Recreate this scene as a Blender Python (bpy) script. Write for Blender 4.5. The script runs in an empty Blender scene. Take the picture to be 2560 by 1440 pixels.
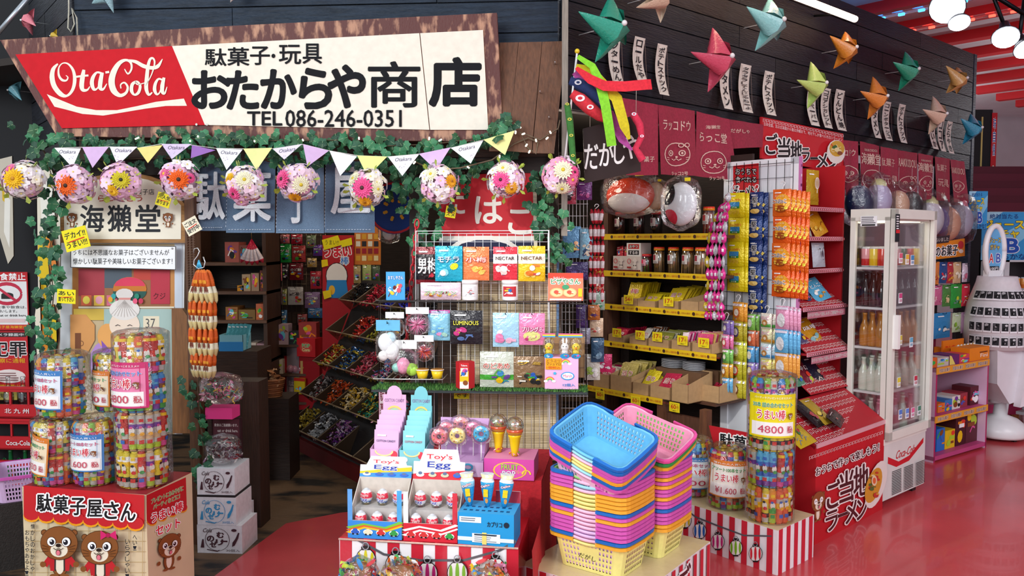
import bpy, math, random
from mathutils import Vector, Matrix, noise
from math import sin, cos, pi, radians, atan2, hypot
SC = bpy.context.scene; COL = SC.collection
# ---------------- camera, world, lights, exposure ----------------
CH = 1.6; FPX = 2000.0; PIT = math.atan(120/FPX)
cam = bpy.data.cameras.new('camera'); co = bpy.data.objects.new('camera', cam); COL.objects.link(co)
co.location = (0, 0, CH); co.rotation_euler = (pi/2-PIT, 0, 0)
cam.lens = 36*FPX/2560; cam.sensor_width = 36; cam.clip_end = 200; SC.camera = co
SC.view_settings.view_transform = 'Standard'; SC.view_settings.look = 'None'
SC.view_settings.gamma = 1; SC.view_settings.use_curve_mapping = False; SC.view_settings.exposure = 0.33
SC.cycles.transparent_max_bounces = 24; SC.cycles.max_bounces = 7
wd = bpy.data.worlds.new('hall'); SC.world = wd; wd.use_nodes = True
bg = wd.node_tree.nodes['Background']; bg.inputs[0].default_value = (0.86, 0.93, 1.0, 1); bg.inputs[1].default_value = 0.66
def light(kind, loc, target, power, color=(1, 1, 1), size=1, name='light', **k):
    l = bpy.data.lights.new(name, kind); l.energy = power; l.color = color
    if kind == 'AREA': l.shape = 'RECTANGLE'; l.size = size; l.size_y = k.get('sy', size)
    elif kind == 'SPOT': l.spot_size = radians(k.get('ang', 40)); l.spot_blend = k.get('blend', .5); l.shadow_soft_size = size
    elif kind == 'SUN': l.angle = size
    else: l.shadow_soft_size = size
    o = bpy.data.objects.new(name, l); COL.objects.link(o); o.location = loc
    d = Vector(target)-Vector(loc); o.rotation_euler = d.to_track_quat('-Z', 'Y').to_euler(); return o
light('AREA', (-4.5, -3.5, 4.2), (-.3, 4.3, 1.3), 330, (.93, .97, 1), 5, 'entrance_daylight', sy=3)
light('AREA', (4.5, -1.5, 4.3), (2.2, 5.5, 1.2), 170, (.93, .95, 1), 3, 'hall_daylight', sy=3)
light('POINT', (6.2, 8.4, 2.9), (0, 0, 0), 26, (.95, .96, 1), .08, 'ceiling_fill')  # unseen point lights, here and next, added to brighten the red ceiling beams
light('POINT', (5.6, 12, 2.8), (0, 0, 0), 40, (.95, .96, 1), .08, 'ceiling_fill')
light('SPOT', (-2.4, -2.2, 4.6), (.02, 3.75, .95), 620, (1, .97, .92), .10, 'sun_patch_spot', ang=17, blend=.45)  # spot added behind the camera for the sun patch on the rack
light('POINT', (-1.3, 5.6, 2.25), (0, 0, 0), 16, (1, .85, .66), .12, 'shop_fill')  # unseen fill lights, here and below, added to keep the shop inside visible
light('POINT', (-2.0, 7.0, 2.25), (0, 0, 0), 13, (1, .85, .66), .12, 'shop_fill')
light('POINT', (.9, 6.2, 2.3), (0, 0, 0), 12, (1, .86, .7), .12, 'shop_fill')
light('POINT', (.2, 4.85, 2.1), (0, 0, 0), 7, (1, .86, .7), .1, 'shop_fill')

# ---------------- placing ----------------
_c, _s = cos(PIT), sin(PIT)
def ray(px, py):
    a = (px-1280)/FPX; b = -(py-720)/FPX
    return (a, _c+_s*b, -_s+_c*b)
def P(px, py, Y):                                   # point of a sight line at depth Y
    r = ray(px, py); t = Y/r[1]; return Vector((r[0]*t, Y, CH+r[2]*t))
def G(px, py, z=0):                                 # point of a sight line at height z
    r = ray(px, py); t = (z-CH)/r[2]; return Vector((r[0]*t, r[1]*t, z))
class F:                                            # vertical plane: origin, yaw; u along, d outward, z up
    def __init__(s, x, y, deg): s.o = Vector((x, y, 0)); s.a = radians(deg); s.ux = Vector((cos(s.a), sin(s.a), 0)); s.n = Vector((sin(s.a), -cos(s.a), 0))
    def w(s, u, d, z): return s.o+s.ux*u+s.n*d+Vector((0, 0, z))
    def p(s, px, py, d=0):
        r = Vector(ray(px, py)); o = s.o+s.n*d; t = (o-Vector((0, 0, 0))).dot(s.n)/r.dot(s.n); q = r*t+Vector((0, 0, CH))
        return (q-o).dot(s.ux), q.z
    def box(s, x0, y0, x1, y1, d=0):                # pixel rectangle on the plane -> centre u, bottom z, width, height
        a = s.p(x0, (y0+y1)/2, d)[0]; b = s.p(x1, (y0+y1)/2, d)[0]; xm = (x0+x1)/2
        return (a+b)/2, s.p(xm, y1, d)[1], b-a, s.p(xm, y0, d)[1]-s.p(xm, y1, d)[1]
    def at(s, x0, y0, x1, y1, d=0):
        u, z, w, h = s.box(x0, y0, x1, y1, d); return s.w(u, d, z), s.a, w, h
FA = F(0, 4.10, -4); CU = FA.p(1395, 300)[0]; _q = FA.w(CU, 0, 0)
RW = F(_q.x, _q.y, 41); LU = FA.p(195, 100)[0]; _q = FA.w(LU, 0, 0); LW = F(_q.x, _q.y, -50)

# ---------------- colour ----------------
def lin(c): return c/12.92 if c <= .04045 else ((c+.055)/1.055)**2.4
_cc = {}
def C(h):
    if isinstance(h, tuple): return h
    if h not in _cc: _cc[h] = tuple(lin(int(h[i:i+2], 16)/255) for i in (0, 2, 4))+(1,)
    return _cc[h]
# ---------------- materials ----------------
MATS = {}
def mat(name, col=None, rough=.5, metal=0, ns=0, na=0, bump=0, bs=40, stretch=(1, 1, 1), trans=0, emit=0, alpha=1, col2=None, thr=None, coat=0, kind=None, spec=.5):
    m = bpy.data.materials.new(name); m.use_nodes = True; N = m.node_tree.nodes; K = m.node_tree.links; b = N['Principled BSDF']; MATS[name] = m
    b.inputs['Roughness'].default_value = rough; b.inputs['Metallic'].default_value = metal
    b.inputs['Coat Weight'].default_value = coat; b.inputs['Specular IOR Level'].default_value = spec
    if col is None: n = N.new('ShaderNodeVertexColor'); n.layer_name = 'Col'; c = n.outputs[0]
    elif col == 'OBJ': n = N.new('ShaderNodeObjectInfo'); c = n.outputs['Color']
    else: n = N.new('ShaderNodeRGB'); n.outputs[0].default_value = C(col); c = n.outputs[0]
    tc = N.new('ShaderNodeTexCoord'); mp = N.new('ShaderNodeMapping'); mp.inputs['Scale'].default_value = stretch; K.new(tc.outputs['Object'], mp.inputs[0])
    if ns:
        t = N.new('ShaderNodeTexNoise'); t.inputs['Scale'].default_value = ns; t.inputs['Detail'].default_value = 6; K.new(mp.outputs[0], t.inputs[0])
        mx = N.new('ShaderNodeMix'); mx.data_type = 'RGBA'
        if thr:
            rp = N.new('ShaderNodeValToRGB'); rp.color_ramp.elements[0].position = thr[0]; rp.color_ramp.elements[1].position = thr[1]
            K.new(t.outputs[0], rp.inputs[0]); K.new(rp.outputs[0], mx.inputs[0]); K.new(c, mx.inputs[6]); mx.inputs[7].default_value = C(col2)
        else:
            mr = N.new('ShaderNodeMapRange'); mr.inputs[1].default_value = .3; mr.inputs[2].default_value = .7; mr.inputs[3].default_value = 1-na; mr.inputs[4].default_value = 1+na*.6
            K.new(t.outputs[0], mr.inputs[0]); mx.blend_type = 'MULTIPLY'; mx.inputs[0].default_value = 1; K.new(c, mx.inputs[6]); K.new(mr.outputs[0], mx.inputs[7])
        c = mx.outputs[2]
    K.new(c, b.inputs['Base Color'])
    if bump:
        t2 = N.new('ShaderNodeTexNoise'); t2.inputs['Scale'].default_value = bs; t2.inputs['Detail'].default_value = 3; K.new(mp.outputs[0], t2.inputs[0])
        bp = N.new('ShaderNodeBump'); bp.inputs['Strength'].default_value = bump; bp.inputs['Distance'].default_value = .01; K.new(t2.outputs[0], bp.inputs['Height']); K.new(bp.outputs[0], b.inputs['Normal'])
    if emit: K.new(c, b.inputs['Emission Color']); b.inputs['Emission Strength'].default_value = emit
    if kind == 'film':
        o = N['Material Output']; tr = N.new('ShaderNodeBsdfTransparent'); gl = N.new('ShaderNodeBsdfGlossy'); gl.inputs['Roughness'].default_value = rough
        lw = N.new('ShaderNodeLayerWeight'); lw.inputs[0].default_value = .35; ms = N.new('ShaderNodeMixShader'); ma = N.new('ShaderNodeMath'); ma.operation = 'MULTIPLY_ADD'
        ma.inputs[1].default_value = .6; ma.inputs[2].default_value = alpha; K.new(lw.outputs[0], ma.inputs[0]); K.new(ma.outputs[0], ms.inputs[0])
        K.new(tr.outputs[0], ms.inputs[1]); K.new(gl.outputs[0], ms.inputs[2]); K.new(c, gl.inputs[0]); K.new(ms.outputs[0], o.inputs[0])
        if bump: K.new(bp.outputs[0], gl.inputs['Normal']); K.new(bp.outputs[0], lw.inputs['Normal'])
    m.diffuse_color = C(col) if col and col != 'OBJ' else (.5, .5, .5, 1)
    return m
mat('print', rough=.5, ns=9, na=.05, spec=.25); mat('paper', rough=.75, ns=30, na=.06, spec=.15); mat('foil', rough=.24, metal=.15, ns=20, na=.08, bump=.5, bs=60)
mat('metalfoil', rough=.16, metal=.75, bump=.5, bs=90, ns=20, na=.1); mat('plastic', rough=.3, ns=12, na=.04); mat('gloss', rough=.12, ns=10, na=.04, coat=.4)
mat('metal', rough=.3, metal=.8, ns=30, na=.1); mat('cloth', rough=.85, ns=80, na=.18, bump=.3, bs=300); mat('basket', 'OBJ', rough=.42, ns=40, na=.07)
mat('wood', rough=.6, ns=6, na=.32, bump=.25, bs=10, stretch=(1.5, 14, 14)); mat('woodv', rough=.6, ns=6, na=.32, bump=.25, bs=10, stretch=(14, 14, 1.5))
mat('plank', spec=.3, rough=.55, ns=5, na=.45, bump=.5, bs=12, stretch=(1.2, 10, 13)); mat('card', rough=.8, ns=40, na=.1)
mat('rust', '5b2d28', rough=.6, ns=16, bump=.4, bs=60, thr=(.5, .63), col2='b98a6e', stretch=(1.6, 1, .6)); mat('leaf', rough=.45, ns=60, na=.25, bump=.2, bs=80)
mat('petal', rough=.6, ns=80, na=.1); mat('denim', rough=.9, ns=300, na=.25, bump=.3, bs=400); mat('bamboo', rough=.6, ns=30, na=.2, stretch=(.3, 5, 12))
mat('redfloor', 'c8464b', rough=.25, ns=2.2, na=.16, bump=.04, bs=6, coat=.25); mat('brownfloor', '6b5138', rough=.6, ns=2.4, thr=(.47, .6), col2='15110f', bump=.3, bs=15, stretch=(1, 2.2, 1))
mat('film', 'ffffff', rough=.09, alpha=.035, kind='film', bump=.8, bs=38); mat('glass', 'ffffff', rough=.02, alpha=.03, kind='film'); mat('lens', 'f4f8ff', emit=14)
mat('tube', 'ffd9b4', emit=7); mat('led', '2f9dff', emit=5); mat('ledr', 'ff4030', emit=4); mat('grass', rough=.8, ns=60, na=.35)
mat('candy', rough=.16, ns=14, na=.35, coat=.5); mat('wall', rough=.8, ns=3, na=.06); mat('bulb', 'fff2d8', emit=2.5); mat('vinyl', rough=.2, ns=6, na=.06, bump=.35, bs=14, coat=.3)
# ---------------- mesh builder ----------------
_tc = {}
def tmesh(s, off):
    k = (s, off)
    if k not in _tc:
        c = bpy.data.curves.new('t', 'FONT'); c.body = s; c.size = 1; c.offset = off; c.resolution_u = 1 if len(s) > 12 else (4 if len(s) == 1 else 2)
        o = bpy.data.objects.new('t', c); m = o.to_mesh(); vs = [(v.co.x, v.co.y) for v in m.vertices]; fs = [tuple(p.vertices) for p in m.polygons]
        o.to_mesh_clear(); bpy.data.objects.remove(o); bpy.data.curves.remove(c); _tc[k] = (vs, fs)
    return _tc[k]
class MB:
    def __init__(s, col='ffffff'): s.v = []; s.f = []; s.c = []; s.sm = []; s.mm = []; s.T = None; s.A = None; s.surf = None; s.y = 0.0; s.L = 0; s.eps = .0003; s.m = None; s.e2 = 0
    def raw(s, vs, fs, col, sm=False):
        n = len(s.v); T = s.T; s.v += [tuple(T@Vector(v)) for v in vs] if T else [tuple(v) for v in vs]
        for f in fs: s.f.append([n+i for i in f]); s.c.append(col); s.sm.append(sm); s.mm.append(s.m)
        return s
    def box(s, x0, x1, y0, y1, z0, z1, col, cols=None):
        v = [(x, y, z) for z in (z0, z1) for y in (y0, y1) for x in (x0, x1)]
        f = [(0, 1, 5, 4), (1, 3, 7, 5), (3, 2, 6, 7), (2, 0, 4, 6), (4, 5, 7, 6), (0, 2, 3, 1)]  # front, right, back, left, top, bottom
        if cols:
            n = len(s.v); s.raw(v, [], col)
            for k, q in enumerate(f): s.f.append([n+i for i in q]); s.c.append(cols.get('frblto'[k], col)); s.sm.append(False); s.mm.append(s.m)
            return s
        return s.raw(v, f, col)
    def cbox(s, x, y, z, w, d, h, col): return s.box(x-w/2, x+w/2, y-d/2, y+d/2, z, z+h, col)
    def prism(s, pts, y0, y1, col, side=None):
        n = len(pts); v = [(x, y0, z) for x, z in pts]+[(x, y1, z) for x, z in pts]
        s.raw(v, [list(range(n)), list(range(2*n-1, n-1, -1))], col)
        return s.raw(v, [(i, i+n, (i+1) % n+n, (i+1) % n) for i in range(n)], side or col)
    def tube(s, pts, r, col, n=6, cap=True, sm=True):
        pts = [Vector(p) for p in pts]; V = []; Fc = []; m = len(pts); rr = r if isinstance(r, (list, tuple)) else [r]*m
        for i, p in enumerate(pts):
            t = (pts[min(i+1, m-1)]-pts[max(i-1, 0)]).normalized(); a = t.orthogonal() if i == 0 else (pa-t*pa.dot(t)); a.normalize(); pa = a; b = t.cross(a)
            for k in range(n): q = 2*pi*k/n; V.append(p+(a*cos(q)+b*sin(q))*rr[i])
        for i in range(m-1):
            for k in range(n): Fc.append((i*n+k, i*n+(k+1) % n, (i+1)*n+(k+1) % n, (i+1)*n+k))
        if cap: Fc.append(tuple(range(n-1, -1, -1))); Fc.append(tuple((m-1)*n+k for k in range(n)))
        return s.raw(V, Fc, col, sm)
    def lathe(s, prof, col, n=16, c=(0, 0, 0), sm=True, cols=None, sx=1, sy=1):
        V = []
        for r, z in prof:
            for k in range(n): q = 2*pi*k/n; V.append((c[0]+r*cos(q)*sx, c[1]+r*sin(q)*sy, c[2]+z))
        b = len(s.v); s.raw(V, [], col)
        for i in range(len(prof)-1):
            for k in range(n):
                s.f.append([b+i*n+k, b+i*n+(k+1) % n, b+(i+1)*n+(k+1) % n, b+(i+1)*n+k]); s.c.append(cols[i] if cols else col); s.sm.append(sm); s.mm.append(s.m)
        s.f.append([b+k for k in range(n-1, -1, -1)]); s.c.append(cols[0] if cols else col); s.sm.append(False); s.mm.append(s.m)
        s.f.append([b+(len(prof)-1)*n+k for k in range(n)]); s.c.append(cols[-1] if cols else col); s.sm.append(False); s.mm.append(s.m)
        return s
    def ball(s, c, r, col, n=12, m=8, sc=(1, 1, 1)):
        pr = [(max(1e-4, r*sin(pi*i/m)), -r*cos(pi*i/m)) for i in range(m+1)]
        V = [(c[0]+a*cos(2*pi*k/n)*sc[0], c[1]+a*sin(2*pi*k/n)*sc[1], c[2]+z*sc[2]) for a, z in pr for k in range(n)]
        return s.raw(V, [(i*n+k, i*n+(k+1) % n, (i+1)*n+(k+1) % n, (i+1)*n+k) for i in range(m) for k in range(n)], col, True)
    # flat print on the front (-Y) side
    def _2(s, pts, fs, col, step=True):
        if step: s.L += 1
        if s.A: pts = [s.A(x, z) for x, z in pts]
        y = -s.L*s.eps-s.e2
        if s.surf: return s.raw([(x, s.surf(x, z)+y*2.2, z) for x, z in pts], fs, col)
        return s.raw([(x, s.y+y, z) for x, z in pts], fs, col)
    def fit(s, x0, z0, w, h): s.A = lambda x, z: (x0+x*w, z0+z*h); return s
    def P2(s, pts, col): return s._2(pts, [list(range(len(pts)))], col)
    def R2(s, x0, z0, x1, z1, col, nx=1, nz=1):
        if s.surf and nx == 1: nx, nz = 7, 7
        v = [(x0+(x1-x0)*i/nx, z0+(z1-z0)*j/nz) for j in range(nz+1) for i in range(nx+1)]
        return s._2(v, [(j*(nx+1)+i, j*(nx+1)+i+1, (j+1)*(nx+1)+i+1, (j+1)*(nx+1)+i) for j in range(nz) for i in range(nx)], col)
    def E2(s, cx, cz, rx, rz, col, n=14, a=0, b=2*pi, rot=0):
        cr, sr = cos(rot), sin(rot); v = [(cx, cz)]
        for k in range(n+1):
            q = a+(b-a)*k/n; x, z = rx*cos(q), rz*sin(q); v.append((cx+x*cr-z*sr, cz+x*sr+z*cr))
        return s._2(v, [(0, k+1, k+2) for k in range(n)], col)
    def S2(s, pts, w, col):
        n = len(pts); ws = w if isinstance(w, (list, tuple)) else [w]*n; v = []
        for i, (x, z) in enumerate(pts):
            a = pts[max(i-1, 0)]; b = pts[min(i+1, n-1)]; dx, dz = b[0]-a[0], b[1]-a[1]; l = hypot(dx, dz) or 1; nx, nz = -dz/l*ws[i]/2, dx/l*ws[i]/2
            v += [(x+nx, z+nz), (x-nx, z-nz)]
        return s._2(v, [(2*i, 2*i+2, 2*i+3, 2*i+1) for i in range(n-1)], col)
    def K2(s, pts, ws, col, n=4):                        # smooth stroke through the points
        P_, W_ = [], []; m = len(pts)
        if not isinstance(ws, list): ws = [ws]*m
        for i in range(m-1):
            a, b, c, d = pts[max(0, i-1)], pts[i], pts[i+1], pts[min(m-1, i+2)]
            for k in range(n):
                t = k/n; P_.append(tuple(.5*(2*b[j]+(c[j]-a[j])*t+(2*a[j]-5*b[j]+4*c[j]-d[j])*t*t+(3*b[j]-a[j]-3*c[j]+d[j])*t**3) for j in (0, 1))); W_.append(ws[i]*(1-t)+ws[i+1]*t)
        P_.append(pts[-1]); W_.append(ws[-1]); return s.S2(P_, W_, col)
    def O2(s, cx, cz, rx, rz, w, col, n=20, a=0, b=2*pi): return s.S2([(cx+rx*cos(a+(b-a)*k/n), cz+rz*sin(a+(b-a)*k/n)) for k in range(n+1)], w, col)
    def T2(s, t, cx, cz, w, h, col, bold=.015, out=None, ow=.07, out2=None, ow2=.12, rot=0, shear=0, vs=0):
        v0, _ = tmesh(t, 0)
        if not v0: return s
        xs = [p[0] for p in v0]; ys = [p[1] for p in v0]; bx, by = min(xs), min(ys); bw, bh = max(xs)-bx or 1, max(ys)-by or 1
        if h is None: h = w*bh/bw
        if w is None: w = h*bw/bh
        cr, sr = cos(rot), sin(rot)
        v, f = tmesh(t, 0); base = [(((x-bx)/bw-.5)*w, ((y-by)/bh-.5)*h) for x, y in v]; H_ = abs(h) if len(t) < 3 or abs(w) > abs(h) else abs(w)/max(1, len(t)); H_ = min(H_, abs(w)/len(t)*1.5 if len(t) > 1 else 1.3*abs(w))
        def put(rad, k, c):
            ds = [(rad*cos(2*pi*i/k+.4), rad*sin(2*pi*i/k+.4)) for i in range(k)] if rad else [(0, 0)]; step = True
            di = 0
            for dx, dz in ds:
                q = []
                for a, b in base:
                    a += dx+b*shear; b += dz; q.append((cx+a*cr-b*sr, cz+a*sr+b*cr+a*vs))
                s.e2 = di*.00004; s._2(q, f, c, step); step = False; di += 1
        if out2: put(ow2*H_*1.15, 8, out2)
        if out: put(ow*H_*1.15, 8, out)
        s.e2 = 0
        if bold > .012: put(bold*H_*.9*(1.35 if bold > .03 else 1), 10 if bold > .03 else 5, col)
        else: put(0, 1, col)
        s.e2 = 0; return s
    def V2(s, t, cx, z1, w, h, col, **k):            # vertical writing
        n = len(t); hh = h/n
        for i, ch in enumerate(t):
            if ch != ' ': s.T2(ch, cx, z1-hh*(i+.5), w, hh*.82 if ch not in 'ー一、・！' else hh*(.8 if ch == '！' else .25), col, **k)
        return s
_mc = {}
def build(name, mb, m='print', parent=None, loc=None, rz=0, smooth=None):
    me = bpy.data.meshes.new(name); me.from_pydata(mb.v, [], mb.f)
    names = []; idx = []
    for k in mb.mm:
        k = k or m
        if k not in names: names.append(k)
        idx.append(names.index(k))
    for k in names or [m]: me.materials.append(MATS[k])
    if len(names) > 1: me.polygons.foreach_set('material_index', idx)
    ca = me.color_attributes.new('Col', 'FLOAT_COLOR', 'CORNER'); buf = []
    for p, c in zip(mb.f, mb.c): buf.extend(C(c)*len(p))
    ca.data.foreach_set('color', buf); me.polygons.foreach_set('use_smooth', mb.sm); me.update()
    return link(name, me, parent, loc, rz)
def link(name, me, parent=None, loc=None, rz=0):
    o = bpy.data.objects.new(name, me); COL.objects.link(o)
    if parent: o.parent = parent
    if loc is not None: o.location = loc
    if isinstance(rz, (int, float)): o.rotation_euler = (0, 0, rz)
    else: o.rotation_euler = rz
    return o
def tag(o, label, cat, group=None, kind=None):
    if label: o['label'] = label
    if cat: o['category'] = cat
    if group: o['group'] = group
    if kind: o['kind'] = kind
    return o
def thing(name, label, cat, loc=(0, 0, 0), rz=0, group=None): return tag(link(name, None, None, loc, rz), label, cat, group)
def struct(name, label=None, loc=(0, 0, 0), rz=0):
    o = link(name, None, None, loc, rz); o['kind'] = 'structure'
    if label: o['label'] = label
    return o
def solo(name, mb, m, label, cat, loc=(0, 0, 0), rz=0, group=None, kind=None): return tag(build(name, mb, m, None, loc, rz), label, cat, group, kind)
def dup(o, loc=None, rz=None, label=None, parent=None, group=None):
    c = o.copy(); COL.objects.link(c)
    if parent is not None: c.parent = parent
    if loc is not None: c.location = loc
    if rz is not None: c.rotation_euler = rz if not isinstance(rz, (int, float)) else (0, 0, rz)
    if label: c['label'] = label
    if group: c['group'] = group
    for k in [x for x in o.children]: dup(k, parent=c)
    return c
ORD = ['first', 'second', 'third', 'fourth', 'fifth', 'sixth', 'seventh', 'eighth', 'ninth', 'tenth', 'eleventh', 'twelfth', 'thirteenth', 'fourteenth', 'fifteenth', 'sixteenth', 'seventeenth', 'eighteenth', 'nineteenth', 'twentieth']+['twenty-'+x for x in ('first', 'second', 'third', 'fourth', 'fifth', 'sixth', 'seventh', 'eighth', 'ninth')]
R = random.Random(7)
# ---------------- generators ----------------
def pillow(mb, w, h, d, col, nx=6, nz=8, crimp=.06, seed=0, z0=0, back=None):
    r = random.Random(seed); ph = r.uniform(0, 6); cz = crimp*h
    def f(x, z):
        u = max(-1, min(1, 2*x/w)); v = (z-z0-cz)/(h-2*cz); v = max(0, min(1, v))
        e = (1-u**4)*(1-(2*v-1)**4)
        return -(d/2*e*(1+.09*sin(9*u+ph+5*v)) + .0008 + .0015*sin(14*v+ph)*(e*(1-e))*3)
    V = []; B = []
    for j in range(nz+1):
        z = z0+h*j/nz
        for i in range(nx+1):
            x = -w/2+w*i/nx; y = f(x, z); V.append((x, y, z)); B.append((x, -y*.8, z))
    q = [(j*(nx+1)+i, j*(nx+1)+i+1, (j+1)*(nx+1)+i+1, (j+1)*(nx+1)+i) for j in range(nz) for i in range(nx)]
    mb.raw(V, q, col, True); mb.raw(B, [t[::-1] for t in q], back or col, True)
    def surf(x, z):
        return -(-f(x, z)) - .0012
    mb.surf = surf; mb.L = 0; mb.A = None
    return mb
PAL = ['e8402c', 'f5c518', '2f6fc4', '3fae4a', 'f28c1e', 'e0559a', 'ffffff', '7a3fa0', '6fd0e8', 'b5d334', '8a4a20', '1b1b20']
def busy(mb, x0, z0, x1, z1, n, rng, pal=None, s=.14):
    pal = pal or PAL; w, h = x1-x0, z1-z0
    for i in range(n):
        a = rng.uniform(s, s*2)*min(w, h); b = a*rng.uniform(.5, 1); cx = rng.uniform(x0+a, x1-a) if w > 2*a else (x0+x1)/2; cz = rng.uniform(z0+b, z1-b) if h > 2*b else (z0+z1)/2
        t = rng.random(); c = rng.choice(pal)
        if t < .55: mb.E2(cx, cz, a, b, c, 9, rot=rng.uniform(-.5, .5))
        elif t < .8: mb.R2(cx-a, cz-b*.4, cx+a, cz+b*.4, c)
        else: mb.S2([(cx-a, cz-b), (cx, cz+b*.6), (cx+a, cz)], a*.35, c)
    return mb
def lines2(mb, x0, x1, z1, n, gap, col, th=None, rng=R):                 # rows of tiny print
    th = th or gap*.45
    for i in range(n):
        z = z1-gap*i; mb.R2(x0, z-th, x0+(x1-x0)*rng.uniform(.7, 1), z, col)
def packet(w, h, d, col, title=None, tc='ffffff', out=None, seed=0, pal=None, n=6, band=None, m='foil', tz=.62, th=.16, food=None, **k):
    rng = random.Random(seed); mb = MB(); pillow(mb, w, h, d, col, seed=seed, **k)
    if band: mb.R2(-w*.5, h*band[1], w*.5, h*band[2], band[0])
    if food: mb.E2(0, h*.28, w*.34, h*.16, food, 14); busy(mb, -w*.3, h*.14, w*.3, h*.4, n, rng, pal, .12)
    elif n: busy(mb, -w*.42, h*.1, w*.42, h*.55, n, rng, pal)
    if title: mb.T2(title, 0, h*tz, w*.78, h*th, tc, .02, out, .08)
    mb.R2(-w*.35, h*.85, w*.0, h*.89, 'ffffff'); mb.surf = None
    return mb
def film_tube(r, h, n=20, seed=0, top=.3):
    mb = MB(); rng = random.Random(seed); pr = [(r*1.0, 0), (r*1.02, .01), (r*1.03, h*.3), (r*1.01, h*.6), (r*1.03, h), (r*.8, h+.012), (r*top, h+.02)]
    V = [((a+rng.uniform(-.002, .002))*cos(2*pi*k/n), (a+rng.uniform(-.002, .002))*sin(2*pi*k/n), z+rng.uniform(-.003, .003)) for a, z in pr for k in range(n)]
    mb.raw(V, [(i*n+k, i*n+(k+1) % n, (i+1)*n+(k+1) % n, (i+1)*n+k) for i in range(len(pr)-1) for k in range(n)], 'ffffff', True); return mb
def openbox(mb, w, d, h, t, col, inn=None, hb=None, hf=None):     # tray open on top, x centred, y 0..d (front at 0)
    hb = hb or h; hf = hf or h
    mb.box(-w/2, w/2, 0, t, 0, hf, col); mb.box(-w/2, w/2, d-t, d, 0, hb, col); mb.box(-w/2, w/2, 0, d, 0, t, inn or col)
    for x in (-w/2, w/2-t):
        mb.raw([(x, 0, 0), (x+t, 0, 0), (x+t, d, 0), (x, d, 0), (x, 0, hf), (x+t, 0, hf), (x+t, d, hb), (x, d, hb)], [(0, 1, 2, 3), (4, 7, 6, 5), (0, 4, 5, 1), (1, 5, 6, 2), (2, 6, 7, 3), (3, 7, 4, 0)], col)
    return mb
def otter(mb, s, bow=False, body=True, smile=False, coat=True):   # generic brown otter, unit square about 0,0, drawn with A set
    o = '4a2a14'; b = '8a5228'; cr = 'f3e6cf'
    if body:
        mb.E2(0, -.55, .24, .34, o); mb.E2(0, -.55, .22, .32, b); mb.E2(0, -.56, .12, .27, cr)
        if coat:
            for k in (-1, 1): mb.P2([(k*.1, -.3), (k*.3, -.33), (k*.46, -.55), (k*.34, -.64), (k*.27, -.55), (k*.25, -.74), (k*.11, -.74)], 'c4242c'); mb.S2([(k*.12, -.3), (k*.125, -.74)], .04, '3a3330')
        for k in (-1, 1): mb.E2(k*.44, -.56, .08, .08, b); mb.E2(k*.14, -.86, .12, .05, b)
    for k in (-1, 1): mb.E2(k*.4, .3, .09, .09, o); mb.E2(k*.4, .3, .07, .07, b)
    mb.E2(0, .02, .5, .46, o, 24); mb.E2(0, .02, .485, .445, b, 24)
    mb.E2(0, -.17, .23, .19, cr, 18)
    for k in (-1, 1):
        if smile: mb.E2(k*.2, .06, .12, .13, 'ffffff'); mb.S2([(k*.2-.06, .03), (k*.2, .1), (k*.2+.06, .03)], .03, o)
        else: mb.E2(k*.2, .06, .125, .135, o); mb.E2(k*.2, .06, .11, .12, 'ffffff'); mb.E2(k*.185, .05, .065, .075, '20202a'); mb.E2(k*.185-.02, .08, .022, .025, 'ffffff')
        for j in (-1, 0, 1): mb.S2([(k*.27, -.14+j*.05), (k*.44, -.12+j*.09)], .012, o)
    mb.E2(0, -.03, .07, .05, '2a1a14'); mb.S2([(-.13, -.1), (-.07, -.15), (0, -.1), (.07, -.15), (.13, -.1)], .018, o)
    mb.E2(0, -.22, .065, .085, o); mb.E2(0, -.23, .05, .07, 'e8788a')
    if bow:
        for k in (-1, 1): mb.P2([(.25, .37), (.25+k*.2, .5), (.27+k*.22, .24)], 'd4246c')
        mb.E2(.25, .37, .06, .06, 'b01850')
    return mb
def otter_face(mb, cx, cz, r, col, bow=False, w=.05):             # line drawing of an otter face, as printed on the curtains
    mb.O2(cx, cz, r, r*.95, w*r*2, col)
    for k in (-1, 1): mb.O2(cx+k*.42*r, cz+.1*r, .2*r, .22*r, w*r*2, col, 12); mb.E2(cx+k*.42*r, cz+.1*r, .08*r, .1*r, col, 8)
    for k in (-1, 1):
        mb.S2([(cx, cz-.35*r), (cx+k*.15*r, cz-.5*r), (cx+k*.35*r, cz-.38*r)], w*r*1.6, col)
        for j in (0, 1): mb.S2([(cx+k*.62*r, cz-(.3+.16*j)*r), (cx+k*.85*r, cz-(.25+.2*j)*r)], w*r*1.2, col)
    mb.E2(cx, cz-.22*r, .1*r, .08*r, col, 8)
    if bow:
        for k in (-1, 1): mb.O2(cx+.5*r+k*.2*r, cz+.75*r, .17*r, .17*r, w*r*1.6, col, 10)
    return mb
def hook(mb, r=.012, col='e8e8e8', t=.0018, z=0, drop=.03):
    pts = [(r*cos(a)-0, 0, z+drop+r*sin(a)) for a in [pi*1.1-i*.45 for i in range(8)]]+[(0, 0, z+drop*.2)]+[(-r*.9*sin(a), 0, z-r+r*cos(a)-.0) for a in (0, .9, 1.8, 2.6)][1:]
    return mb.tube(pts, t, col, 5)
def polymat(*a): return Matrix.Translation(a)
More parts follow.
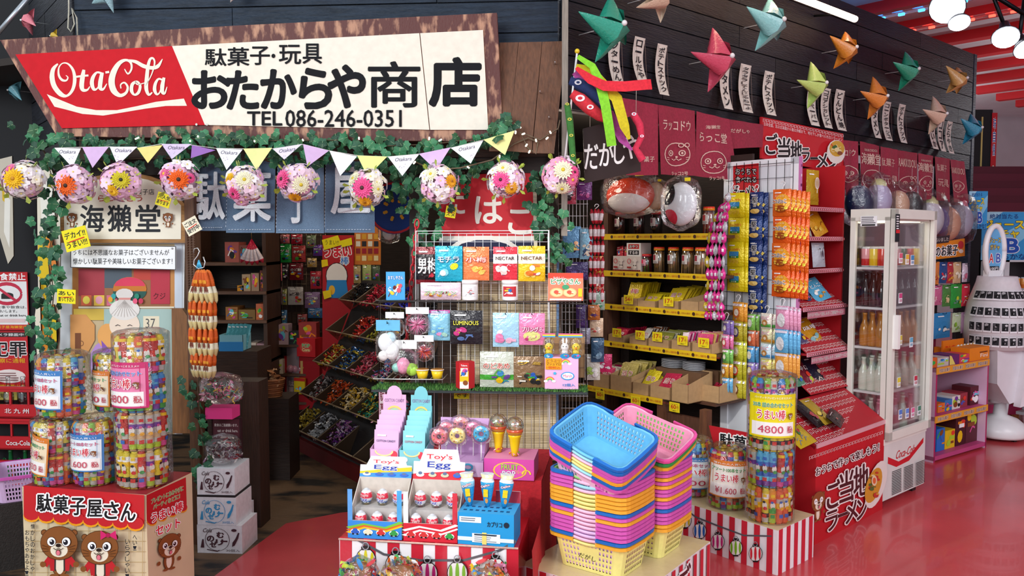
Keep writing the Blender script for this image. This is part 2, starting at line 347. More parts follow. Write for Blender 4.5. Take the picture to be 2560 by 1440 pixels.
# ================= the setting =================
def onp(Fr, d, u0=0, z0=0):                  # photograph pixel -> local (x, z) on the plane of frame Fr, d in front of it
    def A(px, py):
        u, z = Fr.p(px, py, d); return (u-u0, z-z0)
    return A
def wpoly(name, pts, z, m, col='808080', t=.05, label=None):
    s = struct(name, label); mb = MB(); n = len(pts); v = [(x, y, z) for x, y in pts]+[(x, y, z-t) for x, y in pts]
    mb.raw(v, [list(range(n)), list(range(2*n-1, n-1, -1))]+[(i, i+n, (i+1) % n+n, (i+1) % n) for i in range(n)], col)
    bpy.data.objects.remove(s); o = build(name, mb, m); o['kind'] = 'structure'
    if label: o['label'] = label
    return o
wpoly('floor', [(-9, -1.5), (9, -1.5), (14, 20), (-9, 20)], 0, 'brownfloor', label='worn brown board floor with black stains, inside and left of the shop')
g1, g2, g3 = G(540, 1440), G(715, 1311), G(852, 1284); e = g1+(g1-g2)*4
rw0, rw1 = RW.w(.3, .35, 0), RW.w(1.2, -.2, 0); rw2 = RW.w(7, -.6, 0)
wpoly('floor', [(e.x, e.y), (g1.x, g1.y), (g2.x, g2.y), (g3.x, g3.y), (g3.x+.4, g3.y+.12), (rw0.x, rw0.y), (rw1.x, rw1.y), (rw2.x, rw2.y), (rw2.x, 19), (13, 19), (9, -1.4), (e.x+.3, -1.4)], .006, 'redfloor', t=.005, label='glossy red resin floor around the shop and along the aisle')
# shop shell: dark side and back walls and ceiling behind the boards
q0, q1 = FA.w(LU-.02, -.06, 0), FA.w(CU, -.06, 0); r1 = RW.w(5.4, -.03, 0)
wpoly('ceiling', [(q0.x, q0.y), (q1.x, q1.y), (r1.x-.05, r1.y), (3.4, 9.2), (-5.2, 9.2), (-5.2, 5.6)], 2.62, 'wall', '2a211c', .04, 'dark ceiling over the inside of the shop')
solid = MB(); solid.box(-5.2, 3.4, 9.0, 9.1, 0, 2.6, '3a2a20'); o = build('wall_back', solid, 'wood'); o['kind'] = 'structure'
def planks(name, Fr, u0, u1, z0, n, h, seg, cols, seed, label, gap='8d9299', t=.022):
    root = struct(name, label, Fr.w(0, 0, 0), Fr.a); r = random.Random(seed)
    b = MB(); b.box(u0, u1, .0, .05, z0, z0+n*h, gap); build('backing_board', b, 'wood', root)
    meshes = {}
    for k in range(n):
        u = u0-(r.random()*seg*.8 if k % 2 else 0)
        while u < u1:
            a, c = max(u, u0), min(u+seg, u1)
            if c-a > .05:
                b = MB(); x = .0035; b.box(a+.002, c-.002, -t-r.uniform(0, .004), -.001, z0+k*h+x, z0+(k+1)*h-x, r.choice(cols)); build('plank', b, 'plank', root)
            u += seg
    return root
planks('wall_front', FA, LU, CU, 2.17, 9, .155, 1.9, ['1f2c3c', '243244', '1b2736'], 1, 'blue black stained board wall above the shop sign')
planks('wall_right', RW, 0.004, 5.4, 2.26, 8, .135, 1.55, ['14151c', '191a24', '121116', '1e181b', '151922'], 2, 'black stained board wall along the aisle on the right')
b = MB(); b.box(5.41, 5.47, -.03, .3, 1.2, 3.34, '2a3040'); o = build('wall_right', b, 'plank', None, RW.w(0, 0, 0), RW.a); o['kind'] = 'structure'
planks('wall_left', LW, -2.2, -.004, 2.0, 10, .155, 2.4, ['22242c', '1b1c22', '2c2a2c'], 3, 'dark board wall turning back at the far left')
b = MB(); b.box(LU, CU, -.02, .1, 2.02, 2.17, '4a3021'); b.box(LU, CU, -.01, .08, 1.94, 2.02, '2c1e17'); o = build('trim_1', b, 'wood', None, FA.w(0, 0, 0), FA.a); o['kind'] = 'structure'
def post(px, d, w, z1, col, label=None, Fr=FA, dp=.07, name='post'):
    u = Fr.p(px, 800, d)[0]; b = MB(); b.box(-w/2, w/2, -dp/2, dp/2, 0, z1, col); return solo(name, b, 'woodv', label, 'post', Fr.w(u, d, 0), Fr.a)
post(487, .06, .05, 2.02, '5d3a22', 'brown wooden door post right of the old lady poster, ivy hanging on it')
post(1045, -.05, .07, 2.02, '2a1b14', 'dark wooden door post behind the red chain')
post(1383, .0, .05, 2.3, '3a2a20', 'dark wooden corner post behind the wire grid rack')
post(1410, .1, .03, 1.25, '8e8478', None).location.z = 1.62
solo_w = [o for o in bpy.data.objects if o.name.startswith('post') and 'label' not in o]
for o in solo_w: o['label'] = 'weathered grey stick behind the carp streamer'
# ceiling of the hall, red beams, strip lights
wpoly('ceiling', [(-1, 4.6), (1.0, 1.5), (13, 1.5), (15, 20), (-1, 20)], 3.83, 'wall', 'e4e6ea', .03, 'white ceiling of the hall behind the red beams')
b = MB()
for i in range(16):
    p = RW.w(1.2+i*.86, 0, 0)
    b.T = Matrix.Translation(p)@Matrix.Rotation(RW.a, 4, 'Z'); b2 = MB(); b2.box(0, .15, -6, 1.5, 3.7, 3.8, 'd8282e')
    o = build('beam', b2, 'wall', None, p, RW.a); tag(o, None, None, None, 'structure')
for i, (uu, lcol) in enumerate(((2.0, 'led'), (3.25, 'led'), (4.45, 'led'), (5.1, 'ledr'))):
    b = MB(); t = thing('light_strip', '%s dotted light strip between the red ceiling beams' % ORD[i], 'light', RW.w(uu, 0, 0), RW.a, 'dotted light strips on the ceiling')
    b.tube([(0, -3.6, 3.6), (0, 1.0, 3.6)], .02, 'dfe6ee', 6); build('tube', b, 'glass', t)
    b = MB()
    for k in range(26): b.cbox(0, -3.5+k*.17, 3.575, .02, .05, .02, 'ffffff')
    build('diode_row', b, lcol, t)
t = thing('tube_light', 'long warm glowing tube light along the top of the black board wall', 'light', RW.w(0, .22, 0), RW.a)
u0, z0 = RW.p(1960, -30, .22); u1, z1 = RW.p(2138, 48, .22)
b = MB(); b.tube([(u0-1.2, 0, z1), (u1, 0, z1)], .022, 'ffffff', 10); tl_ = build('lamp', b, 'tube', t)
b = MB(); b.tube([(u0-.8, 0, z1), (u0-.8, .22, z1+.03)], .008, '333333'); b.tube([(u1-.2, 0, z1), (u1-.2, .22, z1+.03)], .008, '333333'); o = build('bracket', b, 'metal', tl_); o['kind'] = 'stuff'
# far hall on the right
b = MB(); b.box(-8, 14, 0, .1, 0, 4.0, 'c9bfc6'); o = build('wall_back', b, 'wall', None, (2, 14.5, 0)); o['kind'] = 'structure'
b = MB(); b.box(5.2, 5.3, -2, 18, 0, 4.0, 'b9aeb8'); o = build('wall_right', b, 'wall', None, (5.5, 1.0, 0)); o['kind'] = 'structure'
b = MB(); b.box(-9, -5.4, 0, .1, 0, 4, '1c1a1c'); o = build('wall_left', b, 'wall', None, (0, 7.2, 0)); o['kind'] = 'structure'
b = MB(); b.box(-3.4, -2.1, 0, .05, 0, 2.6, '17161a'); o = build('wall_left', b, 'wood', None, (-.9, 5.9, 0), radians(6)); o['kind'] = 'structure'
def fp(px, py, Y): p = P(px, py, Y); return p
t = thing('pipe_rail', 'black pipe rail across the far hall wall', 'pipe', fp(2430, 420, 12)); b = MB(); b.tube([(0, 0, 0), (3, 0, -.02)], .02, '15151a'); build('pipe', b, 'metal', t); b = MB(); b.tube([(0, 0, -.35), (3, 0, -.37)], .02, '15151a'); build('pipe', b, 'metal', t)
a, c = fp(2430, 268, 11), fp(2478, 485, 11); b = MB(); b.box(a.x, c.x+.1, 0, .1, 0, a.z, '15171c'); b.box(a.x+.25, a.x+.27, -.01, 0, c.z+.3, a.z-.1, 'c8b870'); solo('dark_panel', b, 'wall', 'tall black panel with a yellow line beside the red banner', 'panel', (0, 11.2, 0))
def flatart(name, px0, py0, px1, py1, Y, col, label, cat, draw, th=.01, rot=0, m='print', group=None, edge=None):
    a, c = P(px0, py1, Y), P(px1, py0, Y); w, h = c.x-a.x, c.z-a.z; b = MB(); b.box(0, w, 0, th, 0, h, edge or col, {'f': col}); b.y = 0; b.fit(0, 0, w, h)
    draw(b); return solo(name, b, m, label, cat, (a.x, Y, a.z), rot, group)
def _d(b):
    b.V2('味自慢', .5, .95, .55, .5, '2a5fae', out='ffffff'); b.E2(.5, .22, .4, .12, 'f0e4d0'); b.E2(.5, .22, .2, .07, 'd8a05a'); b.S2([(.05, .02), (.95, .02)], .02, '7a1018')
flatart('banner', 2474, 282, 2494, 480, 11.18, 'c02832', 'narrow red vertical banner hanging in the far hall', 'banner', _d)
# pink tiled roof of a far stall
t = thing('stall_roof', 'dark pink shingle roof of the far stall above the blue poster', 'roof', fp(2415, 530, 11)); 
for k in range(6):
    b = MB(); x0, x1 = .05*k, 1.0+.06*k; zt = .62-.1*k; b.box(x0*0+.0+.02*k-.02, 1.5, -.03*k, .06-.03*k, zt-.115, zt, ('54182a', '5e1c30')[k % 2]); build('shingle_row', b, 'wall', t)
b = MB(); b.box(1.2, 5.4, .55, .62, 0, 2.3, '2c1d17'); o = build('wall_right', b, 'wood', None, RW.w(0, 0, 0), RW.a); o['kind'] = 'structure'
# ================= facade =================
D = .16
A = onp(FA, D); t = thing('shop_sign', 'big weathered sweet shop sign with red and cream panels and Japanese lettering', 'sign', FA.w(0, D, 0), FA.a)
def ppts(l, A=A): return [A(x, y) for x, y in l]
b = MB(); b.prism(ppts([(0, 100), (587, 64), (1242, 32), (1258, 354), (700, 349), (142, 340)]), .0, .035, 'ffffff'); build('sign_board', b, 'rust', t)
b = MB(); b.prism(ppts([(41, 137), (432, 116), (514, 313), (157, 321)]), -.008, -.0, 'c8202a', 'a01c22'); b.y = -.0085; b.A = A
S = lambda l: [(x/2.88, y/2.88) for x, y in l]
def sc(l, w): b.K2(S(l), [q/2.88 for q in w] if isinstance(w, list) else w/2.88, 'efe8d6')
b.P2(S([(345, 680), (450, 725), (560, 770), (700, 795), (850, 795), (1000, 765), (1130, 735), (1330, 712), (1352, 764), (1200, 765), (1050, 785), (900, 810), (750, 834), (600, 822), (480, 790), (400, 770)]), 'efe8d6')
sc([(425, 462), (392, 500), (383, 560), (400, 625), (445, 680), (490, 692), (530, 650), (546, 580), (535, 510), (500, 464), (460, 458), (432, 490), (432, 545), (455, 578), (485, 582), (497, 560), (482, 545)], [10, 28, 36, 36, 34, 16, 22, 26, 20, 12, 8, 10, 16, 18, 12, 9, 4])
sc([(612, 505), (602, 560), (596, 620), (606, 650), (636, 650), (655, 625)], [20, 34, 34, 26, 14, 6]); sc([(556, 556), (600, 550), (645, 546)], 14)
sc([(738, 530), (705, 525), (678, 560), (670, 605), (684, 645), (708, 640), (728, 600), (742, 535)], [14, 14, 26, 30, 22, 10, 9, 12]); sc([(744, 525), (732, 590), (730, 635), (752, 645), (778, 605)], [24, 32, 30, 16, 5])
sc([(768, 525), (795, 521)], 16)
sc([(905, 500), (930, 535), (955, 500), (950, 455), (915, 436), (868, 458), (828, 520), (812, 590), (828, 655), (872, 690), (915, 672), (928, 630), (905, 598), (878, 612), (880, 640)], [6, 12, 14, 16, 18, 30, 42, 46, 44, 26, 20, 16, 12, 10, 8])
sc([(925, 437), (985, 448), (1040, 478), (1100, 492), (1145, 480), (1178, 428)], [12, 24, 28, 26, 26, 4])
sc([(990, 590), (962, 610), (956, 655), (976, 685), (1005, 670), (1018, 625), (1002, 594), (985, 592), (1000, 612), (1050, 600)], [16, 24, 26, 14, 22, 20, 14, 12, 8, 6])
sc([(1058, 620), (1100, 540), (1122, 460), (1112, 425), (1090, 430), (1075, 480), (1066, 560), (1062, 640), (1080, 685), (1105, 668)], [5, 8, 12, 14, 18, 24, 28, 28, 18, 8])
sc([(1180, 580), (1150, 572), (1128, 605), (1122, 650), (1138, 682), (1160, 665), (1182, 590)], [12, 14, 22, 26, 16, 9, 10]); sc([(1190, 562), (1178, 620), (1178, 665), (1195, 675), (1212, 628)], [20, 30, 26, 14, 4])
build('red_panel', b, 'paper', t)
b = MB(); b.prism(ppts([(432, 116), (1049, 84), (1074, 325), (514, 313)]), -.008, 0, 'efe9d8', 'c8a070'); b.A = A; b.y = -.0085
def ch(c, x0, x1, y0, y1, bold=.03): b.T2(c, (x0+x1)/2, (y0+y1)/2, x1-x0, -(y1-y0), '1c1d20', bold)
for a_ in (('お', 484, 576, 180, 270, .035), ('た', 570, 646, 180, 272, .035), ('か', 656, 740, 177, 270, .035), ('ら', 752, 828, 174, 270, .035), ('や', 824, 912, 166, 268, .035), ('商', 923, 1050, 156, 268, .022), ('駄', 515, 568, 123, 166, .02), ('菓', 571, 625, 120, 165, .02), ('子', 628, 676, 118, 163, .02), ('・', 681, 690, 136, 146), ('玩', 700, 754, 114, 161, .02), ('具', 759, 806, 111, 160, .02), ('TEL', 621, 707, 280, 314, .03), ('086-246-0351', 716, 1005, 276, 318, .02)): ch(*a_)
for x, y in ((520, 312), (494, 312)): b.E2(x, y, 3, 3, 'd8d8d0', 8)
build('cream_panel', b, 'paper', t)
b = MB(); b.prism(ppts([(1051, 84), (1208, 76), (1221, 325), (1076, 325)]), -.008, 0, 'efe9d8', 'c8a070'); b.A = A; b.y = -.0085; ch('店', 1077, 1200, 148, 264, .035); build('cream_panel', b, 'paper', t)
# brown board awning
t = thing('board_awning', 'brown board panel leaning above the corner, right of the shop sign', 'awning', FA.w(0, .05, 0), FA.a); A = onp(FA, .05)
for q in (((1250, 108), (1296, 107), (1276, 386), (1230, 386)), ((1297, 107), (1355, 106), (1332, 391), (1324, 390)), ((1356, 106), (1416, 104), (1386, 392), (1334, 391))):
    q = [A(x, y) for x, y in q]
    if q[1][0] and q is not None: pass
    v = [(x, -.02-(2.55-z)*.25, z) for x, z in q]+[(x, .0-(2.55-z)*.25, z) for x, z in q]
    b = MB(); b.raw(v, [(0, 1, 2, 3), (7, 6, 5, 4), (0, 4, 5, 1), (1, 5, 6, 2), (2, 6, 7, 3), (3, 7, 4, 0)], '6b452e'); build('plank', b, 'woodv', t)
b = MB(); b.raw([(x, -.019-(2.55-z)*.25, z) for x, z in [A(1276, 386), A(1297, 107), A(1298, 107), A(1325, 390)]], [(0, 1, 2, 3)], '6b452e'); build('plank', b, 'woodv', t)
for k, (x, y) in enumerate(((1388, 165), (1352, 240), (1374, 305))):
    u, z = A(x, y); b = MB(); b.tube([(0, 0, 0), (0, -.03, .005)], .003, 'd8d8d8'); build('screw', b, 'metal', t, (u, -.02-(2.55-z)*.25, z))
# denim curtain
t = thing('denim_curtain', 'faded blue denim shop curtain of four flaps with white brushed characters', 'curtain', FA.w(0, .03, 0), FA.a); A = onp(FA, .03)
b = MB(); u0, z0 = A(455, 402); u1, _ = A(940, 402); b.tube([(u0, .01, z0), (u1, .01, z0)], .012, '6a4a30', 8); build('rod', b, 'wood', t)
def flap(pts, col, wav, nx=14, nz=8, seed=0, y=0):
    (ax, az), (bx, bz), (cx, cz), (dx, dz) = pts; V = []
    def S(u, v): return y-.012*(1-v)*sin(wav*u*6.28+seed)-.004*sin(wav*2.3*u*6.28+seed*2)-.02*(1-v)*.3
    for j in range(nz+1):
        v = j/nz
        for i in range(nx+1):
            u = i/nx; x = (dx+(cx-dx)*u)*(1-v)+(ax+(bx-ax)*u)*v; z = (dz+(cz-dz)*u)*(1-v)+(az+(bz-az)*u)*v
            V.append((x, S(u, v), z))
    b = MB(); q = [(j*(nx+1)+i, j*(nx+1)+i+1, (j+1)*(nx+1)+i+1, (j+1)*(nx+1)+i) for j in range(nz) for i in range(nx)]
    b.raw(V, q, col, True)
    def surf(x, z):
        v = max(0, min(1, (z-(dz+cz)/2)/((az+bz)/2-(dz+cz)/2))); xa = dx*(1-v)+ax*v; xb = cx*(1-v)+bx*v; u = (x-xa)/(xb-xa) if xb != xa else 0; u = max(0, min(1, u)); return S(u, v)-.0015
    b.surf = surf; return b
for k, (x0, x1, yb, txt, tr) in enumerate(((462, 568, 577, '駄', (486, 568, 432, 548)), (569, 690, 582, '菓', (590, 682, 425, 552)), (692, 811, 583, '子', (716, 784, 425, 557)), (812, 936, 582, '屋', (832, 926, 420, 534)))):
    b = flap([A(x0+2, 402), A(x1-1, 402), A(x1, yb), A(x0, yb)], ['5f7690', '66809a', '6c86a0', '617a94'][k], 1.2, seed=k)
    b.A = A; n = 16
    for i in range(n): x = x0+6+(x1-x0-12)*i/n; b.R2(x, yb-9, x+(x1-x0)/n*.55, yb-7.6, 'c8d4e0', 1, 1)
    for i in range(18): y = 410+(yb-420)*i/18; b.S2([(x0+4, y), (x0+4, y+5)], 1.2, 'b8c6d4')
    b.T2(txt, (tr[0]+tr[1])/2, (tr[2]+tr[3])/2, tr[1]-tr[0], -(tr[3]-tr[2]), 'e8eef2', .022); build('curtain_flap', b, 'denim', t)
# arched shop board
A = onp(FA, .07); t = thing('arched_board', 'cream arched board with three big black brushed characters in a wooden frame', 'sign', FA.w(0, .07, 0), FA.a)
def arch(x0, x1, yb, ys, yt, n=12): return [(x0, yb)]+[(x0, ys)]+[((x0+x1)/2-(x1-x0)/2*cos(pi*i/n)*.86, ys-(ys-yt)*sin(pi*i/n)**.8) for i in range(1, n)]+[(x1, ys), (x1, yb)]
b = MB(); b.prism(ppts(arch(155, 466, 607, 512, 432), A), -.012, .01, 'a9783f'); build('wooden_frame', b, 'wood', t)
b = MB(); b.prism(ppts(arch(165, 456, 598, 514, 442), A), -.016, -.0125, 'f0ead6'); b.y = -.0165; b.A = A
for c, x0, x1 in (('海', 206, 264), ('獺', 274, 332), ('堂', 344, 404)): b.T2(c, (x0+x1)/2, 546, x1-x0, -66, '23252a', .02)
b.T2('らっこどう', 305, 496, 110, -16, 'b8483c', .02); b.T2('駄菓子店', 360, 480, 60, -14, '3a3a40', .01)
for x in (186, 427):
    b2A = b.A; b.A = (lambda X: lambda u, v: A(X+u*26, 545-v*26))(x); otter(b, 1, coat=False); b.A = b2A
build('board_panel', b, 'print', t)
# long notice
A = onp(FA, .085); t = thing('notice_board', 'long white notice with two lines of Japanese text under the arched board', 'sign', FA.w(0, .085, 0), FA.a)
b = MB(); b.prism(ppts([(178, 613), (440, 616), (440, 674), (178, 668)], A), -.003, .004, 'f4f6f6'); b.A = A; b.y = -.004
b.T2('うちには不思議なお菓子はございませんが', 304, 631, 240, -15, '26282c', .012); b.T2('懐かしい駄菓子や美味しいお菓子ございます！', 308, 653, 248, -16, '26282c', .012)
for l in ([(178, 613), (440, 616)], [(440, 616), (440, 674)], [(440, 674), (178, 668)], [(178, 668), (178, 613)]): b.S2(l, 1.6, '3a3c40')
build('notice_sheet', b, 'print', t)
b = MB()
for x, y in ((186, 618), (432, 621)): u, z = A(x, y); b.ball((u, -.006, z), .005, 'b8bcc0', 8, 5)
build('pin', b, 'metal', t)
# window poster with the old lady
A = onp(FA, .04); t = thing('window_poster', 'large glossy poster of a white haired old lady in a purple kimono among sweet jars', 'poster', FA.w(0, .04, 0), FA.a)
b = MB(); b.prism(ppts([(153, 606), (462, 606), (456, 1085), (148, 1085)], A), .0, .02, 'dfe3e6', 'b0a090'); b.A = A; b.y = -.001
b.P2([(181, 610), (437, 610), (437, 1085), (178, 1085)], 'c9b48e'); b.R2(182, 612, 197, 1080, 'b5773d'); b.R2(425, 670, 437, 1080, 'c58a50'); b.R2(437, 606, 456, 1085, 'cfd8e4')
b.R2(197, 670, 425, 770, '9a6a48'); b.R2(197, 672, 262, 740, 'a8404a'); b.R2(262, 672, 330, 720, '56606a'); b.R2(335, 672, 380, 700, 'c0483c')
for i in range(3):
    b.R2(204+i*32, 738, 230+i*32, 764, ('d86a4a', 'e8c050', 'd8708a')[i]); b.E2(217+i*32, 750, 9, 10, ('f0e060', 'f0a8b8', '9ad0a0')[i])
b.R2(378, 670, 426, 760, 'b83848'); b.T2('クジ', 400, 740, 30, -16, '5a1a20'); b.E2(326, 722, 42, 30, 'c87830', 18); b.E2(326, 715, 38, 22, 'd8405c', 18, 3.14, 6.28); b.E2(326, 728, 42, 26, '2e5a50', 16, 0, 3.14)
b.R2(198, 766, 437, 770, 'e8e0c8'); b.R2(186, 772, 262, 800, 'd8b850'); b.R2(262, 772, 437, 1080, 'a9c2bb'); b.R2(360, 790, 400, 836, 'e8dcc0'); b.T2('37', 378, 808, 24, -24, '5a5a58', .01)
b.P2([(178, 786), (217, 786), (239, 812), (239, 850), (217, 890), (178, 892)], 'd89a5c'); b.O2(206, 858, 5, 6, 2, '8a5a3a'); b.R2(190, 832, 205, 890, '7a4a30')
b.E2(268, 905, 42, 55, 'b98fd0'); b.P2([(240, 885), (300, 850), (305, 905), (230, 905)], 'b080c8'); b.E2(272, 840, 26, 32, 'e8a860'); b.P2([(256, 850), (300, 900), (262, 905)], '8a5ab0')
b.E2(314, 812, 38, 36, 'f0dcc8', 20); b.E2(314, 774, 38, 26, 'e6e0da', 20); b.E2(314, 735, 22, 14, 'ddd6d0'); b.P2([(300, 748), (328, 748), (336, 768), (292, 768)], 'd8d0ca'); b.R2(300, 744, 330, 749, 'd89088')
for k in range(9): b.S2([(314, 750), (280+k*8.5, 792-abs(k-4)*1.2)], .8, 'b8b0aa')
for x in (298, 328): b.S2([(x-6, 814), (x, 811), (x+6, 814)], 1.6, '4a4040')
b.S2([(308, 838), (314, 841), (320, 838)], 1.6, 'b05850')
for x, y, c in ((288, 740, '3aa0a0'), (280, 748, 'e8a030'), (346, 740, '2f8a70'), (356, 752, 'c83858'), (342, 752, 'e86080')): b.E2(x, y, 6, 7, c, 10)
build('printed_sheet', b, 'print', t)
b = MB(); q = ppts([(436, 770), (462, 770), (482, 800), (482, 1080), (438, 1080)], A); b.prism(q, -.03, 0, '8a5a30'); build('wooden_shutter', b, 'woodv', t)
# yellow notes
def note(x, y, w, h, rot, lines, label, Fr=FA, d=.2, col='f0e21e', tcs=('22242a', '22242a')):
    u, z = Fr.p(x, y, d); k = Fr.p(x+1, y, d)[0]-u; w *= k; h *= k; b = MB(); b.box(-w/2, w/2, -.001, .001, -h/2, h/2, col); b.y = -.0015
    n = len(lines)
    for i, s in enumerate(lines): b.T2(s, 0, h*(.5-(i+.5)/n)*.86, w*.84, h/n*.6, tcs[i % len(tcs)], .02)
    if n < 3: b.S2([(-w*.3, -h*.08), (w*.35, -h*.02)], h*.05, 'd83020')
    return solo('handwritten_note', b, 'print', label, 'note', Fr.w(u, d, z), (0, radians(-rot), Fr.a))
note(190, 597, 62, 52, 14, ['デカイ!!', 'うまい!!!'], 'tilted yellow note over the left end of the long white notice')
note(166, 741, 46, 34, -3, ['あい', '買って下さい'], 'yellow note on the left edge of the old lady poster')
note(409, 500, 36, 32, -18, ['大人気', 'あります'], 'yellow note at the top right of the arched board')
note(480, 565, 38, 38, 28, ['ご注文', '受付中'], 'pale card hung at the left end of the denim curtain', col='eee8cc')
note(1127, 530, 26, 28, -10, ['オス', 'スメ'], 'yellow note hanging in the ivy left of the red tobacco sign', d=.12)
# tobacco sign
A = onp(FA, .0); t = thing('enamel_sign', 'red enamel sign with big white kana on its side behind the wire rack', 'sign', FA.w(0, 0, 0), FA.a)
b = MB(); b.prism(ppts([(1098, 440), (1332, 430), (1336, 720), (1098, 720)], A), -.004, .01, 'c8232e', '6a4a30'); b.A = A; b.y = -.0045
b.R2(1098, 597, 1336, 720, '1d2140'); b.R2(1098, 590, 1336, 602, 'e8e2d8'); b.E2(1210, 640, 96, 52, 'e8e2d8'); b.E2(1210, 645, 88, 46, '1d2140')
b.T2('た', 1140, 500, 44, -70, 'f2ece0', .02); b.T2('は', 1222, 525, 66, -66, 'f2ece0', .03); b.T2('こ', 1300, 555, 56, -60, 'f2ece0', .03, rot=0); build('enamel_plate', b, 'print', t)
b = MB(); b.prism(ppts([(1332, 430), (1341, 430), (1345, 720), (1336, 720)], A), -.006, .012, 'd8ccb0'); build('edge_strip', b, 'wood', t)
# bunting
t = thing('paper_bunting', 'string of white lilac and yellow paper pennants across the ivy', 'bunting', FA.w(0, .26, 0), FA.a); A = onp(FA, .26)
pn = [(137, 370, 203, 371, 182, 419), (208, 368, 274, 368, 234, 420), (275, 367, 344, 367, 295, 414), (345, 370, 409, 363, 372, 408), (404, 360, 480, 360, 430, 398), (482, 363, 541, 376, 479, 396), (541, 371, 607, 374, 567, 425), (610, 372, 682, 370, 643, 426), (682, 372, 756, 360, 711, 399), (759, 361, 824, 377, 770, 417), (824, 377, 893, 391, 851, 440), (894, 389, 969, 392, 920, 442), (970, 392, 1048, 386, 1006, 440), (1048, 385, 1127, 369, 1091, 426), (1127, 370, 1208, 352, 1177, 409), (1209, 350, 1287, 327, 1263, 388)]
pc = ['f2f0f4', 'd9b8e0', 'eee8f4', 'ece08a', 'dccbe6', '9a6fb8', 'f4f4fa', 'e9eda0', 'e8e2f2', 'd6b6dc', 'f6f6fa', 'eef09a', 'efeff4', 'dcbce4', 'f0f0f4', 'eef0a0']
b = MB(); b.tube([(A(x, y)[0], 0, A(x, y)[1]) for x, y in [(p[0], p[1]) for p in pn]+[(1290, 326)]], .0018, 'e8e4dc', 4); build('string', b, 'cloth', t)
for i, (x0, y0, x1, y1, x2, y2) in enumerate(pn):
    b = MB(); q = [A(x0, y0), A(x1, y1), A(x2, y2)]; b.prism(q, -.003-.006*(i % 2), -.002-.006*(i % 2), pc[i]); b.A = A; b.y = -.0035-.006*(i % 2)
    if i in (0, 2, 4, 6, 8, 12, 14):
        an = atan2(y1-y0, x1-x0); b.T2('Otakara', (x0+x1)/2, (y0+y1)/2+9, 42, -9, '5a5a68', .0, rot=an, shear=-.3)
        for k in range(5): b.E2(x2+R.uniform(-8, 8), (y0+y1)/2+20+R.uniform(0, 14), 1, 1, 'b0a8b8', 6)
    build('pennant', b, 'paper', t)
# ivy
def leafmesh(col, k=0):
    b = MB(); o = [(0, 0), (-.34, -.14), (-.66, .1), (-.6, .38), (-.72, .62), (-.36, .76), (0, 1.1), (.36, .76), (.72, .62), (.6, .38), (.66, .1), (.34, -.14)]
    v = [(0, -.12, .38)]+[(x, abs(x)*.16*(1 if k else .6)+(.12 if z > 1 else 0), z) for x, z in o]; b.raw(v, [(0, i, i % 12+1) for i in range(1, 13)], col, False)
    b.raw([(-.02, -.13, 0), (.02, -.13, 0), (.012, -.02, 1.0), (-.012, -.02, 1.0)], [(0, 1, 2, 3)], 'a8c890'); return b
LM = [build('leaf', leafmesh(c, i % 2), 'leaf').data for i, c in enumerate(('1f5a3c', '2f7a4e', '17482f', '3c8558', '265c33'))]
for o in [o for o in bpy.data.objects if o.name.startswith('leaf')]: bpy.data.objects.remove(o)
def ivy(label, path, n, spread, d, size=13, seed=0, Fr=FA, dens=None):
    r = random.Random(seed); t = thing('ivy_garland', label, 'ivy', Fr.w(0, d, 0), Fr.a); A = onp(Fr, d); q = [A(x, y) for x, y in path]
    for kk in (0, .012): b = MB(); b.tube([(x, r.uniform(-.008, .008)+kk, z) for x, z in q], .0025, '5a4630', 4); build('vine', b, 'wood', t)
    L = [hypot(path[i+1][0]-path[i][0], path[i+1][1]-path[i][1]) for i in range(len(path)-1)]; T = sum(L); px = A(path[0][0]+1, path[0][1])[0]-A(*path[0])[0]
    for k in range(n):
        s = T*(k+r.random())/n; i = 0
        while i < len(L)-1 and s > L[i]: s -= L[i]; i += 1
        f = s/L[i]; x = path[i][0]*(1-f)+path[i+1][0]*f+r.gauss(0, spread*(.35 if abs(path[i+1][0]-path[i][0]) > abs(path[i+1][1]-path[i][1]) else 1)); y = path[i][1]*(1-f)+path[i+1][1]*f+r.gauss(0, spread*.8)
        u, z = A(x, y); o = link('leaf', r.choice(LM), t, (u, r.uniform(-.045, .02), z), (r.uniform(-.5, .7), r.uniform(1.6, 4.7), r.uniform(-.6, .6))); o.scale = (size*px*r.uniform(1.05, 1.7),)*3
    return t
ivy('ivy garland with green leaves running along under the shop sign', [(150, 345), (300, 362), (420, 345), (560, 350), (700, 352), (850, 350), (960, 365), (1080, 360), (1200, 345), (1290, 300)], 150, 13, .2, 14, 1)
ivy('ivy leaves hanging behind the pennants and flower balls', [(120, 400), (260, 400), (400, 395), (540, 400), (660, 395), (790, 400), (900, 395), (1010, 410), (1120, 400), (1230, 400), (1300, 370)], 110, 14, .1, 14, 2)
ivy('ivy clump trailing down the left end of the shop front', [(70, 330), (110, 380), (130, 440), (140, 540), (120, 640), (130, 740), (120, 850), (140, 930)], 110, 24, .14, 14, 3)
ivy('dense ivy hanging over the door post beside the red chain', [(1000, 410), (1010, 470), (1040, 520), (1065, 560), (1060, 610)], 60, 26, .12, 14, 4)
ivy('ivy on the upper left corner of the red enamel sign', [(1100, 420), (1160, 430), (1150, 470), (1120, 500)], 30, 18, .1, 12, 5)
ivy('ivy vine falling at the right of the red enamel sign', [(1340, 450), (1355, 500), (1370, 560), (1380, 620), (1385, 690)], 48, 22, .16, 15, 6)
ivy('ivy hanging low on the brown door post', [(500, 900), (495, 970), (500, 1050), (510, 1120), (505, 1200), (515, 1250)], 36, 15, .14, 13, 7)
ivy('ivy sprig over the right end of the shop sign', [(1225, 340), (1260, 310), (1280, 290)], 10, 12, .22, 15, 8)
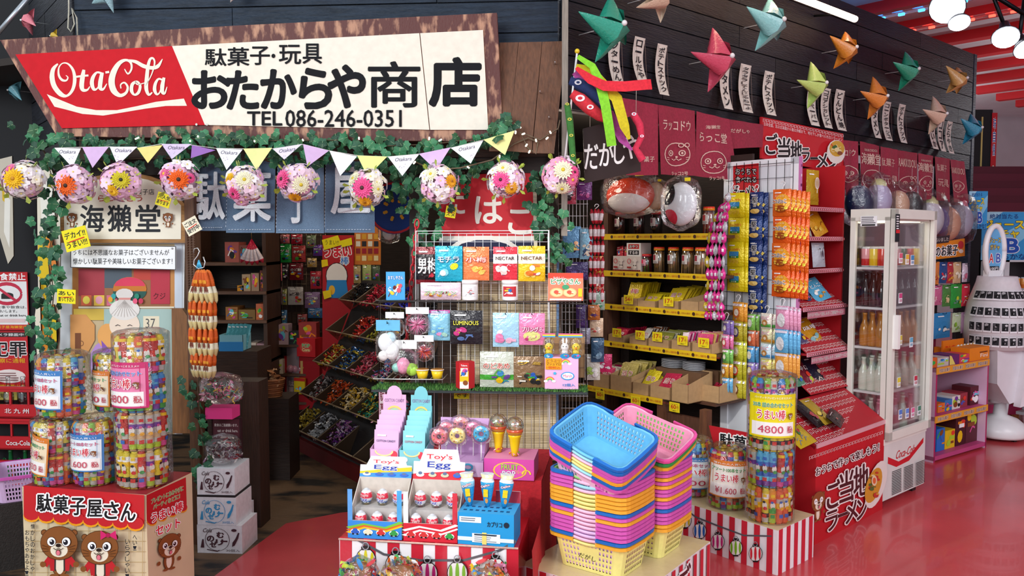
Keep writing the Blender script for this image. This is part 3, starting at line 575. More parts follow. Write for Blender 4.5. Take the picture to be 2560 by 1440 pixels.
# string lights
t = thing('string_lights', 'twig like string of small white lamps over the corner boards', 'string lights', FA.w(0, .2, 0), FA.a); A = onp(FA, .2)
pts = [(1020, 395), (1080, 425), (1150, 420), (1230, 400), (1285, 360), (1320, 345), (1345, 355), (1340, 385), (1320, 370), (1300, 330), (1350, 350), (1395, 322), (1400, 300)]
b = MB(); b.tube([(A(*p)[0], 0, A(*p)[1]) for p in pts], .004, '6a5a44', 5); build('twig_cable', b, 'wood', t)
b0 = MB(); b0.tube([(0, 0, 0), (0, -.02, -.012)], .004, 'f4f0e4', 6)
o0 = None
for i, p in enumerate([(1290, 330), (1298, 318), (1318, 362), (1325, 378), (1312, 335), (1370, 345), (1375, 330), (1340, 350), (1040, 405), (1170, 418), (1250, 390), (1000, 395), (640, 352), (480, 352), (352, 345), (500, 340), (900, 345), (1075, 345), (1105, 350), (760, 350)]):
    u, z = A(*p)
    if o0 is None: o0 = build('lamp', b0, 'bulb', t, (u, -.02, z))
    else: link('lamp', o0.data, t, (u, -.02, z), (0, R.uniform(-1, 1), 0))
# flower balls
def gerbera(col, ctr, n=16, k=1):
    b = MB()
    for i in range(n*2):
        a = 2*pi*i/n+(pi/n if i >= n else 0); l = 1 if i < n else .75; y = -.1 if i < n else -.2; c_, s_ = cos(a), sin(a); w = .19
        b.raw([(c_*.15, y*.6-.05, s_*.15), (c_*l*.6-s_*w, y-.06, s_*l*.6+c_*w), (c_*l, y+.12*k, s_*l), (c_*l*.6+s_*w, y-.06, s_*l*.6-c_*w)], [(0, 1, 2, 3)], col)
    b.ball((0, -.16, 0), .2, ctr, 8, 4, (1, .6, 1)); return b
def blossom(col):
    b = MB()
    for i in range(5):
        a = 2*pi*i/5; c_, s_ = cos(a), sin(a); w = .42
        b.raw([(0, 0, 0), (c_*.5-s_*w, -.16, s_*.5+c_*w), (c_*1-s_*w*.6, -.02, s_+c_*w*.6), (c_*.95+s_*w*.6, -.02, s_*.95-c_*w*.6), (c_*.5+s_*w, -.16, s_*.5-c_*w)], [(0, 1, 2, 3, 4)], col)
    b.ball((0, -.1, 0), .12, 'f0e070', 6, 4); return b
FM = {}
def fm(k, f): 
    if k not in FM: o = build(k, f, 'petal'); FM[k] = o.data; bpy.data.objects.remove(o)
    return FM[k]
GER = {'yellow': ('f2c21a', 'c88a10'), 'orange': ('ee6a1c', '3a2012'), 'pink': ('ee7aa8', 'f0c030'), 'cream': ('f0eccc', 'd8c030'), 'hotpink': ('ee5a98', '4a2020'), 'gold': ('e8a81c', 'a86a10'), 'lime': ('d8cc30', '2a2a10')}
GM = {k: build('gerbera', gerbera(*v), 'petal').data for k, v in GER.items()}
BM_ = [build('blossom', blossom(c), 'petal').data for c in ('e8b8d4', 'f0d4e4', 'ead0e8', 'f2ead8', 'eea0c0', 'f4eef0')]
for o in [o for o in bpy.data.objects if o.name.startswith(('gerbera', 'blossom'))]: bpy.data.objects.remove(o)
fb = [(62, 450, 'white and pink flower ball with one big yellow gerbera, farthest left', [('yellow', .1, .0, .55), ('pink', -.2, .55, .3)], (3, 5, 0, 1)),
 (190, 462, 'pink flower ball with one orange gerbera', [('orange', .1, -.1, .55)], (0, 1, 2)), (305, 455, 'pink flower ball with two yellow gerberas low and right', [('lime', .45, .05, .5), ('yellow', -.05, -.5, .36), ('pink', -.7, -.1, .3)], (0, 1, 0)),
 (452, 452, 'lilac flower ball with an orange gerbera at its right', [('orange', .35, .0, .55), ('pink', -.45, .3, .42), ('hotpink', .8, .1, .3)], (2, 0, 5)), (615, 462, 'flower ball with a cream daisy and a yellow bloom', [('cream', .3, .2, .5), ('yellow', -.55, .25, .38), ('hotpink', -.35, -.5, .42)], (0, 1, 5)),
 (745, 455, 'pink flower ball with a hot pink gerbera at its left', [('hotpink', -.55, .1, .55), ('cream', .45, -.2, .5), ('gold', .0, -.85, .4)], (0, 2, 1)), (920, 470, 'cream flower ball with a big pink gerbera in its middle', [('hotpink', -.05, -.05, .58), ('cream', -.6, .45, .45), ('cream', .7, -.1, .4), ('gold', .0, -.75, .4)], (3, 5, 0)),
 (1098, 460, 'white flower ball with one gold bloom at its right', [('cream', -.3, .45, .45), ('gold', .75, .1, .4)], (5, 5, 3, 0)), (1265, 450, 'flower ball with a cream daisy above a pink gerbera and a gold bloom', [('cream', -.1, .55, .45), ('hotpink', -.2, -.05, .5), ('gold', .35, -.5, .4)], (5, 0, 1)),
 (1403, 438, 'pink flower ball with white daisies at the corner post', [('cream', .1, .2, .55), ('cream', .05, -.75, .5), ('pink', .6, -.3, .42), ('hotpink', .7, .1, .4)], (0, 1, 4))]
gm = build('flower_core', MB().ball((0, 0, 0), 1, 'd4b4c4', 10, 6), 'petal'); gmd = gm.data; bpy.data.objects.remove(gm)
for i, (x, y, lab, gl, pal) in enumerate(fb):
    u, z = FA.p(x, y, .28); px = FA.p(x+1, y, .28)[0]-u; r_ = 50*px; t = thing('flower_ball', lab, 'flower ball', FA.w(u, .28, z), FA.a, 'flower balls hanging under the bunting'); rr = random.Random(i+40)
    o = link('flower_core', gmd, t, (0, 0, 0)); o.scale = (r_*.78,)*3
    def put(me, a, c, s, nm):
        y_ = -max(0, 1-a*a-c*c)**.5; n = Vector((a, y_, c)).normalized(); q = Vector((0, -1, 0)).rotation_difference(n)
        o = link(nm, me, t, n*r_*.9); o.rotation_mode = 'QUATERNION'; o.rotation_quaternion = q@Vector((0, 1, 0)).rotation_difference(Vector((0, 1, 0))); o.scale = (s*r_,)*3
    for g in gl: put(GM[g[0]], g[1], g[2], g[3]*.95, 'gerbera')
    n = 52
    for k in range(n):
        zz = 1-2*(k+.5)/n; a = k*2.4; q = (1-zz*zz)**.5; vx, vy = q*cos(a), q*sin(a)
        if vy > .35: continue
        if any((vx-g[1])**2+(zz-g[2])**2 < (g[3]*.75)**2 and vy < 0 for g in gl): continue
        n_ = Vector((vx, vy, zz)); o = link('blossom', BM_[rr.choice(pal)], t, n_*r_*rr.uniform(.8, .95)); o.rotation_mode = 'QUATERNION'; o.rotation_quaternion = Vector((0, -1, 0)).rotation_difference((n_+Vector((rr.uniform(-.3, .3), rr.uniform(-.3, .3), rr.uniform(-.3, .3)))).normalized()); o.scale = (r_*rr.uniform(.27, .36),)*3
    b = MB()
    for k in range(7):
        a = rr.uniform(0, 6.28); c_, s_ = cos(a), sin(a); b.raw([(c_*.8*r_, -.3*r_, s_*.8*r_), (c_*1.1*r_-s_*.08*r_, -.2*r_, s_*1.1*r_+c_*.08*r_), (c_*1.22*r_, -.3*r_, s_*1.22*r_), (c_*1.1*r_+s_*.08*r_, -.4*r_, s_*1.1*r_-c_*.08*r_)], [(0, 1, 2, 3)], 'a8b848')
    o = build('sprigs', b, 'leaf', t); o['kind'] = 'stuff'
# ================= left front: stick bundles on the printed carton =================
STK = []
def stickmesh(k):
    r = random.Random(k+5); b = MB(); base = ['e8d23a', 'd83a34', 'c8443a', '3a8fd0', '8cc040', 'f0a030', '5ab4dc', 'b04aa0', 'e86a3a', 'd8b88a', '2f5fb0', 'd8c020'][k]; L = 1.0; n = 8
    zs = [0, .03, .06, .2, .32, .45, .6, .72, .86, .94, .97, 1.0]; rr = [.10, .07, .115, .125, .125, .125, .125, .125, .125, .115, .07, .10]
    cc = [base, base]+[r.choice([base, base, 'c8c4b8', r.choice(PAL), r.choice(PAL)]) for _ in range(7)]+[base, base]
    V = [(rr[j]*cos(2*pi*i/n)*(1.1 if j in (0, 1, 10, 11) else 1), rr[j]*sin(2*pi*i/n)*(.35 if j in (0, 11) else 1), zs[j]) for j in range(12) for i in range(n)]
    for j in range(11):
        b.raw(V[j*n:(j+2)*n], [(i, (i+1) % n, (i+1) % n+n, i+n) for i in range(n)], cc[j], True)
    b.y = -.128; b.eps = .002
    b.E2(0, .55, .08, .1, 'ece6da', 10); b.E2(.02, .46, .07, .05, r.choice(['d83030', '2f7fd0', 'f0b020', '3aa050']), 8); b.E2(-.02, .64, .05, .035, r.choice(PAL), 8)
    b.R2(-.07, .2, .07, .3, r.choice(['2f6fc8', 'd83a30', '3aa050', 'f4d020'])); b.R2(-.06, .78, .06, .86, r.choice(['d8302a', 'f4d020', '2f6fc8']))
    return build('snack_stick', b, 'foil')
for k in range(12): o = stickmesh(k); STK.append(o.data); bpy.data.objects.remove(o)
def card(w, h, top, bg_, hdr, l1, l2, price, rad, otr=True, l1c='c04a78', yen=''):
    b = MB(); n = 12; 
    def S(x, z): return -(max(0, rad*rad-x*x)**.5)+rad-.0005 if rad else 0
    b.surf = S; b.R2(-w/2, 0, w/2, h, top, 10, 1); b.R2(-w*.47, h*.03, w*.47, h*.97, bg_, 10, 1); b.R2(-w*.47, h*.87, w*.47, h*.97, top, 10, 1); b.R2(-w*.45, h*.05, w*.45, h*.36, 'f8f6f2', 10, 1)
    b.T2(hdr, 0, h*.92, w*.8, h*.055, 'ffffff', .01); b.T2(l1, 0, h*.76, w*.86, h*.11, l1c, .03, 'ffffff', .05)
    b.T2(l2, -w*.04, h*.54, w*.62, h*.22, 'd0243a', .015, 'ffffff', .07); b.T2(price, -w*.05, h*.2, w*.56, h*.17, 'cc4860', -.005)
    b.T2('税込', w*.38, h*.2, w*.12, h*.16, 'c83048', .02)
    if otr:
        for k in (1,): 
            s = w*.1; b.A = (lambda q: lambda u, v: (q+u*s, h*.53+v*s*1.1))(w*.38); otter(b, 1, coat=False); b.A = None
    return b
def bundle(label, p, r, tiers, th, cols=None, seed=0, cd=None, rz=0, lean=0, group='clear bundles of snack sticks'):
    t = thing('stick_bundle', label, 'snack bundle', p, rz, group); rg = random.Random(seed); sr = r*.16; n = int(2*pi*(r-sr)/(sr*1.75))
    for j in range(tiers):
        cs = cols[j] if cols else list(range(12))
        for i in range(n):
            a = 2*pi*i/n
            if sin(a) > .25: continue
            o = link('snack_stick', STK[rg.choice(cs)], t, ((r-sr)*cos(a), (r-sr)*sin(a), j*th+.002), (rg.uniform(-.03, .03), rg.uniform(-.03, .03), a+pi/2+rg.uniform(-.3, .3))); o.scale = (sr*8.4, sr*8.4, th*.985)
        b = MB(); b.lathe([(r*.72, 0), (r*.72, th*.97)], 'b8a040', 12); o = build('inner_sticks', b, 'foil', t, (0, 0, j*th)); o['kind'] = 'stuff'
        bt = MB()
        for i in range(14): a = rg.uniform(0, 6.28); q = r*.6*rg.random()**.5; bt.ball((q*cos(a), q*sin(a), 0), sr*.8, rg.choice(['c8c0a0', 'd8b840', 'b0b0b0', 'a03038']), 6, 3, (1, 1, .5))
        if j == tiers-1: o = build('stick_ends', bt, 'foil', t, (0, 0, tiers*th)); o['kind'] = 'stuff'
    fl = film_tube(r*1.05, tiers*th+.006, seed=seed); build('clear_wrap', fl, 'film', t)
    if cd:
        cx, cz, cb, crz = cd; c = build('price_card', cb, 'gloss', t, (r*1.09*sin(cx), -r*1.09*cos(cx), cz), (0, crz, cx))
    return t
BY = 3.2; c0 = P(365, 1237, BY); LBF = F(c0.x, c0.y, -11); LBS = F(c0.x, c0.y, 79); BT = c0.z
t = thing('printed_carton', 'big carton printed with brown otters in red happi coats under a red awning', 'box', LBF.w(-.24, -.16, 0), LBF.a)
XL = LBF.p(62, 1215, 0)[0]+.226; b = MB(); b.box(XL, .24, -.16, .16, 0, BT, 'a82028', {'f': 'd9c4a0', 'r': 'd9c4a0', 't': '96222a'}); build('carton', b, 'print', t)
b = MB(); A = onp(LBF, 0); b.A = lambda x, y: (A(x, y)[0]+.24, A(x, y)[1]); b.y = -.161
for k in range(14): y = 1300+k*26; b.R2(63, y, 365, y+1.6, 'c4a878')
for k in range(9): x = 88+k*34; b.S2([(x, 1290), (x-2, 1640)], 1.4, 'b89868')
b.R2(64, 1500, 365, 1640, '9aa4a8')
b.P2([(63, 1212), (364, 1236), (364, 1312), (63, 1285)], 'c8242c')
for k in range(8): x = 83+k*37.3; yb = 1286+(x-60)*.083; b.E2(x, yb, 21, 16, 'f0a020', 12); b.E2(x, yb-4, 20, 15, 'c8242c', 12)
for k, c in enumerate('駄菓子屋さん'): b.T2(c, 117+k*42, 1254+k*4.6, 36, -42, '1c1c20', .03, 'ffffff', .1)
b.V2('懐かしのおかしや', 90, 1305, 10, -120, '20242c'); b.V2('おもちゃあるよ！', 77, 1320, 10, -115, '20242c'); b.V2('へい！', 346, 1332, 10, -40, '20242c'); b.V2('いらっしゃい！', 328, 1342, 11, -100, '20242c')
B0 = b.A
for X, Y, bw in ((161, 1353, False), (266, 1362, True)): b.A = (lambda X, Y: lambda u, v: B0(X+u*94, Y-v*92))(X, Y); otter(b, 1, bow=bw)
build('front_print', b, 'gloss', t)
b = MB(); A2 = onp(LBS, 0); b.T = Matrix.Translation((.24, -.16, 0))@Matrix.Rotation(pi/2, 4, 'Z'); b.A = A2; b.y = -.001
b.P2([(366, 1238), (464, 1193), (466, 1260), (366, 1308)], 'c8242c')
for k in range(4): b.E2(379+k*25, 1303-k*11, 13, 12, 'f0a020', 10); b.E2(379+k*25, 1300-k*11, 12.5, 11.5, 'c8242c', 10)
b.T2('プレゼントにおみやげに', 416, 1237, 80, -13, '3a8a3a', .02, 'f4e8c0', .06, vs=-.43); b.T2('パーティなどに！', 414, 1254, 66, -12, '3a8a3a', .02, 'f4e8c0', .06, vs=-.43)
b.T2('うまい棒', 415, 1280, 78, -25, 'e02838', .03, 'ffffff', .09, vs=-.4); b.T2('セット', 417, 1317, 60, -24, 'e02838', .03, 'ffffff', .09, vs=-.4)
B1 = b.A; b.A = lambda u, v: B1(419+u*58, 1365-v*66-u*16); otter(b, 1, coat=False)
build('side_print', b, 'gloss', t)
def onb(px, py, z): return G(px, py, z)
p = P(362, 1215, 3.36); cy = card(.2, .19, 'c8286a', 'e884ac', 'パーティやプレゼントにオススメ!!', '30本 詰め合わせセット', 'うまい棒', '4800', .114, l1c='2f6fc8')
bundle('tallest four tier stick bundle on the otter carton, pink 4800 card', (p.x, p.y, BT), .106, 4, .16, [[9, 0, 2], [1, 2, 9], [3, 6, 9], [0, 8, 2]], 1, (-.2, .345, cy, 0), LBF.a)
p = P(143, 1200, 3.38); bundle('two tier stick bundle at the left end of the otter carton, tilted orange 1600 card', (p.x, p.y, BT), .088, 2, .135, None, 2, (-.45, .06, card(.135, .17, 'e08030', 'f4e2c0', '憧れの大人買い！', 'アソート100本セット', 'うまい棒', '1.600', .094, l1c='3a9a4a'), .2), LBF.a)
p2 = P(248, 1200, 3.40); bundle('two tier stick bundle in the middle of the otter carton, blue 1600 card', (p2.x, p2.y-.02, BT), .088, 2, .135, None, 3, (-.05, .07, card(.165, .155, '3a7fc0', 'e4eef4', '憧れの大人買い！', 'アソート100本セット', 'うまい棒', '1.600', .094), .02), LBF.a)
p = P(162, 1045, 3.40); bundle('upper left stick bundle with a blue 1600 card, standing on another bundle', (p.x, p.y, BT+.29), .1, 2, .125, None, 4, (-.25, .04, card(.17, .165, '3a7fc0', 'e4eef4', '憧れの大人買い！', 'アソート100本セット', 'うまい棒', '1.600', .107), .04), LBF.a)
p = P(268, 1045, 3.44); bundle('upper middle stick bundle with an orange card, behind the tallest bundle', (p.x+.012, p.y+.05, BT+.29), .08, 2, .125, None, 5, (-.4, .03, card(.13, .155, 'e08030', 'f4e2c0', '憧れの大人買い！', '100本セット', 'い棒', '00', .09, l1c='3a9a4a'), .03), LBF.a)
# far left: crates with bottles
def crate(pz, label, green, word):
    t = thing('bottle_crate', label, 'crate', pz, radians(-4)); w, d, h = .5, .34, .2; b = MB(); c = 'c4202a'
    for z0, z1 in ((0, .085), (.165, .2)): b.box(-w/2, w/2, 0, .012, z0, z1, c); b.box(w/2-.012, w/2, 0, d, z0, z1, c); b.box(-w/2, -w/2+.012, 0, d, z0, z1, c); b.box(-w/2, w/2, d-.012, d, z0, z1, c)
    for x in (-.25, -.09, .05, .17, .238): b.box(x, x+.012, 0, .012, .08, .17, c)
    for y in (.1, .2, .3): b.box(w/2-.012, w/2, y, y+.02, .08, .17, c)
    b.box(-w/2, w/2, 0, d, 0, .01, c); b.box(-w/2-.01, w/2+.01, -.008, .0, .185, .2, c); build('crate_body', b, 'plastic', t)
    b = MB(); b.y = -.004; b.T2(word, .1, .045, .16, .03, 'f4f0f0', .02); build('lettering', b, 'print', t); return t
def bottle_mesh(col, liq=None, h=.24, r=.03, cap=None, m='glass'):
    b = MB(); b.lathe([(r*.9, 0), (r, .01), (r, h*.5), (r*.85, h*.6), (r*.45, h*.75), (r*.38, h*.93), (r*.46, h*.94), (r*.46, h)], col, 12); return b
mat('greenglass', '1f6a3a', rough=.05, ns=0, coat=.5); mat('clearglass', 'd8e0e0', rough=.04, alpha=.22, kind='film')
bm1 = build('empty_bottle', bottle_mesh('ffffff'), 'clearglass'); bm2 = build('empty_bottle', bottle_mesh('ffffff'), 'greenglass'); bd1, bd2 = bm1.data, bm2.data; bpy.data.objects.remove(bm1); bpy.data.objects.remove(bm2)
cp = G(60, 1228, 0); cx, cy_ = cp.x-.12, cp.y
for k, (lab, wd, z) in enumerate((('lowest red bottle crate with green bottles at the far left', ' ', .0), ('middle red bottle crate with white script lettering at the far left', 'Coca-Cola', .27), ('top red bottle crate lettered with three kanji, clear bottles standing in it', '北 九 州', .475))):
    crate((cx, cy_, z), lab, k == 0, wd)
    for i in range(5):
        for j in range(3 if k != 1 else 1):
            if k == 1: continue
            o = link('glass_bottle', bd2 if k == 0 else bd1, None, (cx-.19+i*.095, cy_+.07+j*.1, z+.011)); tag(o, '%s, %s from left, %s row' % (('green bottle in the lowest red crate', 'x', 'empty clear bottle in the top red crate')[k], ORD[i], ('front', 'middle', 'back')[j]), 'bottle', ('green bottles in the lowest crate', '', 'clear bottles in the top crate')[k])
# posters at far left
Y = 5.15
def d1(b):
    b.R2(0, 0, 1, 1, 'c8242c'); b.R2(.02, .02, .97, .84, 'f0eeec'); b.T2('飲食禁止', .5, .92, .9, .12, 'ffffff', .03); b.O2(.45, .63, .38, .17, .06, 'c8304a'); b.R2(.3, .54, .62, .6, '2a2a2a'); b.E2(.46, .61, .16, .04, '2a2a2a'); b.S2([(.2, .74), (.7, .5)], .05, 'c8304a')
    b.T2('お食事や飲食は、', .5, .4, .9, .05, '26262a', .01); b.T2('お願いします。', .4, .33, .6, .05, '26262a', .01); b.T2('No eat or drink here.', .5, .26, .9, .04, '26262a')
    b.R2(.05, .14, .9, .2, 'e8c8c8'); b.R2(.02, .02, .97, .1, 'c8242c'); b.T2('駄菓子屋海獺堂店', .5, .06, .9, .05, 'f0c020', .01)
def d2(b):
    b.R2(0, 0, 1, 1, 'c8242c'); b.R2(.03, .9, .97, .98, '3a3030'); b.T2('カメラ録画中', .5, .94, .8, .05, 'f0f0f0'); b.T2('犯罪', .5, .69, .92, .26, '1c1418', .03, 'f4e8e8', .08)
    b.T2('警察に通報', .5, .49, .85, .08, 'f0c020', .01); b.E2(.5, .22, .42, .12, 'f0e0dc', 20); lines2(b, .25, .75, .28, 4, .04, '8a6060'); b.T2('海獺堂岡山店', .5, .05, .8, .05, 'f0c020')
def onwall(px0, py0, px1, py1, draw, label, nm='poster', col='c8242c'):
    return flatart(nm, px0, py0, px1, py1, Y, col, label, 'poster', draw, .004)
onwall(-22, 680, 68, 826, d1, 'red and white no eating and drinking poster at the far left wall'); onwall(-22, 828, 68, 972, d2, 'red warning poster with one huge black kanji, lower far left wall')
onwall(-20, 978, 42, 1000, lambda b: b.T2('お知らせ', .5, .5, .6, .5, '333333'), 'narrow yellow notice under the red posters at the far left', 'notice', 'e8d86a')
b = MB(); p = P(-60, 600, 5.18); q = P(96, 600, 5.18); b.box(p.x-.5, q.x, 0, .06, 0, 3.2, '16161a'); o = build('wall_left', b, 'wall', None, (0, 5.17, 0)); o['kind'] = 'structure'
# painted cut-out board beside the ivy
t = thing('painted_board', 'tall cut out board painted with yellow orange and white flame shapes behind the left ivy', 'board', (0, 4.62, 0))
def wp(l, Y=4.62): return [(P(x, y, Y).x, P(x, y, Y).z) for x, y in l]
for k, (pts, c) in enumerate((([(92, 430), (128, 420), (150, 470), (152, 1010), (100, 1000), (95, 700)], 'e4dcc8'), ([(100, 470), (130, 440), (140, 560), (110, 620)], 'f0ece0'), ([(104, 665), (118, 700), (122, 760), (100, 720)], 'e0b818'), ([(100, 590), (120, 580), (128, 700), (98, 690)], 'e8c41c'), ([(108, 770), (140, 760), (150, 830), (142, 900), (118, 905), (104, 850)], 'e08a20'), ([(120, 600), (134, 580), (148, 660), (138, 700)], 'e88a34'), ([(96, 790), (108, 700), (112, 860), (104, 930)], 'f0e4d0'), ([(138, 800), (150, 790), (152, 850), (142, 850)], 'e8c41c'))):
    b = MB(); b.prism(wp(pts), -.006*k, .004-.006*k+.01, c, '2a2420'); b.m = None; build('painted_shape', b, 'print', t)
b = MB(); b.prism(wp([(92, 430), (150, 430), (152, 1250), (92, 1250)]), .02, .04, '2a2420'); build('backing', b, 'wood', t)
b = MB(); b.prism(wp([(-10, 400), (30, 390), (34, 640), (20, 660), (-10, 560)], 4.9), 0, .01, 'c8bfae', '2a2420'); b.A = lambda x, y: wp([(x, y)], 4.9)[0]; b.P2([(4, 430), (20, 420), (24, 520), (6, 500)], 'd8b020'); b.P2([(12, 480), (26, 500), (24, 620), (10, 580)], 'e8e4da'); solo('painted_board', b, 'print', 'pale painted cut out hanging high at the far left edge', 'board', (0, 4.9, 0))
# ================= door post: hanging orange strand, white boxes =================
def conem(k):
    b = MB(); n = 8; b.lathe([(.004, -.5), (.07, -.42), (.12, -.2), (.09, 0)], 'e8dcb0', n, cols=['e8d8a0', 'e4cf90', 'efe6c8']); b.lathe([(.09, 0), (.10, .2), (.07, .42), (.02, .5)], 'e8681a', n, cols=['e8681a', 'd85a14', 'f07a24']); b.y = -.105; b.eps = .004; b.E2(0, -.1, .05, .12, '7a3a2a', 8); b.R2(-.05, .1, .05, .2, 'f0a020'); return b
cm = build('packet', conem(0), 'foil'); cmd = cm.data; bpy.data.objects.remove(cm)
D = .22; u, z = FA.p(500, 655, D); t = thing('hanging_strand', 'bundle of orange cone packets hanging from a white ring on the door post', 'snack strand', FA.w(u, D, z), FA.a); A = onp(FA, D, u, z)
b = MB(); b.tube([A(x, y)[:1]+(0,)+A(x, y)[1:] for x, y in ((484, 632), (486, 622), (494, 620), (499, 628), (494, 640), (486, 650), (484, 662), (496, 672), (510, 668), (513, 655), (508, 642))], .003, 'd8d8d8', 6); build('ring_hook', b, 'metal', t)
for s in range(5):
    xs = [(484, 478, 478, 484), (497, 490, 488, 495), (510, 506, 506, 510), (522, 520, 522, 522), (532, 536, 538, 534)][s]
    b = MB(); b.tube([(A(497, 650)[0], 0, A(497, 650)[1]), (A(497+(xs[0]-505)*.3, 670)[0], 0, A(500, 672)[1])], .003, '4ab0d8', 5); build('string', b, 'foil', t)
    for j, yc in enumerate((716, 788, 855, 912)):
        x, zz = A(xs[j], yc); hh = abs(A(500, 700)[1]-A(500, 774 if j < 3 else 765)[1])*(1.15 if j == 0 else 1.02); an = (s-2)*(-.13 if j == 0 else (.02 if j < 3 else .05))
        for yy in (0, .025): o = link('packet', cmd, t, (x+yy*.4*(1 if s > 2 else .2), -.012*s+yy, zz), (0, an, R.uniform(-.4, .4))); o.scale = (.14, .14, hh)
# strand of beads on the post
t = thing('bead_curtain', 'brown wooden bead strings hanging at the left of the doorway', 'bead curtain', FA.w(FA.p(468, 580, .1)[0], .1, 1.4), FA.a); t['kind'] = 'stuff'
b = MB()
for k in range(3):
    for j in range(34): b.ball((k*.018, 0, .24-j*.013), .0045, '5a3a24', 6, 4)
    b.tube([(k*.018, 0, .25), (k*.018, 0, -.22)], .001, '3a2a1c', 4)
o = build('bead_strings', b, 'wood', t); o['kind'] = 'stuff'
def jelly_box(px0, py0, px1, py1, base, col, label, D=.2, rot=0, dp=.2):
    u, z, w, h = FA.box(px0, py0, px1, py1, D); b = MB(); b.box(-w/2, w/2, 0, dp, 0, h, 'e6e8ec'); b.box(-w/2, w/2, -.0006, 0, h*.0, h*.012, 'c0c4cc'); b.y = -.001; b.fit(-w/2, 0, w, h)
    for c, x, y in (('の', .3, .52), ('む', .52, .66), ('ゼ', .36, .32), ('リ', .5, .4), ('ー', .6, .44)): b.T2(c, x, y, .15, .2 if c != 'ー' else .05, col, .04)
    b.T2('Cola', .24, .82, .2, .14, col, .02, shear=.2); b.P2([(.78, .25), (.84, .3), (.92, .55), (.95, .75), (.92, .76), (.86, .55), (.79, .4)], col); b.P2([(.08, .2), (.12, .5), (.15, .5), (.16, .2)], col); b.E2(.83, .84, .06, .05, col); b.S2([(.22, .14), (.45, .08), (.5, .12)], .03, col); b.T2('30個入', .8, .12, .3, .09, col, .01); b.O2(.46, .5, .27, .4, .012, col)
    return solo('jelly_carton', b, 'card', label, 'box', FA.w(u, D, base), FA.a+rot)
z1 = FA.p(545, 1375, .2)[1]
jelly_box(560, 1300, 608, 1375, 0, '9aa0a8', 'plain white carton at the back of the jelly carton stack', D=.0, dp=.15)
jelly_box(493, 1306, 605, 1376, 0, '4a2630', 'lowest white jelly carton with brown print beside the door post')
h1 = FA.box(493, 1306, 605, 1376, .2)[3]; jelly_box(493, 1236, 590, 1306, h1, '3a9ad0', 'middle white jelly carton with light blue print')
h2 = h1+FA.box(493, 1236, 590, 1306, .2)[3]; jelly_box(493, 1163, 586, 1229, h2+.012, '4a2630', 'top white jelly carton with brown print below a bag of candy', rot=.02)
b = MB(); b.box(-.1, .1, 0, .2, 0, .012, '2a2628'); p = FA.w(FA.p(540, 1232, .2)[0], .2, h2); solo('gap_strip', b, 'wood', 'thin dark strip added for the shaded gap between the upper jelly cartons', 'board', p, FA.a)  # dark strip put in where only a shaded gap parts the cartons
def heap(mb, w, d, h, n, cols, s, rng, film=True):
    for i in range(n):
        x, y = rng.uniform(-w/2, w/2), rng.uniform(-d/2, d/2); z = h*(.3+.7*rng.random())*(1-(2*x/w)**2*.5); a = rng.uniform(0, 6.28); c = rng.choice(cols)
        M = Matrix.Translation((x, y, z))@Matrix.Rotation(a, 4, 'Z')@Matrix.Rotation(rng.uniform(-1, 1), 4, 'X')@Matrix.Rotation(rng.uniform(-1, 1), 4, 'Y'); T0 = mb.T; mb.T = (T0@M) if T0 else M
        mb.raw([(-s, 0, -s*.3), (-s, 0, s*.3), (-s*.5, -s*.3, 0), (s*.5, -s*.3, 0), (s*.5, s*.25, s*.3), (-s*.5, s*.25, s*.3), (s, 0, -s*.3), (s, 0, s*.3), (0, -s*.1, -s*.4)], [(0, 2, 1), (2, 3, 4, 5), (6, 7, 3), (1, 2, 5), (7, 4, 3), (2, 8, 3), (5, 4, 8)], c); mb.T = T0
    return mb
def bag_shell(w, d, h, seed=0, neck=False):
    return film_blob(w, d, h, seed)
def film_blob(w, d, h, seed):
    b = MB(); r = random.Random(seed); n, m = 14, 8; V = []
    for j in range(m+1):
        v = j/m; q = (1-(2*v-1)**4)**.5 if j not in (0, m) else .15
        for i in range(n): a = 2*pi*i/n; V.append((w/2*q*cos(a)*(1+r.uniform(-.05, .05)), d/2*q*sin(a)*(1+r.uniform(-.05, .05)), h*v))
    b.raw(V, [(j*n+i, j*n+(i+1) % n, (j+1)*n+(i+1) % n, (j+1)*n+i) for j in range(m) for i in range(n)], 'ffffff', True); return b
def candy_bag(px0, py0, px1, py1, Fr, D, label, cols, base=None, n=60, s=.014, seed=0, extra=None, cat='candy bag', group=None, dd=.8, m='candy'):
    u, z, w, h = Fr.box(px0, py0, px1, py1, D); t = thing('candy_bag', label, cat, Fr.w(u, D, z if base is None else base), Fr.a, group); rg = random.Random(seed)
    b = MB(); heap(b, w*.85, w*dd*.8, h*.78, n, cols, s, rg); o = build('candies', b, m, t); o['kind'] = 'stuff'; build('clear_bag', film_blob(w, w*dd, h, seed), 'film', t)
    return t
candy_bag(513, 1085, 602, 1162, FA, .12, 'clear bag of white and red wrapped sweets on the top jelly carton', ['c8c4c0', 'b03038', 'e8e4e0', '7a4a6a', '8a8a90'], h2+.012+.137, 90, .014, 3)
candy_bag(500, 930, 606, 1012, FA, .12, 'clear bag with pink heart candy and striped bead sweets beside the ivy', ['d86a98', 'e8a0b8', 'c83868', '4aa080', 'e8c050'], None, 90, .013, 4)
def rbox(name, Fr, px0, py0, px1, py1, D, dp, col, label, cat, draw=None, m='print', base=None, rot=0, cols=None, group=None):
    u, z, w, h = Fr.box(px0, py0, px1, py1, D); z = z if base is None else base; b = MB(); b.box(-w/2, w/2, 0, dp, 0, h, col, cols); b.y = -.0006; b.fit(-w/2, 0, w, h)
    if draw: draw(b)
    return solo(name, b, m, label, cat, Fr.w(u, D, z), Fr.a+rot, group)
rbox('candy_box', FA, 513, 1020, 580, 1048, .13, .1, 'e04088', 'bright pink box under the pink candy bag beside the ivy', 'box')
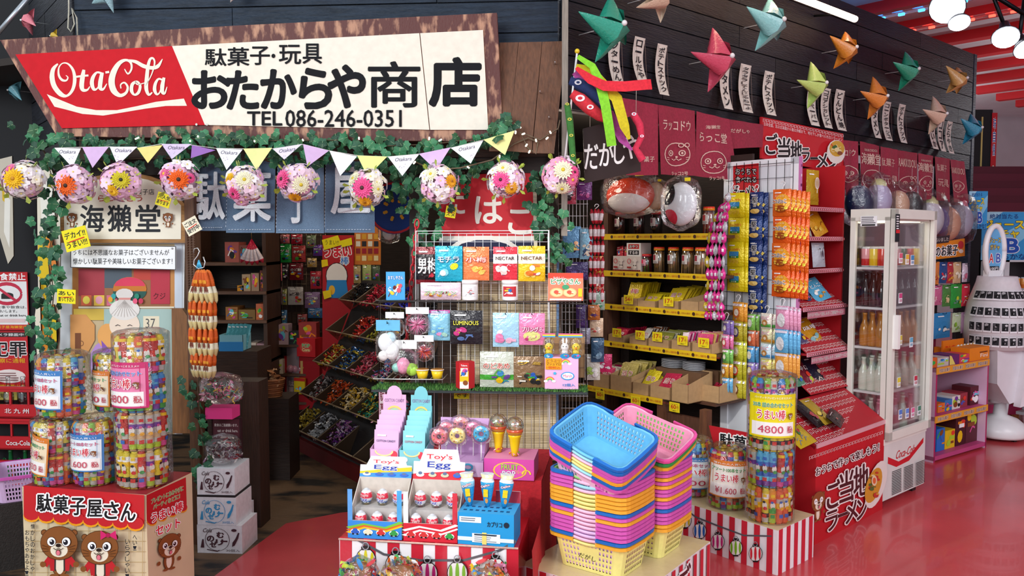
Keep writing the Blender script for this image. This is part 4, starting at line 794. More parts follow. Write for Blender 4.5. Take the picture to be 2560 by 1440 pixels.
rbox('warning_board', FA, 530, 1044, 603, 1168, .02, .02, '3a2024', 'dark printed notice behind the sweets bag, reading eat or drink here', 'notice', lambda b: (b.R2(.05, .55, .95, .98, '5a3038'), b.T2('飲食はご遠慮願います。', .5, .85, .8, .06, 'e8e0dc'), b.T2('eat or drink here.', .55, .74, .7, .06, 'e8e0dc'), lines2(b, .3, .9, .62, 3, .08, 'c8b8b0')))
b = MB(); b.box(-.13, .14, 0, .14, 0, .82, '3a2418'); solo('stand_column', b, 'woodv', 'brown wooden column behind the jelly cartons', 'stand', FA.w(FA.p(560, 1200, -.02)[0], -.17, 0), FA.a)
# yellow crate and pink basket at the far left come with the baskets below
b = MB(); p = G(75, 1400, 0); b.box(-.13, .1, 0, .2, 0, .19, 'e8c81c', {'t': 'b89a18'}); b.P2([(0, 0), (.01, 0), (.01, .01)], 'e8c81c'); b.box(-.19, -.1, .1, .28, 0, .25, 'e8d02a'); solo('folding_step', b, 'plastic', 'yellow plastic step box on the floor at the far left', 'step', (p.x, p.y, 0), .15)
# ================= wire rack in the middle =================
def wires(mb, A, xs, ys, x0, x1, y0, y1, col, r=.0018, y=0):
    for x in xs: a, c = A(x, y0), A(x, y1); mb.tube([(a[0], y, a[1]), (c[0], y, c[1])], r, col, 4)
    for q in ys: a, c = A(x0, q), A(x1, q); mb.tube([(a[0], y-.003, a[1]), (c[0], y-.003, c[1])], r, col, 4)
GD = .22; A = onp(FA, GD)
t = thing('wire_rack', 'white wire grid rack with grass mat ledge where sweets packets hang', 'rack', FA.w(0, GD, 0), FA.a)
b = MB(); wires(b, A, [1045+i*20.3 for i in range(17)], [584+i*20.5 for i in range(7)], 1045, 1370, 584, 1120, 'e4e6e8', .0016)
q = [A(x, y) for x, y in ((1040, 1120), (1040, 578), (1372, 576), (1374, 1120))]; b.tube([(x, 0, z) for x, z in q], .004, 'eceef0', 6); o = build('white_grid', b, 'plastic', t); o['kind'] = 'stuff'
b = MB(); wires(b, A, [950+i*25 for i in range(21)], [770, 800, 830, 860, 890, 920], 948, 1462, 755, 962, '8a8078', .0013, .012); q = [A(x, y) for x, y in ((946, 965), (946, 755), (1464, 760), (1466, 968))]; b.tube([(x, .012, z) for x, z in q], .004, '4a4644', 6); o = build('dark_grid', b, 'metal', t); o['kind'] = 'stuff'
def ledge(name, y, x0, x1, dp, col, wire=True):
    a, c = A(x0, y), A(x1, y); b = MB(); z = A((x0+x1)/2, y)[1]
    b.tube([(a[0], 0, z), (a[0], -dp, z), (c[0], -dp, z), (c[0], 0, z)], .003, col, 6)
    n = int((c[0]-a[0])/.03)
    for i in range(1, n): x = a[0]+(c[0]-a[0])*i/n; b.tube([(x, 0, z), (x, -dp, z)], .0014, col, 4)
    return build(name, b, 'metal', t), z
_, ZS1 = ledge('wire_shelf', 748, 955, 1452, .13, '55504e')
_, ZS2 = ledge('wire_tray', 935, 952, 1118, .15, 'eeeeec')
a, c = A(948, 950), A(1468, 950); zg = A(1200, 962)[1]; b = MB(); b.box(a[0], c[0], -.16, .0, zg-.012, zg, '2c3436'); build('ledge_board', b, 'wood', t)
b = MB(); rg = random.Random(3)
for i in range(5200):
    x, y = rg.uniform(a[0], c[0]), rg.uniform(-.165, 0); h = rg.uniform(.008, .016); ang = rg.uniform(0, 6.3); dx, dy = cos(ang)*.0022, sin(ang)*.0022; lx, ly = rg.uniform(-.006, .006), rg.uniform(-.008, .004)
    b.raw([(x-dx, y-dy, zg), (x+dx, y+dy, zg), (x+lx, y+ly, zg+h)], [(0, 1, 2)], rg.choice(['3f7a34', '2f6428', '568c3e', '6a9a48']))
o = build('grass_mat', b, 'grass', t); o['kind'] = 'stuff'; ZG = zg+.008
# bamboo blind behind
A = onp(FA, GD-.1); t = thing('bamboo_blind', 'pale bamboo slat blind behind the wire rack', 'blind', FA.w(0, GD-.1, 0), FA.a)
b = MB(); (x0, z1), (x1, z0) = A(1142, 655), A(1392, 1136); n = 110
for i in range(n):
    z = z0+(z1-z0)*i/n; b.box(x0, x1, -.002-.001*(i % 2), .002, z+.0008, z+(z1-z0)/n-.0006, rg.choice(['d8c49c', 'e2d0aa', 'cdb88e', 'dcc8a4']))
o = build('bamboo_slats', b, 'bamboo', t); o['kind'] = 'stuff'; b = MB()
for i in range(11): x = x0+(x1-x0)*(i+.5)/11; b.tube([(x, -.0045, z0), (x, -.0045, z1)], .0012, '6a5038', 4)
o = build('binding_threads', b, 'cloth', t); o['kind'] = 'stuff'
b = MB(); b.box(x1-.004, x1+.008, -.004, .004, z0, z1, '6a8ab0'); build('edge_tape', b, 'cloth', t); b = MB(); b.box(x0, x1, -.006, .02, z0-.03, z0, '8a5a34'); build('bottom_rail', b, 'wood', t)
b = MB(); q0, q1 = A(1090, 700)[0], A(1142, 700)[0]; b.box(q0, x1+.02, .02, .05, 0, A(1200, 655)[1], '4a3424'); solo('partition_panel', b, 'wood', 'brown panel standing behind the bamboo blind', 'panel', FA.w(0, GD-.12, 0), FA.a)
# red chain
t = thing('plastic_chain', 'red plastic chain hanging from the ivy covered door post', 'chain', FA.w(0, .17, 0), FA.a); A = onp(FA, .17)
lk = MB()
for k in range(12): pass
pts = [(.011*cos(2*pi*k/12), 0, .024*sin(2*pi*k/12)) for k in range(13)]; lk.tube(pts, .004, 'c02430', 6, cap=False); lm = build('link', lk, 'plastic'); lmd = lm.data; bpy.data.objects.remove(lm)
for i in range(17): f = i/16; u, z = A(1042-26*f, 560+296*f); link('chain_link', lmd, t, (u, 0, z), (0, .1, (i % 2)*1.4))
def pk(x0, y0, x1, y1, Fr, D, col, label, title=None, tc='ffffff', out=None, seed=0, pal=None, n=6, hook_=True, dp=.022, rot=0, group=None, m='foil', extra=None, cat='packet', z=None, **k):
    u, zz, w, h = Fr.box(x0, y0, x1, y1, D); zz = zz if z is None else z
    b = packet(w, h, dp, col, title, tc, out, seed, pal, n, m=m, **k)
    if extra: b.surf_w = w; extra(b, w, h)
    t = thing('snack_packet', label, cat, Fr.w(u, D, zz), Fr.a+rot, group); build('packet', b, m, t)
    if hook_: c = MB(); c.tube([(0, .05, h*1.0), (0, -.02, h*.96), (0, -.032, h*.98), (0, -.034, h*1.02)], .0022, '202020', 5); build('hook', c, 'metal', t)
    return t
def surfed(fn):                                    # extra print drawn on the pillow surface
    return fn
def ex_nectar(b, w, h):
    pass
T1 = GD+.05
def art(fn):
    def go(b, w, h):
        b.surf = None; b.y = -.0155; b.A = lambda x, z: (x*w, z*h); fn(b); b.A = None
    return go
pk(1040, 617, 1100, 710, FA, T1-.01, '7a1420', 'dark red packet with big black panel and white kanji, leftmost of the top rack row', '男梅', 'f4f0f0', '181014', 1, ['181014', 'c83040', 'e8e0e0'], 5, band=('1c1418', .12, .8), tz=.5, th=.42)
pk(1088, 615, 1156, 703, FA, T1+.01, '1fa8c4', 'turquoise gummy packet, second in the top rack row', 'モチラ', 'ffffff', '0a6a90', 2, ['f4f4f0', 'f0e020', '8ad8e8'], 5)
pk(1158, 617, 1223, 701, FA, T1, 'e8804a', 'orange to red plum candy packet in the middle of the top rack row', '小梅', 'f8d8c8', 'd84848', 3, ['f0b040', '2a1a14', 'e05a30', 'f0c860'], 5)
pk(1233, 617, 1293, 701, FA, T1, 'd83040', 'red gummy packet with a white oval reading NECTAR', 'NECTAR', '3a1a1c', None, 4, ['f0a0a8', 'ffffff', 'f8d0c8', '4a90d0'], 7, band=('f4eee8', .5, .78), tz=.66, th=.1)
pk(1296, 615, 1363, 703, FA, T1, 'e8c020', 'yellow gummy packet with a white oval reading NECTAR', 'NECTAR', '6a3a10', None, 5, ['f08030', 'ffffff', 'f8e070', 'e05a60'], 7, band=('f6f0da', .5, .78), tz=.66, th=.1)
# boxes on wire shelf
def on_shelf(px0, px1, py0, D, dp, col, label, draw, z, name='candy_box', cols=None, rot=0, m='print'):
    u, _, w, _ = FA.box(px0, 700, px1, 720, D); zt = FA.p((px0+px1)/2, py0, D)[1]; h = zt-z; b = MB(); b.box(-w/2, w/2, 0, dp, 0, h, col, cols); b.y = -.0006; b.fit(-w/2, 0, w, h); draw(b)
    return solo(name, b, m, label, 'box', FA.w(u, D, z), FA.a+rot)
def dsushi(b):
    b.T2('おすしやさん', .5, .8, .8, .13, 'ffffff', .02, '2a6fb8', .1); busy(b, .08, .1, .92, .62, 12, random.Random(2), ['d83030', 'f0d040', '6a2a2a', 'f4f4f4', 'e85a6a'], .12)
on_shelf(966, 1012, 680, GD+.12, .05, '4aa4dc', 'light blue kit box with printed sweets at the left end of the wire shelf', dsushi, ZS1+.003, rot=.25)
def dpizza(b):
    b.R2(0, 0, 1, 1, 'f08868'); b.R2(0, .82, 1, 1, 'e04a38'); b.T2('ピザやさん', .5, .7, .82, .2, '2a8a3a', .02, 'ffffff', .1); b.T2('たのしい', .3, .84, .3, .07, 'ffffff', .01)
    for x in (.25, .62): b.E2(x, .3, .2, .17, 'e8c080', 16); b.E2(x, .3, .17, .14, 'f4d8a0', 16); busy(b, x-.14, .2, x+.14, .4, 6, random.Random(3), ['e05a4a', 'f4f0e0', 'e8a030'], .2)
    b.E2(.5, .5, .1, .09, '4aa070'); b.R2(.86, .15, .97, .45, 'f0d030'); b.R2(.05, .02, .95, .08, 'f8f0e8')
on_shelf(1370, 1458, 683, GD+.11, .04, 'e87a58', 'orange kit box showing small pizzas at the right end of the wire shelf', dpizza, ZS1+.003)
pk(1052, 707, 1152, 750, FA, GD+.1, 'e8d0dc', 'flat pink bag printed with rows of small puddings on the wire shelf', 'プチプリン', '4a9a3a', 'f8f4f0', 6, ['8a3a1c', 'e8b040', 'a04a24', 'f0c860'], 12, hook_=False, dp=.03, tz=.42, th=.22, z=ZS1+.004, rot=.05)
def tub(px, D, z, r, h, label, cols, name='gum_tub'):
    u = FA.p(px, 730, D)[0]; t = thing(name, label, 'tub', FA.w(u, D, z), FA.a); b = MB(); b.lathe([(r*.96, 0), (r, .004), (r, h*.8)], cols[0], 18); 
    b.surf = lambda x, zz: -(max(0, (r+.0008)**2-x*x))**.5; b.R2(-r*.8, h*.2, r*.8, h*.7, cols[1], 8, 1); busy(b, -r*.7, h*.2, r*.7, h*.66, 8, random.Random(int(px)), cols[2], .12); build('tub_body', b, 'plastic', t)
    b = MB(); b.lathe([(r*1.03, h*.8), (r*1.04, h*.97), (r*.98, h)], 'f2f2f0', 18); build('lid', b, 'plastic', t)
tub(1175, GD+.1, ZS1+.004, .038, .095, 'white gum tub with a grey label on the wire shelf', ['f0f0ee', 'e4e4e4', ['c84040', 'd8d8d8', '8a8a90']])
tub(1275, GD+.1, ZS1+.004, .038, .095, 'white gum tub with a red and blue label on the wire shelf', ['f0f0ee', 'c83038', ['f0d030', '3060b0', 'ffffff', 'f0a0a0']])
# third level
T3 = GD+.07
pk(1070, 775, 1125, 851, FA, T3-.02, '8ac8e0', 'light blue toy packet with a pink top edge on the rack', None, seed=7, pal=['e8a0d0', 'ffffff', 'a8d8c8', '6ab0e0'], n=9, band=('d868b0', .9, 1.0))
pk(1126, 776, 1206, 860, FA, T3, '26242a', 'black and lime glow toy packet reading LUMINOUS on the rack', 'LUMINOUS', 'e8e040', '1a1a1e', 8, ['e8e8ec', 'c8e030', 'e8e8ec', '5a7ab0', 'c83a80'], 8, tz=.64, th=.12, dp=.03)
pk(1232, 782, 1297, 867, FA, T3, 'a8d4ec', 'light blue packet with pink fruit shapes on the rack', None, seed=9, pal=['f08ab8', 'f8c0d8', 'e86aa0', 'ffffff'], n=10)
pk(1298, 783, 1362, 862, FA, T3, 'ec88b4', 'pink packet lettered PURIN GUMMI with a yellow dome', 'プリングミ', 'ffffff', 'c03a78', 10, ['f8d8e4', 'd84a88', 'f4f0a0'], 6, food='e8e890', tz=.5)
def toybag(px0, py0, px1, py1, D, label, stuffs, cardc='f2f2f0', seed=0, hk='1c1c1c'):
    u, z, w, h = FA.box(px0, py0, px1, py1, D); t = thing('toy_bag', label, 'toy bag', FA.w(u, D, z), FA.a); b = MB(); b.box(-w*.46, w*.46, -.002, .002, h*.76, h, cardc); b.R2(w*.05, h*.82, w*.3, h*.9, 'f0e020'); build('header_card', b, 'paper', t)
    for (x, zz, r, c, sc) in stuffs: b = MB(); b.ball((x*w, 0, zz*h), r*w, c, 12, 8, sc); build('toy', b, 'plastic', t)
    build('clear_bag', film_blob(w, .06, h*.8, seed), 'film', t); b = MB(); b.tube([(0, .08, h*.98), (0, -.02, h*.93), (0, -.02, h*.98)], .002, hk, 5); build('hook', b, 'metal', t); return t
def spiky(px0, py0, px1, py1, D, label, c, seed):
    t = toybag(px0, py0, px1, py1, D, label, [], seed=seed); _, _, w, h = FA.box(px0, py0, px1, py1, D); b = MB(); r = random.Random(seed)
    for i in range(90):
        v = Vector((r.gauss(0, 1), r.gauss(0, .6), r.gauss(0, 1))).normalized()*w*.4; o_ = v.orthogonal().normalized()*.004; b.raw([o_+Vector((0, 0, h*.38)), -o_+Vector((0, 0, h*.38)), v+Vector((0, 0, h*.38))], [(0, 1, 2)], r.choice(c))
    o = build('toy', b, 'plastic', t); o['kind'] = 'stuff'
spiky(1012, 768, 1075, 838, T3, 'bag with a pink spiky ball toy under a white card on the rack', ['ee8ab8', 'f4a8cc', 'e86aa0'], 3)
spiky(1034, 838, 1086, 905, T3+.03, 'bag with an orange spiky ball toy on the rack', ['ee6a30', 'e85040', 'a84a90'], 4)
toybag(962, 780, 1012, 845, T3+.02, 'clear toy bag with a red and yellow dome, white header card', [(0, .35, .2, 'e07020', (1, 1, .8)), (0, .2, .22, 'e8c020', (1, 1, .4))], seed=5)
toybag(938, 800, 1003, 912, T3+.07, 'big bag of white and pale blue throw streamers at the rack\'s left edge', [(-.1, .5, .3, 'eef2f4', (1, .6, 1.2)), (.15, .3, .28, 'f4f4f4', (1, .6, 1.2)), (.1, .62, .2, 'b8d8e4', (1, .5, 1)), (-.2, .2, .2, 'f0f0ee', (1, .5, 1))], cardc='6ab4d8', seed=6)
toybag(978, 850, 1045, 942, GD+.13, 'bag with one pink and one green water toy on the wire tray', [(-.05, .3, .26, 'eea0c0', (1, .8, 1.2)), (.27, .2, .24, 'a8d850', (1, .8, 1)), (-.3, .25, .18, 'a0dcd0', (1, .8, 1))], seed=8)
for i, (px, lab) in enumerate(((1056, 'yellow pudding cup on the left of the wire tray'), (1093, 'yellow pudding cup at the right end of the wire tray'))):
    u = FA.p(px, 930, GD+.13)[0]; t = thing('pudding_cup', lab, 'pudding', FA.w(u, GD+.13, ZS2+.004), FA.a); b = MB(); b.lathe([(.022, 0), (.03, .038)], 'eecb20', 14); build('cup', b, 'plastic', t); b = MB(); b.lathe([(.033, .038), (.033, .043), (.02, .046)], 'e8ddc8', 14, cols=['f0ece0', 'b87a30']); build('lid', b, 'gloss', t)
u = FA.p(1163, 910, GD+.12)[0]; t = thing('hexagonal_box', 'red six sided snack box with a yellow and white front on the grass mat', 'box', FA.w(u, GD+.12, ZG), FA.a)
b = MB(); b.lathe([(.045, 0), (.045, .125)], 'c8242c', 6, sm=False); build('carton', b, 'print', t); b = MB(); b.y = -.0395; b.R2(-.021, .002, .021, .085, 'f4f0ea'); b.R2(-.021, .035, .021, .085, 'f0c020'); b.R2(-.017, .06, .017, .1, 'e8e0d0'); busy(b, -.016, .06, .016, .1, 6, random.Random(2), None, .2); b.E2(.006, .03, .012, .012, '8a4a20'); b.T2('Takara', 0, .112, .03, .008, 'ffffff'); build('front_print', b, 'print', t)
pk(1200, 868, 1284, 957, FA, GD+.1, 'c8ccbc', 'pale green throat candy packet with a grass and yellow base on the grass mat', 'のどあめ', 'c8483a', 'f4f0e4', 12, ['3a8ac0', 'e85a60', 'f0c020', '6a4a90', '5ab04a'], 8, hook_=False, band=('4aa83a', .22, .36), z=ZG)
pk(1284, 878, 1362, 956, FA, GD+.1, '8a6a4a', 'brown packet crowded with coloured racer shapes on the grass mat', 'グミ', 'f0c040', '2a1a10', 13, ['d83030', '2a5ab0', '3aa04a', 'f0c020', 'e8e0d0', '2a2a2a'], 16, hook_=False, tz=.8, th=.1, z=ZG)
def dmarsh(b):
    b.R2(0, 0, 1, 1, 'eab4d8')
    for x, z in ((.62, .8), (.15, .25)):
        for k, c in enumerate(('e86a6a', 'f0d040', '6ac080')): b.O2(x, z, .13-.03*k, .13-.03*k, .035, c, 12, 0, pi)
        b.E2(x-.12, z, .06, .04, 'ffffff'); b.E2(x+.12, z, .06, .04, 'ffffff')
    b.E2(.68, .42, .2, .13, '3a9ad8'); b.E2(.68, .42, .17, .1, 'ffffff'); b.T2('Marsh', .68, .42, .26, .09, 'e05a90', .02); b.T2('12個入', .72, .14, .36, .09, '3a8ad0', .02); b.E2(.3, .5, .05, .05, '4ab0d8', 5)
    b.R2(.02, .62, .5, .97, 'f0a020'); b.T2('どうぶつ', .26, .89, .4, .09, '1c1c1c', .01); b.T2('マシュマロ', .26, .79, .42, .09, '1c1c1c', .01); b.T2('1個税込', .26, .68, .4, .08, 'c83020', .01)
u, _, w, _ = FA.box(1362, 900, 1446, 960, GD+.13); zt = FA.p(1400, 893, GD+.13)[1]; b = MB(); b.box(-w/2, w/2, 0, .1, 0, zt-ZG, 'e8a8cc', {'r': 'b8b8bc'}); b.y = -.0006; b.fit(-w/2, 0, w, zt-ZG); dmarsh(b); solo('marshmallow_box', b, 'print', 'pink box with rainbows and 12 piece lettering at the right end of the grass mat', 'box', FA.w(u, GD+.13, ZG), FA.a)
for i, (px, py, kind, lab) in enumerate(((1372, 850, 'd', 'yellow duck marshmallow packet, left of three on the pink box'), (1412, 846, 'r', 'white rabbit marshmallow packet, middle of three on the pink box'), (1440, 850, 'd', 'yellow chick marshmallow packet, right of three on the pink box'))):
    u, z = FA.p(px, py, GD+.11); t = thing('marshmallow_packet', lab, 'packet', FA.w(u, GD+.11, zt), FA.a); c = 'f0d840' if kind == 'd' else 'f2eeec'; b = MB(); b.ball((0, 0, .045), .02, c, 10, 7); b.ball((0, 0, .02), .017, c, 10, 6)
    if kind == 'r':
        for k in (-1, 1): b.ball((k*.008, 0, .075), .012, c, 8, 5, (.4, .4, 1.3))
    else: b.ball((0, -.02, .043), .006, 'f08a20', 6, 4)
    for k in (-1, 1): b.ball((k*.007, -.018, .05), .0025, '1c1c1c', 6, 4)
    build('sweet', b, 'plastic', t); b = MB(); b.y = -.024; b.E2(0, .006, .022, .012, '2a8ac0'); busy(b, -.018, -.002, .018, .014, 5, random.Random(i), None, .2); build('printed_cup', b, 'print', t)
    b = MB()
    for k, cc in enumerate(('3aa0dc', 'f0d020', 'e86a90')): b.box(-.03, .03, -.003, .003, .092+k*.006, .098+k*.006, cc)
    b.T = Matrix.Rotation((i-1)*.25, 4, 'Y'); build('rainbow_strip', b, 'print', t); build('clear_bag', film_blob(.055, .04, .095, i), 'film', t)
b = MB(); u, z = FA.p(1416, 850, GD+.0); b.box(-.09, .09, 0, .01, 0, .2, 'a8845c'); solo('cardboard_sheet', b, 'card', 'brown cardboard flap standing behind the rabbit and chick sweets', 'cardboard', FA.w(u, GD-.02, ZG+.03), FA.a)
note(1154, 983, 38, 28, 0, ['オススメ', 'です'], 'yellow note pinned on the blind under the grass mat ledge', d=GD+.01)
# ================= red cloth table =================
p0 = P(848, 1346, 2.95); TB = F(p0.x, p0.y, -8); ZL = p0.z; W = TB.p(1296, 1370, 0)[0]
t = thing('display_table', 'two level red cloth table with a striped front printed with lanterns', 'table', TB.w(W/2, -.2, 0), TB.a)
b = MB(); b.box(-W/2, W/2, -.2, .2, 0, ZL, 'c4202c', {'f': 'f0eef0'}); b.y = -.2006; A_ = onp(TB, 0); b.A = lambda x, y: (A_(x, y)[0]-W/2, A_(x, y)[1])
for k in range(8): x0 = 850+k*59.5; b.P2([(x0, 1342+(x0-850)*.056), (x0+30, 1343+(x0-820)*.056), (x0+30, 1720), (x0, 1720)], 'c8283a')
b.S2([(890, 1346), (960, 1385), (1050, 1400), (1160, 1400), (1250, 1375), (1290, 1352)], 6, '5a5a60')
lant = [(915, 1400, 'd8d020'), (990, 1412, 'e06020'), (1070, 1432, 'c02878'), (1145, 1430, '7ab828'), (1240, 1420, 'd02838')]
def lantern(b, x, y, s, c):
    b.E2(x, y-s*1.25, s*.45, s*.18, '1c1c1e'); b.E2(x, y, s, s*1.2, '1c1c1e', 18); b.E2(x, y, s*.92, s*1.12, 'f0eeea', 18)
    for k, w in ((-.62, .3), (0, .34), (.62, .3)): b.E2(x+k*s, y, s*w*.55, s*(1.05 if k == 0 else .82), c, 12)
    b.R2(x-s*.42, y-s*1.28, x+s*.42, y-s*1.0, '1c1c1e'); b.R2(x-s*.38, y+s*1.02, x+s*.38, y+s*1.25, '1c1c1e'); b.O2(x, y-s*1.4, s*.3, s*.35, s*.1, '9a9aa0', 10)
for x, y, c in lant: lantern(b, x, y, 26, c)
build('striped_front', b, 'vinyl', t)
ZU = P(1130, 1180, 3.3).z; yu = .33
b = MB(); b.box(-W/2+.02, W/2+.05, .13, .62, ZL-.3, ZU, 'c0202c'); build('upper_level', b, 'cloth', t)
b = MB(); n = 16; V = []
for j in (0, 1):
    for i in range(n+1): y = -.22+.8*i/n; V.append((W/2+.052+.012*sin(i*1.3)*(1-j)+.02*(1-j), y, (ZU if y > .13 else ZL)*j+.03*(1-j)))
b.raw(V, [(i, i+1, n+2+i, n+1+i) for i in range(n)], 'b81c28', True); build('cloth_side', b, 'cloth', t)
b = MB(); b.tube([(-W/2, -.205, ZL), (W/2, -.205, ZL)], .004, 'd8b0a0', 6); build('front_seam', b, 'cloth', t)
def tbx(x0, x1, d): return TB.p(x0, 1300, d)[0], TB.p(x1, 1300, d)[0]
# egg boxes
def egg(t_name, label, p, col2, group, rz=0, clear=False, seed=0):
    t = thing('toy_egg', label, 'toy egg', p, rz, group); r = .0235; b = MB(); pr = [(max(.001, r*sin(pi*i/9)*(1-.1*cos(pi*i/9)*-1)), r*1.3*(1-cos(pi*i/9))) for i in range(10)]
    b.lathe(pr, 'c8ccd4', 14, cols=[col2[0], col2[0], col2[1], 'd8dce4', 'd83048', 'd83048', 'e8ecf0', 'c8ccd0', 'd8dce0']); b.surf = lambda x, z: -(max(0, (r+.002)**2-x*x))**.5+.001; b.T2("Toy's", 0, .036, .03, .011, 'd82838', .02, 'ffffff', .1); b.T2('Egg', 0, .022, .026, .012, '2a3a9a', .03, 'ffffff', .1); build('egg', b, 'gloss', t)
    b = MB(); b.lathe([(.018, -.0), (.02, .012)], 'e8ecf0', 12); build('clear_stand', b, 'clearglass', t); return t
def eggbox(x0, x1, label, base, header, hy, col2, grp, egglab, seed):
    u0, u1 = tbx(x0, x1, -.01); w = u1-u0; z = ZL+.002; p = TB.w((u0+u1)/2, -.01, z); t = thing('toy_egg_box', label, 'box', p, TB.a+.02); H = .19; dp = .15
    b = MB(); openbox(b, w, dp, H, .003, 'c8bfb4', 'b8b0a8', H, .068)
    b.box(-w/2, -w/2+.018, -.001, .001, .0, H*.98, base[2]); b.box(w/2-.018, w/2, -.001, .001, 0, H*.98, base[3]); b.box(-w/2+.003, w/2-.003, .06, dp-.004, 0, .098, 'b8b4b0'); b.box(-w/2+.003, w/2-.003, .004, .06, 0, .033, 'b8b4b0'); build('tray', b, 'card', t)
    b = MB(); b.y = -.0015; b.fit(-w/2, 0, w, .068); b.R2(0, 0, 1, 1, base[0])
    for k, c in enumerate(base[1]): b.S2([(0, .3+.14*k), (.3, .62+.1*k), (.7, .45+.1*k), (1, .8+.1*k)], .1, c)
    rg = random.Random(seed)
    for k in range(4): x = .14+.24*k; c = rg.choice(['d03838', '3060c0', '3a9a4a', 'f0b020', 'e8e0c0']); b.E2(x, .38, .09, .16, 'ffffff'); b.E2(x, .36, .08, .12, c); b.E2(x, .47, .045, .1, c); b.E2(x-.04, .25, .02, .05, '222222'); b.E2(x+.04, .25, .02, .05, '222222')
    build('front_print', b, 'print', t)
    b = MB(); hh = header; b.T = Matrix.Translation((0, dp, H-.005))@Matrix.Rotation(-.25, 4, 'X'); b.prism([(-w/2, 0), (w/2, 0), (w/2, hh*.6), (w*.4, hh*.62), (w*.35, hh), (-w*.3, hh), (-w*.38, hh*.6), (-w/2, hh*.6)], -.001, .001, 'f0f0f0'); b.y = -.0015
    b.P2([(-w/2, 0), (w/2, 0), (w/2, hh*.35), (-w/2, hh*.2)], base[0]); b.P2([(-w/2, hh*.2), (w/2, hh*.35), (w/2, hh*.55), (-w/2, hh*.3)], base[1][0])
    b.T2("Toy's", .0, hh*.74, w*.5, hh*.2, 'd82838', .03, 'ffffff', .09, 'c83a4a', .11); b.T2('Egg', .0, hh*.48, w*.45, hh*.24, '2a3a9a', .03, 'ffffff', .09, 'd0a040', .11)
    for k in range(4): x = -w*.36+w*.24*k; b.E2(x, hh*.18, w*.08, hh*.07, rg.choice(['e8e8e8', '3060c0', 'c0c0a0'])); b.E2(x, hh*.23, w*.04, hh*.05, '5a6a8a')
    build('header_card', b, 'print', t)
    k = 0
    for j, (yy, zz) in enumerate(((.03, .035), (.10, .1))):
        for i in range(3):
            xx = (-.31+.31*i)*w; q = p+Vector((cos(TB.a)*xx-sin(TB.a)*yy, sin(TB.a)*xx+cos(TB.a)*yy, zz+.0)); egg('', '%s, %s from the left in its %s row' % (egglab, ORD[i], ('front', 'raised back')[j]), q, col2, grp, TB.a+R.uniform(-.3, .3)); k += 1
eggbox(870, 1004, 'rainbow coloured carton of toy eggs, left of the two egg cartons', ('3a8ad8', ['f0c020', 'e06a20', '7ac040'], '5a9ad8', '4aa0d8'), .085, 0, ('f0c020', '2a7ad0'), 'toy eggs in the rainbow carton', 'yellow based toy egg, left carton', 1)
eggbox(1009, 1143, 'red and white carton of toy eggs with tall header, right of the two egg cartons', ('d02838', ['f4f0f0', 'd02838', 'f4f0f0'], 'eef0f4', 'c83040'), .12, 0, ('d02838', 'e8ecf4'), 'toy eggs in the red and white carton', 'red based toy egg, right carton', 2)
# blue cone chocolate box
u0, u1 = tbx(1148, 1288, -.03); w = u1-u0; p = TB.w((u0+u1)/2, .0, ZL+.002); t = thing('cone_box', 'blue carton holding upright ice cream shaped chocolate packs', 'box', p, TB.a-.04); H = .12
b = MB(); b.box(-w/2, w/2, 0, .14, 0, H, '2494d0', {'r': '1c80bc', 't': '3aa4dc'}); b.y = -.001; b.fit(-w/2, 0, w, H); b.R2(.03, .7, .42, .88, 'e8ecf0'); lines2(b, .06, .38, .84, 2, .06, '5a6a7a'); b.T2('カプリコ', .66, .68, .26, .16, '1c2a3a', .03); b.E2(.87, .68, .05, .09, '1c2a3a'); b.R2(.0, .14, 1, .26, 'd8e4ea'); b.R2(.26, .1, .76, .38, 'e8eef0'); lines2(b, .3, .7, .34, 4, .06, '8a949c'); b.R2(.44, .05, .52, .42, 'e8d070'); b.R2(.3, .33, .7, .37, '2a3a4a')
build('carton', b, 'print', t)
b = MB(); w2 = w*.35; b.box(w*.05, w*.5, .135, .139, H, H+.045, 'e8eef2', {'f': 'a83040'}); build('header_card', b, 'print', t)
b = MB()
for i in range(8):
    for j in range(2): b.cbox(-w*.4+w*.11*i, .03+.04*j, H+.0003, .012, .012, .0008, '0e4a78')
o = build('holes', b, 'print', t); o['kind'] = 'stuff'
for i, (x, c1) in enumerate(((-.3, '8ac8e0'), (.02, '3aa4d8'), (.32, '2a9ad4'))):
    q = p+Vector((cos(TB.a)*x*w, sin(TB.a)*x*w+.08, H)); t2 = thing('cone_pack', 'blue cone shaped chocolate pack, %s from the left in the blue carton' % ORD[i], 'snack', q, TB.a, 'cone packs standing in the blue carton')
    b = MB(); b.lathe([(.008, 0), (.016, .03), (.026, .09), (.028, .115), (.022, .13), (.027, .15)], '2a9ad4', 12, sy=.7, cols=['2a9ad4', '2a9ad4', c1, 'e8f0f4', 'f0e8b0', 'e8f0f4']); b.y = -.0205
    b.R2(-.008, .05, .01, .085, 'f0d020'); b.T2('Caplico', 0, .1, .036, .012, 'ffffff', .02, 'c83040', .1, rot=.4); b.E2(.005, .035, .006, .012, 'c8904a'); build('wrapper', b, 'foil', t2, None, (0, (i-1)*.1, R.uniform(-.3, .3))).scale = (1, 1, .84)
